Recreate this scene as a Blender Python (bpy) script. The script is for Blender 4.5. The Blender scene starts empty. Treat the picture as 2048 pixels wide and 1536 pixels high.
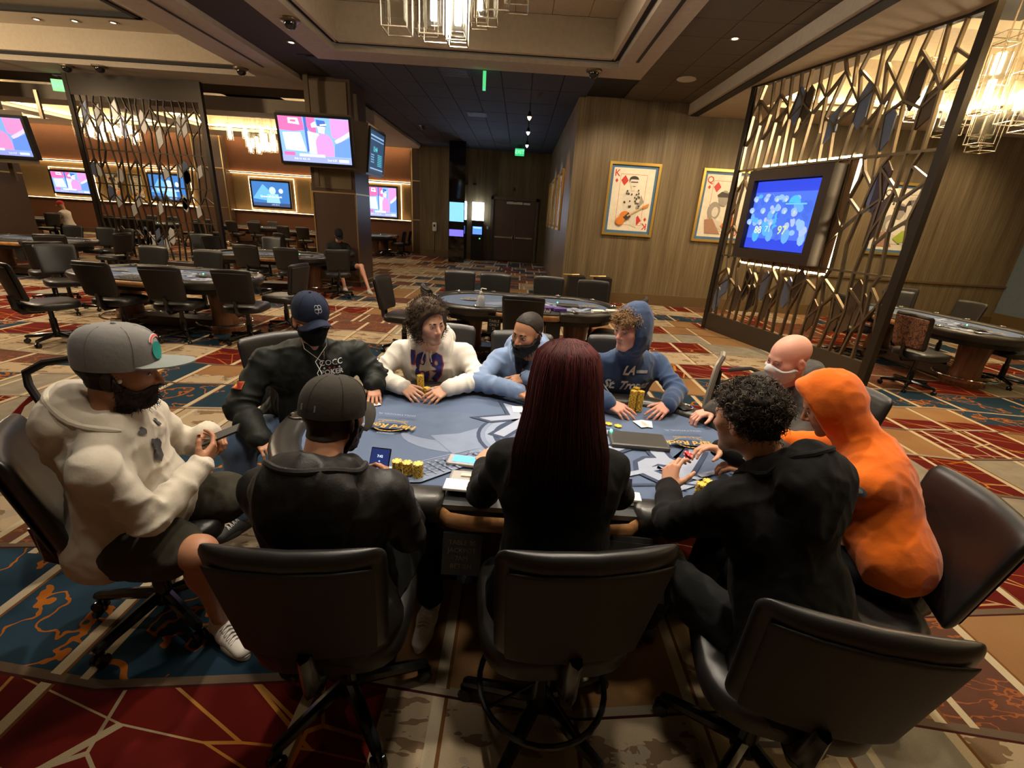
import bpy, math, random
import numpy as np
from mathutils import Vector, Matrix
from mathutils.bvhtree import BVHTree
SC = bpy.context.scene
COL = SC.collection
rad = math.radians

# ---------------------------------------------------------------- camera, world, exposure, main lights
CAM_F, CAM_P, CAM_R, CAM_Y, CAM_H = 893.36, rad(20.40), rad(-3.755), rad(.245), 1.83
def cam_axes():
    cy, sy = math.cos(CAM_Y), math.sin(CAM_Y)
    fw = Vector((sy*math.cos(CAM_P), cy*math.cos(CAM_P), -math.sin(CAM_P)))
    rt = Vector((cy, -sy, 0)); dn = fw.cross(rt)
    cr, sr = math.cos(CAM_R), math.sin(CAM_R)
    return cr*rt+sr*dn, -sr*rt+cr*dn, fw
_r, _d, _f = cam_axes()
cam = bpy.data.cameras.new('camera'); camo = bpy.data.objects.new('camera', cam); COL.objects.link(camo)
cam.sensor_fit = 'HORIZONTAL'; cam.sensor_width = 36; cam.lens = CAM_F/2048*36; cam.clip_end = 200; cam.clip_start = .05
m = Matrix.Identity(4)
for i in range(3):
    m[i][0] = _r[i]; m[i][1] = -_d[i]; m[i][2] = -_f[i]
m[2][3] = CAM_H
camo.matrix_world = m; SC.camera = camo
W = bpy.data.worlds.new('world'); SC.world = W; W.use_nodes = True
W.node_tree.nodes['Background'].inputs[0].default_value = (1, .78, .55, 1)
W.node_tree.nodes['Background'].inputs[1].default_value = .035
vs = SC.view_settings; vs.view_transform = 'Standard'; vs.look = 'None'; vs.gamma = 1; vs.use_curve_mapping = False
vs.exposure = 0.48
WARM = (1, .78, .52); WARMER = (1, .68, .38); NEUT = (1, .87, .70)
def spot(name, loc, target, power, size=100, blend=.7, col=WARM, radius=.12):
    l = bpy.data.lights.new(name, 'SPOT'); l.energy = power; l.spot_size = rad(size); l.spot_blend = blend
    l.color = col; l.shadow_soft_size = radius
    o = bpy.data.objects.new(name, l); COL.objects.link(o); o.location = loc
    o.rotation_euler = (Vector(target)-Vector(loc)).to_track_quat('-Z', 'Y').to_euler(); return o
def area(name, loc, target, power, sx, sy, col=WARM):
    l = bpy.data.lights.new(name, 'AREA'); l.shape = 'RECTANGLE'; l.size = sx; l.size_y = sy; l.energy = power; l.color = col
    o = bpy.data.objects.new(name, l); COL.objects.link(o); o.location = loc
    o.rotation_euler = (Vector(target)-Vector(loc)).to_track_quat('-Z', 'Y').to_euler(); return o
def point(name, loc, power, col=WARM, r=.08):
    l = bpy.data.lights.new(name, 'POINT'); l.energy = power; l.color = col; l.shadow_soft_size = r
    o = bpy.data.objects.new(name, l); COL.objects.link(o); o.location = loc; return o
# downlights over the main table (in the big tray), slightly beyond it so that backs turned to the camera stay dark; the players pair is added fill
spot('lamp_table_left', (-.75, 3.4, 4.85), (-.7, 2.2, .8), 330, 75, .8, NEUT, .10)
spot('lamp_table_right', (1.1, 3.4, 4.85), (1.0, 2.2, .8), 330, 75, .8, NEUT, .10)
spot('fill_players_left', (-.8, .7, 4.85), (-.75, 2.55, 1.0), 230, 48, .8, NEUT, .25)  # added pair of spots on the camera side to brighten the seated faces
spot('fill_players_right', (.9, .7, 4.85), (.85, 2.5, 1.0), 230, 48, .8, NEUT, .25)
spot('lamp_table_mid', (.15, 1.9, 4.85), (.15, 1.9, 0), 140, 80, .8, NEUT, .12)
for x, y, p in ((-2.9, 4.6, 200), (-4.4, 7.2, 260), (-1.6, 7.4, 190), (.9, 7.3, 200), (2.9, 7.2, 230), (-7, 5.2, 280),
                (-7.5, 9.5, 260), (-10.5, 7.5, 260), (2.9, 4.2, 220), (5.2, 5.2, 240), (6.6, 8.0, 200), (-3.0, 11.0, 220), (-1.2, 14.6, 160),
                (-6.0, 14.5, 260), (-9.5, 16.5, 260), (-14, 14, 260), (-17.5, 17.5, 260), (2.3, 2.0, 90), (2.7, 9.4, 130)):
    spot('downlight', (x, y, 4.34), (x, y, 0), p, 110, .9, WARM, .10)

# ---------------------------------------------------------------- node helpers: little expression compiler
class E:
    nt = None
    def __init__(s, v): s.v = v
    @staticmethod
    def op(o, *a, clamp=False):
        n = E.nt.nodes.new('ShaderNodeMath'); n.operation = o; n.use_clamp = clamp
        for i, x in enumerate(a):
            x = x.v if isinstance(x, E) else x
            if isinstance(x, (int, float)): n.inputs[i].default_value = x
            else: E.nt.links.new(x, n.inputs[i])
        return E(n.outputs[0])
    def __add__(s, o): return E.op('ADD', s, o)
    __radd__ = __add__
    def __sub__(s, o): return E.op('SUBTRACT', s, o)
    def __rsub__(s, o): return E.op('SUBTRACT', o, s)
    def __mul__(s, o): return E.op('MULTIPLY', s, o)
    __rmul__ = __mul__
    def __truediv__(s, o): return E.op('DIVIDE', s, o)
    def floor(s): return E.op('FLOOR', s)
    def frac(s): return E.op('FRACT', s)
    def abs(s): return E.op('ABSOLUTE', s)
    def lt(s, o): return E.op('LESS_THAN', s, o)
    def gt(s, o): return E.op('GREATER_THAN', s, o)
    def sin(s): return E.op('SINE', s)
    def mod(s, o): return E.op('FLOORED_MODULO', s, o)
    def pp(s, o): return E.op('PINGPONG', s, o)
    def mx(s, o): return E.op('MAXIMUM', s, o)
    def mn(s, o): return E.op('MINIMUM', s, o)
    def clamp(s): return E.op('ADD', s, 0, clamp=True)
def coord(nt, kind='Object'):
    n = nt.nodes.new('ShaderNodeTexCoord'); s = nt.nodes.new('ShaderNodeSeparateXYZ'); nt.links.new(n.outputs[kind], s.inputs[0])
    E.nt = nt
    return n.outputs[kind], E(s.outputs[0]), E(s.outputs[1]), E(s.outputs[2])
def vec(nt, x, y, z=0):
    n = nt.nodes.new('ShaderNodeCombineXYZ')
    for i, q in enumerate((x, y, z)):
        q = q.v if isinstance(q, E) else q
        if isinstance(q, (int, float)): n.inputs[i].default_value = q
        else: nt.links.new(q, n.inputs[i])
    return n.outputs[0]
def noise(nt, v, scale, detail=2, rough=.5, dist=0, out=0):
    n = nt.nodes.new('ShaderNodeTexNoise'); n.inputs['Scale'].default_value = scale; n.inputs['Detail'].default_value = detail
    n.inputs['Roughness'].default_value = rough; n.inputs['Distortion'].default_value = dist
    if v is not None: nt.links.new(v, n.inputs['Vector'])
    return n.outputs[out] if out else E(n.outputs[0])
def voro_edge(nt, v, scale, rnd=1):
    n = nt.nodes.new('ShaderNodeTexVoronoi'); n.feature = 'DISTANCE_TO_EDGE'; n.inputs['Scale'].default_value = scale
    n.inputs['Randomness'].default_value = rnd; n.voronoi_dimensions = '2D'; nt.links.new(v, n.inputs['Vector']); return E(n.outputs[0])
def white(nt, v):
    n = nt.nodes.new('ShaderNodeTexWhiteNoise'); n.noise_dimensions = '3D'; nt.links.new(v, n.inputs['Vector']); return E(n.outputs[0])
def mixc(nt, f, a, b):
    n = nt.nodes.new('ShaderNodeMix'); n.data_type = 'RGBA'
    f = f.v if isinstance(f, E) else f
    for x, i in ((f, 0), (a, 6), (b, 7)):
        if isinstance(x, (int, float)): n.inputs[i].default_value = x
        elif isinstance(x, tuple): n.inputs[i].default_value = (*x[:3], 1)
        else: nt.links.new(x, n.inputs[i])
    return n.outputs[2]
def ramp(nt, f, stops, const=False):
    n = nt.nodes.new('ShaderNodeValToRGB'); cr = n.color_ramp
    if const: cr.interpolation = 'CONSTANT'
    while len(cr.elements) < len(stops): cr.elements.new(.5)
    for e, (p, c) in zip(cr.elements, stops):
        e.position = p; e.color = (*c[:3], 1) if isinstance(c, tuple) else (c, c, c, 1)
    nt.links.new(f.v if isinstance(f, E) else f, n.inputs[0]); return n.outputs[0]
MATS = {}
def mat(name, col=(.5, .5, .5), rough=.5, metal=0, spec=.5, emit=None, estr=1, coat=0, sheen=0, fn=None, bump=None, trans=0, ior=1.45, attr=None):
    """procedural material; fn(nt) may return a colour socket; bump=(scale, strength)"""
    if name in MATS: return MATS[name]
    M = bpy.data.materials.new(name); M.use_nodes = True; nt = M.node_tree; b = nt.nodes['Principled BSDF']; E.nt = nt
    b.inputs['Base Color'].default_value = (*col, 1); b.inputs['Roughness'].default_value = rough
    b.inputs['Metallic'].default_value = metal; b.inputs['Specular IOR Level'].default_value = spec
    b.inputs['Coat Weight'].default_value = coat; b.inputs['Sheen Weight'].default_value = sheen
    b.inputs['Transmission Weight'].default_value = trans; b.inputs['IOR'].default_value = ior
    if emit is not None:
        b.inputs['Emission Color'].default_value = (*emit, 1); b.inputs['Emission Strength'].default_value = estr
    if attr:
        a = nt.nodes.new('ShaderNodeAttribute'); a.attribute_name = attr; c = a.outputs['Color']
        nt.links.new(c, b.inputs['Base Color'])
    if fn is not None:
        nt.links.new(fn(nt), b.inputs['Base Color'])
    elif attr is None and emit is None and trans == 0 and metal < .5:
        v, x, y, z = coord(nt); n_ = noise(nt, v, 14, 3)      # slight uneven colour
        nt.links.new(mixc(nt, n_, tuple(c*.86 for c in col), tuple(min(1, c*1.12) for c in col)), b.inputs['Base Color'])
    if bump:
        v, x, y, z = coord(nt); n_ = noise(nt, v, bump[0], bump[3] if len(bump) > 3 else 3, .6)
        bn = nt.nodes.new('ShaderNodeBump'); bn.inputs['Strength'].default_value = bump[1]; bn.inputs['Distance'].default_value = bump[2] if len(bump) > 2 else .01
        nt.links.new(n_.v, bn.inputs['Height']); nt.links.new(bn.outputs[0], b.inputs['Normal'])
    MATS[name] = M; return M

# ---------------------------------------------------------------- mesh + object helpers
def mesh(name, v, f, mats, smooth=False, mi=None, col=None, sharp=None):
    me = bpy.data.meshes.new(name)
    if isinstance(v, np.ndarray): v = v.tolist()
    if isinstance(f, np.ndarray): f = f.tolist()
    me.from_pydata(v, [], f)
    for mm in (mats if isinstance(mats, (list, tuple)) else [mats]): me.materials.append(mm)
    if mi is not None: me.polygons.foreach_set('material_index', np.asarray(mi, dtype=np.int32))
    if smooth:
        if sharp: 
            me.shade_smooth(); me.set_sharp_from_angle(angle=rad(sharp))
        else: me.shade_smooth()
    if col is not None:
        a = me.color_attributes.new('Col', 'FLOAT_COLOR', 'POINT'); c = np.ones((len(v), 4), np.float32); c[:, :3] = col
        a.data.foreach_set('color', c.ravel())
    me.update(); return me
def prop(o, label=None, cat=None, group=None, kind=None):
    if label: o['label'] = label
    if cat: o['category'] = cat
    if group: o['group'] = group
    if kind: o['kind'] = kind
    return o
def thing(name, label, cat, loc=(0, 0, 0), rz=0, group=None):
    o = bpy.data.objects.new(name, None); COL.objects.link(o); o.location = loc; o.rotation_euler = (0, 0, rz)
    o.empty_display_size = .1; return prop(o, label, cat, group)
def put(name, me, parent=None, loc=(0, 0, 0), rot=(0, 0, 0), scale=(1, 1, 1), world=False, label=None, kind=None):
    o = bpy.data.objects.new(name, me); COL.objects.link(o); o.location = loc; o.rotation_euler = rot; o.scale = scale
    if parent is not None:
        o.parent = parent
        if world:   # vertices are given in world coordinates: undo the parent chain
            M = Matrix.Identity(4); q = parent
            while q is not None:
                M = Matrix.LocRotScale(q.location, q.rotation_euler, q.scale); 
                M = M if q.parent is None else q.matrix_parent_inverse @ M
                o.matrix_parent_inverse = M.inverted() if q is parent else o.matrix_parent_inverse @ M.inverted()
                q = q.parent
            if parent.parent is not None:
                chain = Matrix.Identity(4); q = parent
                while q is not None:
                    L = Matrix.LocRotScale(q.location, q.rotation_euler, q.scale)
                    chain = (q.matrix_parent_inverse @ L if q.parent is not None else L) @ chain; q = q.parent
                o.matrix_parent_inverse = chain.inverted()
    return prop(o, label, kind=kind)
def struct(name, me, parent=None, **k): 
    o = put(name, me, parent, **k)
    if parent is None: o['kind'] = 'structure'
    return o
def copy_tree(o, parent=None):
    c = o.copy(); COL.objects.link(c)
    if parent is not None: c.parent = parent
    for ch in list(o.children): copy_tree(ch, c)
    return c
class MB:
    """collects simple solids into one vertex/face list"""
    def __init__(s): s.v = []; s.f = []; s.mi = []
    def add(s, v, f, mi=0):
        n = len(s.v); s.v += [tuple(p) for p in v]; s.f += [tuple(i+n for i in q) for q in f]; s.mi += [mi]*len(f); return s
    def box(s, c, d, rz=0, mi=0, rot=None):
        R = rot if rot is not None else Matrix.Rotation(rz, 3, 'Z')
        V = [R @ Vector((x*d[0]/2, y*d[1]/2, z*d[2]/2))+Vector(c) for x in (-1, 1) for y in (-1, 1) for z in (-1, 1)]
        return s.add(V, [(0, 1, 3, 2), (4, 6, 7, 5), (0, 4, 5, 1), (2, 3, 7, 6), (0, 2, 6, 4), (1, 5, 7, 3)], mi)
    def b2(s, lo, hi, mi=0): return s.box([(a+b)/2 for a, b in zip(lo, hi)], [b-a for a, b in zip(lo, hi)], 0, mi)
    def tube(s, pts, r, n=8, mi=0, cap=True, flat=None):
        pts = [Vector(p) for p in pts]; rr = r if isinstance(r, (list, tuple)) else [r]*len(pts); V = []
        up = Vector((0, 0, 1)); t0 = (pts[1]-pts[0]).normalized()
        a = t0.cross(up) if abs(t0.dot(up)) < .95 else t0.cross(Vector((1, 0, 0))); a.normalize()
        for i, p in enumerate(pts):
            t = (pts[min(i+1, len(pts)-1)]-pts[max(i-1, 0)]).normalized()
            a = (a-t*a.dot(t)).normalized(); b = t.cross(a)
            for k in range(n):
                q = 2*math.pi*k/n; V.append(p+a*math.cos(q)*rr[i]+b*math.sin(q)*rr[i]*(flat or 1))
        F = [(i*n+k, i*n+(k+1) % n, (i+1)*n+(k+1) % n, (i+1)*n+k) for i in range(len(pts)-1) for k in range(n)]
        if cap: F += [tuple(range(n))[::-1], tuple((len(pts)-1)*n+k for k in range(n))]
        return s.add(V, F, mi)
    def lathe(s, prof, n=24, c=(0, 0, 0), mi=0, M=None):
        V = []
        for r, z in prof:
            for k in range(n):
                p = Vector((r*math.cos(2*math.pi*k/n), r*math.sin(2*math.pi*k/n), z))
                V.append((M @ p if M else p)+Vector(c))
        L = len(prof); F = [(i*n+k, i*n+(k+1) % n, (i+1)*n+(k+1) % n, (i+1)*n+k) for i in range(L-1) for k in range(n)]
        if prof[0][0] > 1e-5: F.append(tuple(range(n))[::-1])
        if prof[-1][0] > 1e-5: F.append(tuple((L-1)*n+k for k in range(n)))
        return s.add(V, F, mi)
    def prism(s, poly, z0, z1, mi=0):
        n = len(poly); V = [(x, y, z0) for x, y in poly]+[(x, y, z1) for x, y in poly]
        F = [tuple(range(n))[::-1], tuple(range(n, 2*n))]+[(i, (i+1) % n, n+(i+1) % n, n+i) for i in range(n)]
        return s.add(V, F, mi)
    def loft(s, rings, mi=0, cap=True):
        n = len(rings[0]); V = [p for r in rings for p in r]; L = len(rings)
        F = [(i*n+k, i*n+(k+1) % n, (i+1)*n+(k+1) % n, (i+1)*n+k) for i in range(L-1) for k in range(n)]
        if cap: F += [tuple(range(n))[::-1], tuple((L-1)*n+k for k in range(n))]
        return s.add(V, F, mi)
    def mesh(s, name, mats, smooth=False, sharp=40): return mesh(name, s.v, s.f, mats, smooth, s.mi if isinstance(mats, (list, tuple)) else None, sharp=sharp if smooth else None)
def rbox(c, d, r, seg=2, rz=0):
    """rounded box: (verts, faces)"""
    import bmesh
    bm = bmesh.new(); bmesh.ops.create_cube(bm, size=1); bmesh.ops.scale(bm, vec=d, verts=bm.verts)
    bmesh.ops.bevel(bm, geom=bm.edges[:], offset=min(r, min(d)*.49), segments=seg, profile=.5, affect='EDGES')
    bmesh.ops.rotate(bm, verts=bm.verts, matrix=Matrix.Rotation(rz, 3, 'Z')); bmesh.ops.translate(bm, verts=bm.verts, vec=c)
    bm.verts.index_update(); V = [tuple(v.co) for v in bm.verts]; F = [tuple(v.index for v in f.verts) for f in bm.faces]; bm.free(); return V, F
_TXT = {}
def text_geo(s, size=1.0, bold=0.0, shear=0.0, space=1.0):
    """flat letters: centred (verts 2D, faces)"""
    k = (s, size, bold, shear, space)
    if k not in _TXT:
        c = bpy.data.curves.new('t', 'FONT'); c.body = s; c.size = size; c.align_x = 'CENTER'; c.align_y = 'CENTER'; c.offset = bold; c.shear = shear
        c.space_character = space; c.resolution_u = 2; c.fill_mode = 'FRONT'
        o = bpy.data.objects.new('t', c); COL.objects.link(o); dg = bpy.context.evaluated_depsgraph_get(); me = bpy.data.meshes.new_from_object(o.evaluated_get(dg))
        V = [(v.co.x, v.co.y) for v in me.vertices]; F = [tuple(p.vertices) for p in me.polygons]
        bpy.data.objects.remove(o); bpy.data.curves.remove(c); bpy.data.meshes.remove(me); _TXT[k] = (V, F)
    return _TXT[k]
def circ(cx, cy, rx, ry=None, n=20, a0=0, a1=360):
    ry = ry or rx; N = n if abs(a1-a0) >= 360 else n+1
    return [(cx+rx*math.cos(rad(a0+(a1-a0)*i/n)), cy+ry*math.sin(rad(a0+(a1-a0)*i/n))) for i in range(N)]
def stroke(pts, w):
    """polyline -> list of quads (2D)"""
    out = []
    for (x0, y0), (x1, y1) in zip(pts, pts[1:]):
        L = math.hypot(x1-x0, y1-y0) or 1; nx, ny = -(y1-y0)/L*w/2, (x1-x0)/L*w/2; ex, ey = (x1-x0)/L*w*.3, (y1-y0)/L*w*.3
        out.append([(x0-ex+nx, y0-ey+ny), (x0-ex-nx, y0-ey-ny), (x1+ex-nx, y1+ey-ny), (x1+ex+nx, y1+ey+ny)])
    return out
def rect(x0, y0, x1, y1): return [(x0, y0), (x1, y0), (x1, y1), (x0, y1)]
def flat(name, items, fr, parent=None, eps=.0006, world=True, rough=.5, emit=0, fixcol=True):
    """flat print: items = (colour, shape); shape = polygon | ('T', text, x, y, size[, bold, shear, rot]) | ('S', polyline, width).
    fr(x, y, layer_height) -> 3D point. One mesh, one material per colour."""
    V = []; F = []; mi = []; mats = []; idx = {}
    for li, it in enumerate(items):
        c, sh = it
        if c not in idx:
            idx[c] = len(mats); nm = ('glow_' if emit else 'print_')+'%02x%02x%02x' % tuple(int(255*min(1, q)) for q in c)+('_%g' % emit if emit else '')+('_r%g' % rough)
            mats.append(mat(nm, (.01, .01, .01) if emit else c, rough, emit=c if emit else None, estr=emit or 1, spec=.3))
        h = eps*(li+1)
        if sh[0] == 'T':
            _, s, x, y, size, *r = sh; bold = r[0] if r else 0; shear = r[1] if len(r) > 1 else 0; rot = rad(r[2]) if len(r) > 2 else 0
            tv, tf = text_geo(s, size, bold, shear); polys = None; n = len(V)
            cr, sr = math.cos(rot), math.sin(rot)
            V += [fr(x+a*cr-b*sr, y+a*sr+b*cr, h) for a, b in tv]; F += [tuple(i+n for i in q) for q in tf]; mi += [idx[c]]*len(tf)
            continue
        polys = stroke(sh[1], sh[2]) if sh[0] == 'S' else [sh]
        for p in polys:
            n = len(V); V += [fr(x, y, h) for x, y in p]; F.append(tuple(range(n, n+len(p)))); mi.append(idx[c])
    me = mesh(name, V, F, mats, mi=mi)
    return put(name, me, parent, world=world and parent is not None)
def frame_fn(o, ux, uy, un):
    o, ux, uy, un = map(Vector, (o, ux, uy, un)); return lambda x, y, h=0: tuple(o+ux*x+uy*y+un*h)
_LAB = set()
# ================================================================ SETTING
def carpet(nt):
    v, x, y, z = coord(nt)
    wob = noise(nt, v, .9, 1)
    # zigzag rows across the aisle direction
    zig = (x+.35+noise(nt, vec(nt, (x/1.26).floor(), 3, 1), 7, 0)*.5).pp(.95)*.11-.04
    colw = .515
    yy = y+zig
    row = ((yy-.01)/.62).floor(); fy = ((yy-.01)/.62).frac()
    jog = white(nt, vec(nt, row, 3.7, 1.3))
    xs = x+jog.gt(.5)*.22*y.gt(1.87)+.745
    colf = (xs/colw); col = colf.floor(); fx = colf.frac()
    h1 = white(nt, vec(nt, (col*.5).floor(), row, 5.1)); h2 = white(nt, vec(nt, col, row, 9.7))
    # motif number per row, different on both sides of the table (0..1 steps of 1/6)
    rr = (row+.5).mod(8)/8
    left = ramp(nt, rr, [(0, .05), (.125, .05), (.25, .25), (.375, .62), (.5, .25), (.625, .78), (.75, .25), (.875, .62)], True)
    right = ramp(nt, rr, [(0, .62), (.125, .62), (.25, .90), (.375, .05), (.5, .25), (.625, .78), (.75, .90), (.875, .05)], True)
    side = x.gt(-.42)
    n = E.nt.nodes.new('ShaderNodeMix'); nt.links.new(side.v, n.inputs[0]); nt.links.new(left, n.inputs[2]); nt.links.new(right, n.inputs[3])
    t = E(n.outputs[0])
    far = y.gt(4.6)
    t = t*(1-far)+(E.op('FRACT', t+h1*.9))*far
    t = t*(h2.lt(.8))+h2.gt(.8)*(h1)
    # motifs
    sv = vec(nt, x*.55+y*.3, y*2.6+x*.5, 0)
    ve = voro_edge(nt, sv, 1.9); ve2 = voro_edge(nt, vec(nt, x*1.5+y*.9, y*1.2-x*.2, 0), 1.25)
    n1 = noise(nt, v, 1.6, 2); n2 = noise(nt, v, 3.2, 3); n3 = noise(nt, v, 7, 4); n4 = noise(nt, vec(nt, x*1.3+2, y*3.4, 0), 2.6, 3, .6)
    red = mixc(nt, n2, (.06, .005, .005), (.155, .011, .006))
    streak = ramp(nt, n1, [(.40, (.33, .09, .010)), (.5, (.42, .20, .04)), (.58, (.38, .30, .18))])
    red = mixc(nt, (ve.lt(.016)).mx(ve2.lt(.013)), red, streak)
    navy = mixc(nt, n2, (.010, .022, .038), (.022, .055, .085))
    curl = (n2-.55).abs().lt(.011)+(n1-.62).abs().lt(.009)
    navy = mixc(nt, curl.clamp(), navy, (.32, .095, .010))
    brown = mixc(nt, n2, (.07, .030, .022), (.15, .065, .04))
    brown = mixc(nt, ((n4-.5).abs()).lt(.012), brown, (.28, .09, .03))
    beige = mixc(nt, n4.gt(.56), (.40, .31, .20), (.20, .13, .075))
    beige = mixc(nt, n3.gt(.60), beige, (.33, .27, .19))
    tan = mixc(nt, n1, (.20, .085, .035), (.34, .21, .09))
    grey = mixc(nt, n3, (.15, .13, .10), (.36, .32, .25))
    c = mixc(nt, t.gt(.17), red, navy)
    c = mixc(nt, t.gt(.34), c, brown); c = mixc(nt, t.gt(.5), c, beige); c = mixc(nt, t.gt(.7), c, grey); c = mixc(nt, t.gt(.84), c, tan)
    # row borders and long cream stripes
    bord = fy.lt(.075); bc = mixc(nt, h1.gt(.5), (.13, .09, .06), (.30, .25, .18))
    c = mixc(nt, bord, c, bc); c = mixc(nt, fy.lt(.018), c, (.05, .012, .01))
    keep = 1-((col+1).abs().lt(.5))*y.lt(1.9); keep = keep*(white(nt, vec(nt, col, 2.2, 8.8)).gt(.12).mx(y.lt(1.9)))
    stripe = (fx*colw).lt(.047)*(fy.gt(.06))*keep; edge = (fx*colw).lt(.062)*(fx*colw).gt(.047)*(fy.gt(.06))*keep
    c = mixc(nt, edge, c, (.16, .07, .02)); c = mixc(nt, stripe, c, mixc(nt, n3, (.42, .34, .22), (.56, .48, .34)))
    dbl = ((fx*colw-.15).abs()).lt(.018)*(h2.gt(.82))*(fy.gt(.06)); c = mixc(nt, dbl, c, (.50, .42, .28))
    pile = noise(nt, v, 260, 1)
    return mixc(nt, pile*.35, c, (.0, .0, .0))
M_CARPET = mat('carpet', rough=.95, spec=.1, fn=carpet, bump=(300, .25, .004))
def woodwall(axis):
    def fn(nt):
        v, x, y, z = coord(nt); a = x if axis == 'x' else y
        s = noise(nt, vec(nt, a, z*.02, 0), 38, 4, .7); s2 = noise(nt, vec(nt, a, z*.03, 3), 5, 3)
        c = ramp(nt, (s*.6+s2*.45).clamp(), [(.30, (.060, .042, .020)), (.50, (.135, .098, .052)), (.70, (.215, .165, .095))])
        j = (a/.61).frac().lt(.008)
        return mixc(nt, j*.6, c, (.03, .02, .01))
    return fn
M_WOODX = mat('wood_wall_x', rough=.5, spec=.3, fn=woodwall('x')); M_WOODY = mat('wood_wall_y', rough=.5, spec=.3, fn=woodwall('y'))
M_BASE = mat('base_board', (.115, .070, .028), .5)
M_DARKCEIL = mat('dark_ceiling', (.055, .046, .038), .9); M_TILE = mat('ceiling_tile_dark', (.105, .085, .060), .9, bump=(90, .2))
M_BEIGE = mat('beige_paint', (.46, .385, .285), .85); M_BAND = mat('beige_band', (.40, .335, .26), .8); M_BLACK = mat('black_gap', (.012, .010, .009), .7)
M_TILEL = mat('ceiling_tile_light', (.50, .44, .345), .9, bump=(90, .15)); M_ORANGE = mat('rust_wallcover', (.125, .046, .020), .8, bump=(60, .4, .02))
M_TANWALL = mat('tan_wall', (.16, .105, .045), .7); M_BROWN = mat('dark_brown_panel', (.085, .048, .030), .4); M_GOLD = mat('brass_trim', (.55, .38, .17), .35, metal=.9)
M_LED = mat('led_strip', emit=(1, .62, .26), estr=9); M_LEDW = mat('cove_led', emit=(1, .75, .38), estr=20)
M_BRONZE = mat('bronze_metal', (.22, .17, .11), .32, metal=.9); M_DBRONZE = mat('dark_bronze', (.06, .045, .03), .4, metal=.6)
M_MIRROR = mat('smoked_mirror', (.10, .10, .11), .06, metal=1); M_BLUEGREY = mat('blue_grey_panel', (.12, .15, .18), .7)
M_CHROME = mat('chrome', (.75, .72, .68), .12, metal=1); M_BLACKP = mat('black_plastic', (.012, .011, .011), .35); M_WHITEP = mat('white_plastic', (.7, .68, .64), .4)
def S(name, fn, mats, **k):
    b = MB(); fn(b); return struct(name, b.mesh(name, mats), **k)
def plane(name, x0, y0, x1, y1, z, m): return struct(name, mesh(name, [(x0, y0, z), (x1, y0, z), (x1, y1, z), (x0, y1, z)], [(0, 1, 2, 3)], m))
plane('floor', -27, -3, 14, 27, 0, M_CARPET)
CH = 4.4
# ceiling slab with the tray opening over the table and the left coffer opening
S('ceiling', lambda b: (b.b2((-3.9, 9.7, CH), (3.5, 27, CH+.1)), b.b2((2.03, -3, CH), (3.5, 9.7, CH+.1)), b.b2((-4.9, -3, CH), (-3.9, 9.7, CH+.1)),
    b.b2((-4.9, 9.7, CH), (-3.9, 13.5, CH+.1)), b.b2((-15, 12.1, CH), (-4.9, 13.5, CH+.1)), b.b2((-4.9, 13.5, CH), (-3.9, 27, CH+.1))), M_DARKCEIL)
def tray(b):
    for lo, hi in (((-3.9, 9.16, 4.34), (2.03, 9.7, 4.42)), ((1.5, -3, 4.34), (2.03, 9.16, 4.42)), ((-3.9, -3, 4.34), (-3.4, 9.16, 4.42))): b.b2(lo, hi, 0)
    for lo, hi in (((-3.36, 9.03, 4.44), (1.46, 9.16, 4.52)), ((1.40, -3, 4.44), (1.5, 9.1, 4.52)), ((-3.4, -3, 4.44), (-3.30, 9.1, 4.52))): b.b2(lo, hi, 1)
    for lo, hi in (((-3.3, 8.95, 4.42), (1.4, 9.03, 4.97)), ((1.36, -3, 4.42), (1.42, 9.03, 4.97)), ((-3.32, -3, 4.42), (-3.26, 9.03, 4.97))): b.b2(lo, hi, 2)
    b.b2((1.72, -2, 4.332), (1.77, 8.75, 4.345), 1)
S('trim_1', tray, [M_BAND, M_BLACK, M_BEIGE])
tc = S('ceiling_tray', lambda b: b.b2((-3.4, -3, 5.0), (1.5, 9.1, 5.06)), M_BLACK)
tl = MB(); tl.b2((-.295, -.295, -.012), (.295, .295, .012)); TL = tl.mesh('ceiling_tile', M_TILEL); TD = tl.mesh('ceiling_tile_dark', M_TILE)
for i in range(8):
    for j in range(9):
        put('ceiling_tile', TL, tc, (-3.0+i*.6, 8.65-j*.6, 4.985))
put('air_frame', (lambda b: (b.b2((-.2, 6.35, 4.955), (.62, 7.5, 4.975)), b)[1])(MB()).mesh('air_frame', M_BLACK), tc)
put('air_grille', (lambda b: (b.b2((-.14, 6.41, 4.945), (.56, 7.44, 4.957)), b)[1])(MB()).mesh('air_grille', M_BEIGE), tc)
tr = S('ceiling_right', lambda b: b.b2((2.03, -3, 4.395), (3.5, 11.26, 4.41)), M_BLACK)
for i in range(3):
    for j in range(16):
        if i == 2: put('ceiling_tile', TD, tr, (2.05+.3+i*.6-.05, 10.93-j*.6, 4.38), scale=(.8, 1, 1))
        else: put('ceiling_tile', TD, tr, (2.05+.3+i*.6, 10.93-j*.6, 4.38))
tcor = S('ceiling_corridor', lambda b: b.b2((-4.3, 9.72, 4.39), (2.02, 20.5, 4.405)), M_BLACK)
M_TILEC = mat('ceiling_tile_corridor', (.040, .042, .055), .85); tl2 = MB(); tl2.b2((-.292, -.592, -.012), (.292, .592, .012)); TC = tl2.mesh('ceiling_tile_c', M_TILEC)
for i in range(9):
    for j in range(9):
        if -3.85+i*.6 < .95 or j < 1: put('ceiling_tile', TC, tcor, (-3.85+i*.6, 10.34+j*1.2, 4.375))
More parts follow.
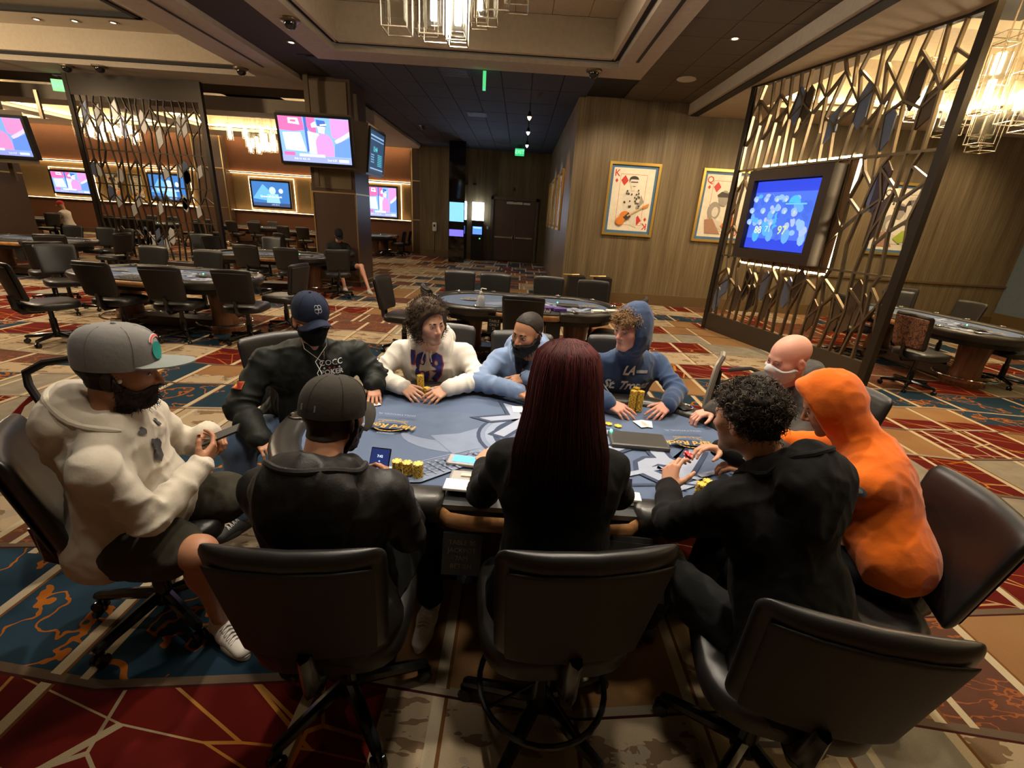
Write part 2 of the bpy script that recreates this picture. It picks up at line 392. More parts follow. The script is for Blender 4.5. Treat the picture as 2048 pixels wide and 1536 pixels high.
# left coffer
def coffer(b):
    b.b2((-5.85, -3, 4.32), (-4.9, 12.1, 4.42), 0); b.b2((-16, 11.15, 4.32), (-5.85, 12.1, 4.42), 0)
    b.b2((-5.32, -2, 4.312), (-5.27, 10.4, 4.325), 1)
    b.b2((-5.95, -3, 4.42), (-5.86, 11.2, 4.47), 1); b.b2((-16, 11.08, 4.42), (-5.9, 11.15, 4.47), 1)
    b.b2((-16, 11.0, 4.47), (-5.9, 11.08, 5.2), 2); b.b2((-6.0, -3, 4.47), (-5.94, 11.0, 5.2), 2)
    b.b2((-16, 10.2, 4.93), (-7.4, 11.0, 4.97), 2); b.b2((-7.4, -3, 4.93), (-6.0, 11.0, 4.97), 2)
    b.b2((-16, 10.12, 4.90), (-7.4, 10.22, 4.98), 1); b.b2((-7.5, -3, 4.90), (-7.4, 10.2, 4.98), 1)
    b.b2((-16, -3, 5.2), (-6, 11, 5.25), 2)
S('trim_2', coffer, [M_BAND, M_BLACK, M_BEIGE])
# low ceiling with lit coves over the far left room
def backceil(b):
    b.b2((-27, 13.5, 4.02), (-4.3, 14.3, 4.35), 0)                       # light fascia beam
    b.b2((-27, 12.1, 4.35), (-15, 13.5, 4.45), 1)
    b.b2((-27, 14.3, 4.30), (-4.3, 16.2, 4.40), 2); b.b2((-27, 19.4, 4.30), (-4.3, 21.0, 4.40), 2)
    for x0, x1 in ((-27, -22.2), (-18.4, -17.4), (-13.4, -12.2), (-6.8, -4.3)): b.b2((x0, 16.2, 4.30), (x1, 19.4, 4.40), 2)
    b.b2((-27, 14.3, 4.95), (-4.3, 21.6, 5.0), 2)
    for x0, x1 in ((-22.2, -18.4), (-17.4, -13.4), (-12.2, -6.8)):
        b.b2((x0+.03, 19.36, 4.42), (x1-.03, 19.4, 4.95), 2); b.b2((x0+.2, 19.2, 4.42), (x1-.2, 19.3, 4.46), 3)
        b.b2((x0, 16.2, 4.4), (x0+.04, 19.4, 4.95), 2); b.b2((x1-.04, 16.2, 4.4), (x1, 19.4, 4.95), 2)
        b.b2((x0+.1, 16.4, 4.42), (x0+.18, 19.2, 4.45), 3); b.b2((x1-.18, 16.4, 4.42), (x1-.1, 19.2, 4.45), 3)
    b.b2((-27, 21.1, 4.42), (-4.9, 21.2, 4.46), 3)
S('trim_3', backceil, [M_BAND, M_DARKCEIL, M_BEIGE, M_LEDW])
# bulkhead and cove on the right
def rightceil(b):
    b.b2((3.5, -3, 4.16), (3.58, 11.26, 4.42), 0); b.b2((3.56, -3, 4.14), (3.72, 11.26, 4.16), 1)
    b.b2((3.7, 10.1, 4.15), (13, 11.26, 4.25), 2); b.b2((3.7, -3, 4.15), (4.6, 10.1, 4.25), 2); b.b2((8.6, -3, 4.15), (13, 10.1, 4.25), 2)
    b.b2((4.6, 10.02, 4.25), (8.6, 10.1, 5.0), 2); b.b2((4.6, -3, 4.25), (4.66, 10.1, 5.0), 2); b.b2((8.54, -3, 4.25), (8.6, 10.1, 5.0), 2)
    b.b2((4.6, -3, 5.0), (8.6, 10.1, 5.05), 2)
    b.b2((4.8, 9.85, 4.27), (8.4, 9.93, 4.31), 3); b.b2((8.38, -1, 4.27), (8.45, 9.8, 4.31), 3); b.b2((4.72, -1, 4.27), (4.8, 9.8, 4.31), 3)
    b.b2((6.2, 7.2, 4.93), (7.0, 8.0, 4.99), 4)
S('trim_4', rightceil, [M_BAND, M_BLACK, M_BEIGE, M_LEDW, M_BLACK])
# walls
S('wall_front', lambda b: b.b2((1.1, 11.26, 0), (14, 11.4, 4.42)), M_WOODX); S('baseboard_front', lambda b: b.b2((1.1, 11.215, 0), (14, 11.26, .25)), M_BASE)
S('trim_5', lambda b: b.b2((5.6, 11.22, .95), (14, 11.262, 1.0)), M_BASE)
S('wall_corridor_right', lambda b: b.b2((1.1, 11.3, 0), (1.2, 20.6, 4.42)), M_WOODY); S('baseboard_corridor', lambda b: b.b2((1.07, 11.3, 0), (1.1, 20.5, .2)), M_BASE)
S('wall_corridor_end', lambda b: b.b2((-4.35, 20.5, 0), (1.2, 20.65, 4.42)), M_WOODX); S('baseboard_end', lambda b: b.b2((-4.35, 20.46, 0), (-1.5, 20.5, .3)), M_BASE)
S('wall_right', lambda b: b.b2((11.9, -3, 0), (12.05, 11.3, 4.42)), M_BLUEGREY); S('baseboard_right', lambda b: b.b2((11.86, -3, 0), (11.9, 11.26, .35)), M_BASE)
S('wall_rear', lambda b: b.b2((-27, -3.2, 0), (14, -3, 5.2)), M_TANWALL)
S('wall_far_left', lambda b: b.b2((-27, -3, 0), (-26.9, 21.6, 5.0)), M_TANWALL)
def rust(b):
    for x0, x1, dy in ((-27, -14.3, .0), (-12.95, -4.9, 0)):
        b.b2((x0, 21.5, 2.96), (x1, 21.7, 5), 0); b.b2((x0, 21.62, 1.38), (x1, 21.7, 2.96), 1); b.b2((x0, 21.5, .0), (x1, 21.7, 1.40), 0)
        b.b2((x0, 21.49, 2.955), (x1, 21.52, 2.985), 2); b.b2((x0, 21.49, 1.375), (x1, 21.52, 1.40), 2)
        b.b2((x0, 21.53, 2.93), (x1, 21.60, 2.955), 3); b.b2((x0, 21.44, 1.395), (x1, 21.49, 1.41), 3); b.b2((x0, 21.44, 2.985), (x1, 21.49, 2.998), 3)
        b.b2((x0, 21.42, 2.94), (x1, 21.49, 2.985), 2); b.b2((x0, 21.42, 1.35), (x1, 21.49, 1.395), 2)
S('wall_back', rust, [M_ORANGE, M_TANWALL, M_BROWN, M_LED])
def pil(b):
    for x0, x1 in ((-14.3, -12.95), (-4.9, -4.35)):
        b.b2((x0, 21.2, 0), (x1, 21.7, 4.4), 0)
        for zz in (1.45, 3.05): b.b2((x0+.02, 21.18, zz), (x1-.02, 21.2, zz+.03), 1)
        for xx in (x0+.04, x1-.10): b.b2((xx, 21.18, .1), (xx+.05, 21.2, 4.35), 1)
S('trim_6', pil, [M_BROWN, M_GOLD])
S('baseboard_back', lambda b: b.b2((-27, 21.44, 0), (-4.9, 21.5, .2)), M_BROWN)
# double door at the corridor end
def door(n, x0, x1, hx):
    d = struct('door_%d' % n, (lambda b: (b.b2((x0, 20.44, .02), (x1, 20.49, 2.5)), b)[1])(MB()).mesh('door', M_BROWN))
    put('push_bar', (lambda b: (b.b2((x0+.08, 20.36, .98), (x1-.06, 20.41, 1.04)), b.b2((hx-.05, 20.36, .93), (hx+.05, 20.44, 1.1)), b)[1])(MB()).mesh('push_bar', M_CHROME), d)
    put('door_closer', (lambda b: (b.b2((hx-.62 if hx > -.3 and n == 1 else hx+.34, 20.37, 2.36), (hx-.34 if n == 1 else hx+.62, 20.44, 2.44)), b)[1])(MB()).mesh('door_closer', M_WHITEP), d)
    put('hinge_plate', (lambda b: (b.b2((hx-.28 if n == 1 else hx+.06, 20.4, 2.42), (hx-.06 if n == 1 else hx+.28, 20.44, 2.455)), b)[1])(MB()).mesh('hinge_plate', M_WHITEP), d)
door(1, -1.18, -.29, -.3); door(2, -.27, .60, -.26)
S('trim_7', lambda b: (b.b2((-1.30, 20.4, 0), (-1.19, 20.5, 2.62)), b.b2((.61, 20.4, 0), (.72, 20.5, 2.62)), b.b2((-1.30, 20.4, 2.51), (.72, 20.5, 2.62)), b.b2((-.295, 20.42, .02), (-.27, 20.44, 2.5))), mat('door_frame', (.11, .085, .06), .5))
# smoked mirror pier in the corridor
pm = MB(); pm.b2((-2.82, 18.6, 0), (-2.2, 19.6, 4.38)); struct('trim_8', pm.mesh('mirror_pier', M_MIRROR))
# ================================================================ CHAIRS
M_LEATH = mat('black_leather', (.011, .010, .0095), .38, spec=.6, bump=(160, .08, .003)); M_LEATHB = mat('chair_back_cloth', (.014, .011, .009), .6, bump=(220, .3, .003))
M_GLOSS = mat('gloss_black', (.008, .008, .008), .18, spec=.7); M_PATT = mat('patterned_chair_back', rough=.7, fn=lambda nt: mixc(nt, noise(nt, vec(nt, coord(nt)[1], coord(nt)[3]*.6, 0), 34, 2, .6, 1.5).gt(.52), (.22, .10, .055), (.06, .022, .014)))
def seg_ring(w, t, cx, y, z, curve, n=28, e=4.0, rise=0, tilt=0):
    R = []
    for k in range(n):
        a = 2*math.pi*k/n; c, s = math.cos(a), math.sin(a)
        X = w/2*abs(c)**(2/e)*(1 if c >= 0 else -1); T = t/2*abs(s)**(2/2.4)*(1 if s >= 0 else -1)
        R.append((cx+X, y+T+curve*(X/(.24))**2, z+rise*(1-(X/.26)**2)))
    return R
def backrest(mb, w=.47, h0=.56, h1=1.0, t=.075, lean=.09, curve=.045, y0=-.245):
    rings = []; E0 = [0, .006, .02, .045, .08, .13]
    for f in E0+[.22, .35, .5, .65, .78]+[1-q for q in E0[::-1]]:
        s = min(f, 1-f)*(h1-h0); r_ = t*.62; e = math.sqrt(max(0, 1-(1-min(1, s/r_))**2)); e = max(e, .10)
        ww = (w-.03+.05*f)-(1-e)*t*.8; z = h0+(h1-h0)*f
        rings.append(seg_ring(ww, t*e*(1.0-.10*f), 0, y0-lean*f, z, curve, rise=.014*f, e=4.2))
    mb.loft(rings)
def seat_geo(mb):
    rings = []
    for f, z in ((.90, .432), (.99, .445), (1.0, .475), (.985, .505), (.93, .522), (.70, .532)):
        rings.append([(x, y, z+.02*0) for x, y, _ in [(p[0], p[1], 0) for p in [(.255*f*abs(math.cos(a))**(2/3.6)*(1 if math.cos(a) >= 0 else -1), .02+.255*f*abs(math.sin(a))**(2/3.6)*(1 if math.sin(a) >= 0 else -1)) for a in [2*math.pi*k/28 for k in range(28)]]]])
    mb.loft(rings)
def make_chair(name, label, seat_dz=0.0, ring=False, back=None, loc=(0, 0, 0), rz=0, group=None):
    t = thing(name, label, 'chair', loc, rz, group); d = seat_dz
    put('seat', CH_SEAT, t, (0, 0, d)); bk = put('backrest', CH_BACK, t, (0, 0, d)); put('back_panel', back or CH_PANEL, bk)
    put('back_bracket', CH_BRKT, t, (0, 0, d)); put('column', CH_COL, t, scale=(1, 1, (.43+d)/.43))
    for k in range(5):
        lg = put('base_leg', CH_LEG, t, rot=(0, 0, 2*math.pi*k/5+.3)); put('caster', CH_CAST, lg)
    if ring: put('foot_ring', CH_RING, t)
    return t
_b = MB(); seat_geo(_b); CH_SEAT = _b.mesh('seat', M_LEATH, True, 50)
_b = MB(); backrest(_b); CH_BACK = _b.mesh('backrest', M_LEATH, True, 60)
_b = MB(); backrest(_b, .42, .585, .955, .016, .076, .045, -.2855); CH_PANEL = _b.mesh('back_panel', M_LEATHB, True, 60)
_b = MB(); backrest(_b, .42, .585, .955, .016, .076, .045, -.2855); CH_PANELP = _b.mesh('back_panel_patterned', M_PATT, True, 60)
_b = MB(); _b.tube([(0, -.05, .425), (0, -.24, .43), (0, -.275, .47), (0, -.285, .62)], .022, 8, flat=2.2); CH_BRKT = _b.mesh('back_bracket', M_GLOSS, True)
_b = MB(); _b.lathe([(.05, .07), (.05, .10), (.036, .12), (.036, .30), (.026, .30), (.026, .40), (.10, .415), (.10, .432)], 16); CH_COL = _b.mesh('column', M_GLOSS, True)
_b = MB(); _b.tube([(.03, 0, .105), (.12, 0, .10), (.29, 0, .085), (.305, 0, .082)], [.026, .026, .021, .014], 8); CH_LEG = _b.mesh('base_leg', M_GLOSS, True)
_b = MB()
for s in (-1, 1): _b.lathe([(.001, -.009), (.024, -.009), (.029, -.004), (.029, .004), (.024, .009), (.001, .009)], 14, (.295, s*.016, .029), M=Matrix.Rotation(rad(90), 4, 'X'))
_b.tube([(.29, 0, .03), (.29, 0, .085)], .012, 6); CH_CAST = _b.mesh('caster', M_GLOSS, True)
_b = MB(); _b.tube([(.235*math.cos(a), .235*math.sin(a), .20) for a in [2*math.pi*k/32 for k in range(33)]], .011, 8, cap=False)
for k in range(4): _b.tube([(.03*math.cos(k*1.571+.4), .03*math.sin(k*1.571+.4), .20), (.235*math.cos(k*1.571+.4), .235*math.sin(k*1.571+.4), .20)], .007, 6)
CH_RING = _b.mesh('foot_ring', M_GLOSS, True)
def chairs(prefix, lst, group, name='poker_chair', **k):
    for x, y, az, lab in lst: make_chair(name, lab, loc=(x, y, 0), rz=rad(az-90), group=group, **k)

# ================================================================ POKER TABLES
M_FELT = mat('blue_felt', rough=.85, spec=.12, fn=lambda nt: mixc(nt, noise(nt, coord(nt)[0], 400, 1), (.078, .108, .180), (.100, .135, .218)))
M_RAIL = mat('rail_vinyl', (.022, .020, .018), .34, spec=.6, bump=(130, .2, .003)); M_WOODT = mat('table_wood', rough=.35, fn=lambda nt: ramp(nt, noise(nt, vec(nt, coord(nt)[1], coord(nt)[2], coord(nt)[3]*.1), 22, 3), [(.3, (.085, .030, .012)), (.7, (.20, .085, .035))]))
M_WOODE = mat('wood_edge', rough=.35, fn=lambda nt: ramp(nt, noise(nt, vec(nt, coord(nt)[1]*.2, coord(nt)[2], coord(nt)[3]), 40, 3), [(.3, (.22, .095, .03)), (.7, (.42, .22, .09))]))
M_BLKT = mat('black_laminate', (.012, .012, .012), .4); M_ALU = mat('grey_metal', (.30, .29, .28), .35, metal=.7); M_PAPER = mat('white_card', (.80, .78, .74), .5)
HL, HD = 1.28, .67
def stad(off, n=20, hl=HL, hd=HD):
    """stadium outline inset by off (counter-clockwise from lower right)"""
    r = hd-off; cx = hl-hd; P = []
    for i in range(n+1): a = -math.pi/2+math.pi*i/n; P.append((cx+r*math.cos(a), r*math.sin(a)))
    for i in range(n+1): a = math.pi/2+math.pi*i/n; P.append((-cx+r*math.cos(a), r*math.sin(a)))
    return P
CUT0, CUT1 = -.345, .42
def rail_geo():
    # open path: starts right of the dealer cutout, all the way round, ends left of it
    path = [(CUT1, -(HD-.075)), (CUT1+.02, -(HD-.075))]+stad(.075)+[(CUT0-.02, -(HD-.075)), (CUT0, -(HD-.075))]
    prof = [(-.075, .000), (-.078, .028), (-.060, .050), (-.025, .060), (.025, .058), (.055, .046), (.066, .022), (.066, .0), (.03, -.055), (-.05, -.055)]
    rings = []; L = len(path)
    for i, p in enumerate(path):
        a = Vector(path[max(i-1, 0)]); b = Vector(path[min(i+1, L-1)]); t = (b-a).normalized(); nrm = Vector((t.y, -t.x))  # outward
        s = .55 if i in (0, L-1) else 1
        rings.append([(p[0]+nrm.x*(-o)*(-1)*s*-1, p[1]+nrm.y*o*s, .735+h*(.8 if s < 1 else 1)) if False else (p[0]-nrm.x*o*s*-1, p[1]+nrm.y*o*s, .735+(h-.02)*(.8 if s < 1 else 1)+.02*(.8 if s < 1 else 1)) for o, h in [(-q[0], q[1]) for q in prof]])
    mb = MB(); mb.loft(rings); return mb
RAIL = rail_geo().mesh('rail', M_RAIL, True, 50)
def felt_geo():
    mb = MB(); P = stad(.135, 16); mb.prism(P, .735, .757); return mb
FELT = felt_geo().mesh('felt', M_FELT)
APRON = (lambda b: (b.prism(stad(.13, 16), .60, .735), b)[1])(MB()).mesh('apron', M_BLKT)
DECK = (lambda b: (b.prism([(CUT0, -HD+.03), (CUT1, -HD+.03), (CUT1, -.37), (CUT0, -.37)], .74, .762), b)[1])(MB()).mesh('dealer_deck', mat('dealer_deck_black', (.03, .032, .034), .5))
DEDGE = (lambda b: (b.tube([(CUT0-.01, -HD+.045, .715), (CUT0+.03, -HD+.0, .715), (CUT0+.12, -HD-.015, .715), (CUT1-.12, -HD-.015, .715), (CUT1-.03, -HD+.0, .715), (CUT1+.01, -HD+.045, .715)], .018, 8, flat=2.0), b)[1])(MB()).mesh('dealer_wood_edge', M_WOODE, True)
def ped():
    b = MB(); b.loft([[(r*math.cos(a)*.9, r*math.sin(a), z) for a in [2*math.pi*k/24 for k in range(24)]] for r, z in ((.27, .0), (.27, .06), (.19, .08), (.17, .30), (.20, .60))]); return b
PED = ped().mesh('pedestal', M_WOODT, True, 30)
FRING = (lambda b: (b.tube([(.36*math.cos(a), .36*math.sin(a), .13) for a in [2*math.pi*k/32 for k in range(33)]], .016, 8, cap=False), [b.tube([(.2*math.cos(a), .2*math.sin(a), .13), (.36*math.cos(a), .36*math.sin(a), .13)], .01, 6) for a in (.5, 2.1, 3.6, 5.2)], b)[2])(MB()).mesh('foot_rail', M_CHROME, True)
BEAM = (lambda b: (b.b2((-.62, -.12, .03), (.62, .12, .16)), b)[1])(MB()).mesh('base_beam', M_BROWN)
CUPH = (lambda b: (b.lathe([(.030, .0), (.034, .0), (.050, .005), (.050, .009), (.044, .010), (.038, .006), (.034, -.03), (.001, -.03)], 20), b)[1])(MB()).mesh('cup_holder', M_CHROME, True)
SHUF = (lambda b: (b.add(*rbox((0, 0, .006), (.30, .17, .03), .012)), b)[1])(MB()).mesh('card_shuffler', mat('shuffler_grey', (.045, .043, .040), .4))
CTRAY = (lambda b: (b.b2((-.27, -.10, 0), (.27, .10, .008)), [b.b2((-.27+i*.06, -.1, .008), (-.262+i*.06, .1, .03)) for i in range(10)], b)[2])(MB()).mesh('chip_tray', M_ALU)
DBOX = (lambda b: (b.b2((-.09, -.06, .40), (.09, .06, .66)), b)[1])(MB()).mesh('drop_box', M_BLKT)
M_GLOWG = mat('green_led', emit=(.02, 1, .45), estr=8)
LEDM = (lambda b: (b.lathe([(.001, .012), (.006, .010), (.008, 0)], 12), b)[1])(MB()).mesh('green_lamp', M_GLOWG, True)
def felt_art():
    L = (.22, .265, .37); L2 = (.165, .205, .30); D = (.035, .05, .095); G = (.42, .28, .08); P = (.27, .31, .41); it = []
    # pale curved shapes and ring behind the big letters
    it += [(L2, circ(-.36, -.02, .30, .20, 28)), ((.088, .12, .195), circ(-.42, .07, .28, .18, 28))]
    it += [(L2, [(-.50, -.06), (-.36, -.02), (-.16, .15), (-.02, .20), (.06, .06), (-.02, -.03), (-.16, -.02), (-.22, -.15), (-.36, -.24)])]
    it += [(D, circ(.10, 0, .37, .31, 40)), (L2, circ(.10, 0, .35, .29, 40)), (L, circ(.10, 0, .325, .27, 40)), (D, circ(.10, 0, .285, .235, 36)), ((.088, .12, .195), circ(.10, 0, .255, .205, 36))]
    # large word, upside down for the dealer side
    for c, s, b in ((D, .56, .028), (P, .56, .006)): it += [(c, ('T', 'Rock', .33, .0, s, b, .15, 155))]
    it += [(P, ('S', [(.45, -.33), (.62, -.25), (.80, -.34), (.66, -.42)], .03)), (P, ('S', [(.80, -.30), (1.0, -.20), (1.03, -.30)], .03)), (D, ('S', [(.40, -.42), (.70, -.38), (.98, -.42)], .012))]
    # guitar neck with frets towards the dealer's left
    it += [(L2, [(-.66, -.44), (-.30, -.20), (-.20, -.27), (-.46, -.50), (-.62, -.52)])]
    for k in range(13): x = -.62+k*.032; it += [(L, ('S', [(x, -.435+k*.0185), (x+.085, -.50+k*.0185)], .008))]
    for k in range(4): it += [(D, ('S', [(-.645+k*.025, -.455-k*.017), (-.285+k*.025, -.222-k*.017)], .006))]
    # small gold house logos, both ends, facing the dealer side
    for x0, y0, a in ((-.72, -.02, 176), (.86, .0, 184)):
        it += [(G, ('S', circ(x0, y0+.005, .085, .06, 24), .008)), (D, [(x0-.12, y0-.035), (x0+.12, y0-.035), (x0+.12, y0+.035), (x0-.12, y0+.035)] if False else circ(x0, y0, .115, .034, 20)), (G, ('T', 'Hard Rock', x0, y0, .062, .002, .2, a)), (G, ('T', 'HOTEL & CASINO', x0, y0+.063, .020, 0, 0, a)),
               (P, ('T', 'SEMINOLE', x0, y0-.085, .020, 0, 0, a)), (P, ('T', 'HOLLYWOOD, FL', x0, y0+.14, .026, 0, 0, a))]
    return it
_fr = frame_fn((0, 0, .7575), (1, 0, 0), (0, 1, 0), (0, 0, 1)); _tmp = flat('felt_print', felt_art(), _fr, rough=.85); FART = _tmp.data; bpy.data.objects.remove(_tmp)
def poker_table(label, loc, rz=0, group=None, shuffler=True):
    t = thing('poker_table', label, 'table', loc, rz, group)
    put('rail', RAIL, t); f = put('felt', FELT, t); put('felt_print', FART, f); put('apron', APRON, t); d = put('dealer_deck', DECK, t); put('dealer_wood_edge', DEDGE, t)
    put('chip_tray', CTRAY, d, (.04, -.47, .762)); put('base_beam', BEAM, t)
    for s in (-1, 1):
        p = put('pedestal', PED, t, (s*.72, 0, 0)); put('foot_rail', FRING, p)
    for x, y in ((-.95, .47), (-.45, .595), (.02, .595), (.5, .595), (.98, .46), (1.2, 0), (-1.2, 0), (-.58, -.595), (.62, -.595), (1.0, -.45)): put('cup_holder', CUPH, t, (x, y, .793))
    if shuffler:
        s = put('card_shuffler', SHUF, t, (.58, .0, .765), (0, 0, rad(-3))); put('green_lamp', LEDM, s, (-.135, .06, .022))
    b = put('drop_box', DBOX, t, (.36, -.57, 0)); return t
T0 = (.11, 2.11)
poker_table('blue felt poker table in use with ten people around it, nearest the camera', (*T0, 0), 0)
GT = 'empty blue felt poker tables'
poker_table('empty blue felt poker table behind the four men facing the camera', (.12, 6.0, 0), 0, GT)
poker_table('empty poker table at left with chairs in front of it, nearest of the left tables', (-5.0, 6.5, 0), rad(-2), GT)
poker_table('poker table in front of the square pillar where a bare-legged man sits', (-5.25, 10.0, 0), rad(10), GT)
poker_table('poker table at the left edge of the picture below the cut-off television', (-10.5, 9.9, 0), 0, GT)
poker_table('poker table by the rust wall under the lit television, left of the pillar', (-11.6, 20.2, 0), rad(4), GT)
poker_table('small far poker table half hidden behind the square pillar', (-8.2, 19.0, 0), rad(4), GT)
poker_table('far poker table right of the pillar beside the brass-edged pier', (-6.0, 20.0, 0), rad(90), GT)
poker_table('far poker table seen through the left lattice screen', (-14.6, 18.2, 0), rad(4), GT)
poker_table('far left poker table with a small crowd of players', (-18.0, 16.6, 0), 0, GT)
poker_table('poker table behind the right lattice screen, lit silvery', (6.35, 6.85, 0), rad(-82), GT)
# chairs at the main table
GM = 'chairs at the near poker table'
chairs('', [(-1.54, 1.58, 42, 'black leather swivel chair of the man in the grey flat-brim cap'), (-1.36, 2.68, -42, 'black swivel chair under the man in black jacket and mask'),
    (-.53, 3.17, -88, 'black swivel chair of the curly-haired man in the white 89 hoodie'), (.06, 3.08, -92, 'black swivel chair of the bearded man in light blue'),
    (.80, 3.14, -96, 'black swivel chair of the blond man in navy hood'), (1.80, 2.48, 200, 'black swivel chair of the bald man in mask'),
    (1.42, 1.45, 168, 'black swivel chair behind the orange hoodie, back tilted at right edge'), (.94, 1.09, 78, 'black swivel chair with broad curved back, large in the lower right corner'),
    (-.555, 1.22, 93, 'black swivel chair under the man in black cap seen from behind')], GM)
make_chair('dealer_chair', 'tall black dealer chair with a foot ring, bottom centre', .07, True, loc=(.19, 1.20, 0), rz=rad(8))
G1 = 'chairs at the empty table behind the players'
chairs('', [(-.86, 6.84, -84, 'chair behind the empty centre table, leftmost of its back row'), (-.33, 6.78, -90, 'chair behind the empty centre table, second from left in its back row'),
    (.50, 6.80, -90, 'chair behind the empty centre table, third from left in its back row'), (1.16, 6.68, -93, 'chair behind the empty centre table, rightmost of its back row'),
    (-1.50, 5.98, -8, 'chair at the left end of the empty centre table, seen edge-on and tall'),
    (-.80, 5.52, 22, 'chair pulled up to the front left of the empty centre table, round seat showing'), (1.28, 5.62, 158, 'chair at the right end of the empty centre table, just above the navy hood')], G1)
make_chair('dealer_chair', 'dealer chair in front of the empty centre table, above the bearded man', .02, True, loc=(.10, 5.27, 0), rz=rad(-2))
G2 = 'chairs at the nearest left table'
chairs('', [(-5.75, 5.40, 62, 'chair at the left picture edge turned to the nearest left table'), (-5.27, 5.88, 88, 'chair with blue-black upright back, second of the front row at the left table'),
    (-4.46, 5.86, 98, 'chair leaning back, third of the front row at the left table'), (-3.62, 5.95, 96, 'chair with flat brown back, rightmost of the front row at the left table'),
    (-3.50, 6.75, 172, 'chair at the right end of the left table, seen edge-on'), (-6.95, 6.9, -38, 'chair at the far left corner of the left table'), (-6.2, 7.52, -88, 'chair behind the left table, dark padded back above the felt'),
    (-5.2, 7.42, -88, 'chair behind the left table, right of its neighbour in the back row')], G2)
G3 = 'chairs at the table by the pillar'
chairs('', [(-5.46, 9.42, 98, 'chair with black back in front of the pillar table, left one'), (-4.62, 9.36, 96, 'chair with tan back in front of the pillar table, middle one'), (-3.80, 9.62, 118, 'chair with tan back beside the bare-legged man'),
    (-4.35, 10.72, 205, 'chair the bare-legged man by the pillar sits on'), (-6.2, 11.4, -85, 'grey-topped chair behind the pillar table'), (-6.85, 10.6, -20, 'chair turned aside at the left end of the pillar table')], G3)
G4 = 'chairs around the table at the left edge'
chairs('', [(-8.95, 8.9, 120, 'chair in front of the left edge table, dark square back'), (-8.85, 10.0, 180, 'chair at the right end of the left edge table'), (-9.5, 10.9, -120, 'tilted chair behind the left edge table near the lattice'),
    (-10.7, 10.85, -90, 'chair behind the left edge table, left of two'), (-10.0, 10.95, -90, 'chair behind the left edge table, right of two'), (-7.9, 7.6, 140, 'chair cut by the left picture edge near the left tables'), (-7.5, 10.95, -60, 'single chair standing in front of the left lattice screen')], G4)
G5 = 'far chairs along the rust wall'
chairs('', [(-12.5, 19.3, 60, 'far black chair at the left corner of the table under the bluish wall television'), (-11.7, 19.3, 90, 'far black chair at the front of the table under the bluish wall television, left one'), (-10.9, 19.4, 100, 'far black chair at the front of the table under the bluish wall television, right one'), (-12, 21, -90, 'far black chair at the rust wall behind the bluish television table, left one'), (-11.2, 21, -90, 'far black chair at the rust wall behind the bluish television table, right one'), (-8.9, 17.9, 88, 'far black chair at the table half hidden by the pillar, front left'), (-8.2, 17.9, 95, 'far black chair at the table half hidden by the pillar, front right'), (-7.1, 18.6, 150, 'far black chair at the right end of the table half hidden by the pillar'), (-8.4, 19.9, -90, 'far black chair at the rear of the table half hidden by the pillar'), (-14.9, 17.2, 90, 'far black chair at the table behind the left lattice, front left'), (-14.1, 17.2, 90, 'far black chair at the table behind the left lattice, front right'), (-13.5, 16.2, 70, 'far black chair at the aisle behind the left lattice, middle'), (-12.3, 15.6, 100, 'far black chair at the aisle behind the left lattice, nearer its right post'), (-15.2, 19.1, -90, 'far black chair at the rear of the table behind the left lattice, left one'), (-14.3, 19.1, -90, 'far black chair at the rear of the table behind the left lattice, right one'), (-12.9, 18.3, 180, 'far black chair at the right end of the table behind the left lattice'), (-6.75, 13.6, 60, 'far black chair at the left flank of the pillar, beyond the bare-legged man'), (-11.4, 16.9, 80, 'far black chair at the aisle just right of the left lattice'), (-16.4, 16.2, 170, 'far black chair at the right end of the crowded left table'), (-17.6, 15.6, 90, 'far black chair at the front of the crowded left table'), (-16, 13.6, 110, 'far black chair at the aisle before the crowded left table, tilted')], G5)
chairs('', [(-5.1, 20.6, 185, 'far chair with lit back right of the pillar, nearer the pier'), (-5.15, 19.8, 178, 'far chair right of the pillar, in front of its twin'), (-6.9, 19.4, 10, 'far chair just right of the pillar edge')], 'far chairs right of the pillar')
G7 = 'chairs around the right table'
chairs('', [(6.95, 8.25, -120, 'chair beyond the right table, left of its row'), (7.65, 8.9, -110, 'chair far behind the right table near the wall'), (7.15, 7.4, -175, 'chair on the far side of the right table, middle'), (7.05, 6.2, 175, 'chair at the right picture edge beyond the right table'), (5.55, 7.35, 0, 'chair of the right table seen through the lattice screen'),
    (6.7, 4.6, 120, 'chair at the near end of the right table, cut by the picture edge')], G7)
make_chair('poker_chair', 'chair with brown patterned back at the right table', back=CH_PANELP, loc=(5.35, 5.75, 0), rz=rad(-80), group=G7)
# ================================================================ IMPLICIT SURFACE TOOLS (bodies, clothes, hair)
_rng = np.random.RandomState(7); _TAB = _rng.rand(32, 32, 32).astype(np.float32)
def vnoise(P, s, seed=0):
    Q = P*s+np.array([seed*7.3, seed*3.1, seed*11.7]); I = np.floor(Q).astype(int); F = (Q-I).astype(np.float32); F = F*F*(3-2*F); I &= 31; J = (I+1) & 31; o = 0
    for a in (0, 1):
        for b in (0, 1):
            for c in (0, 1):
                w = (F[..., 0] if a else 1-F[..., 0])*(F[..., 1] if b else 1-F[..., 1])*(F[..., 2] if c else 1-F[..., 2])
                o = o+w*_TAB[(J if a else I)[..., 0], (J if b else I)[..., 1], (J if c else I)[..., 2]]
    return o
def smin(a, b, k):
    if k <= 0: return np.minimum(a, b)
    h = np.maximum(k-np.abs(a-b), 0)/k
    return np.minimum(a, b)-h*h*k*.25
A3 = lambda *p: np.array(p, float)
def nrm(v): v = np.asarray(v, float); return v/(np.linalg.norm(v)+1e-9)
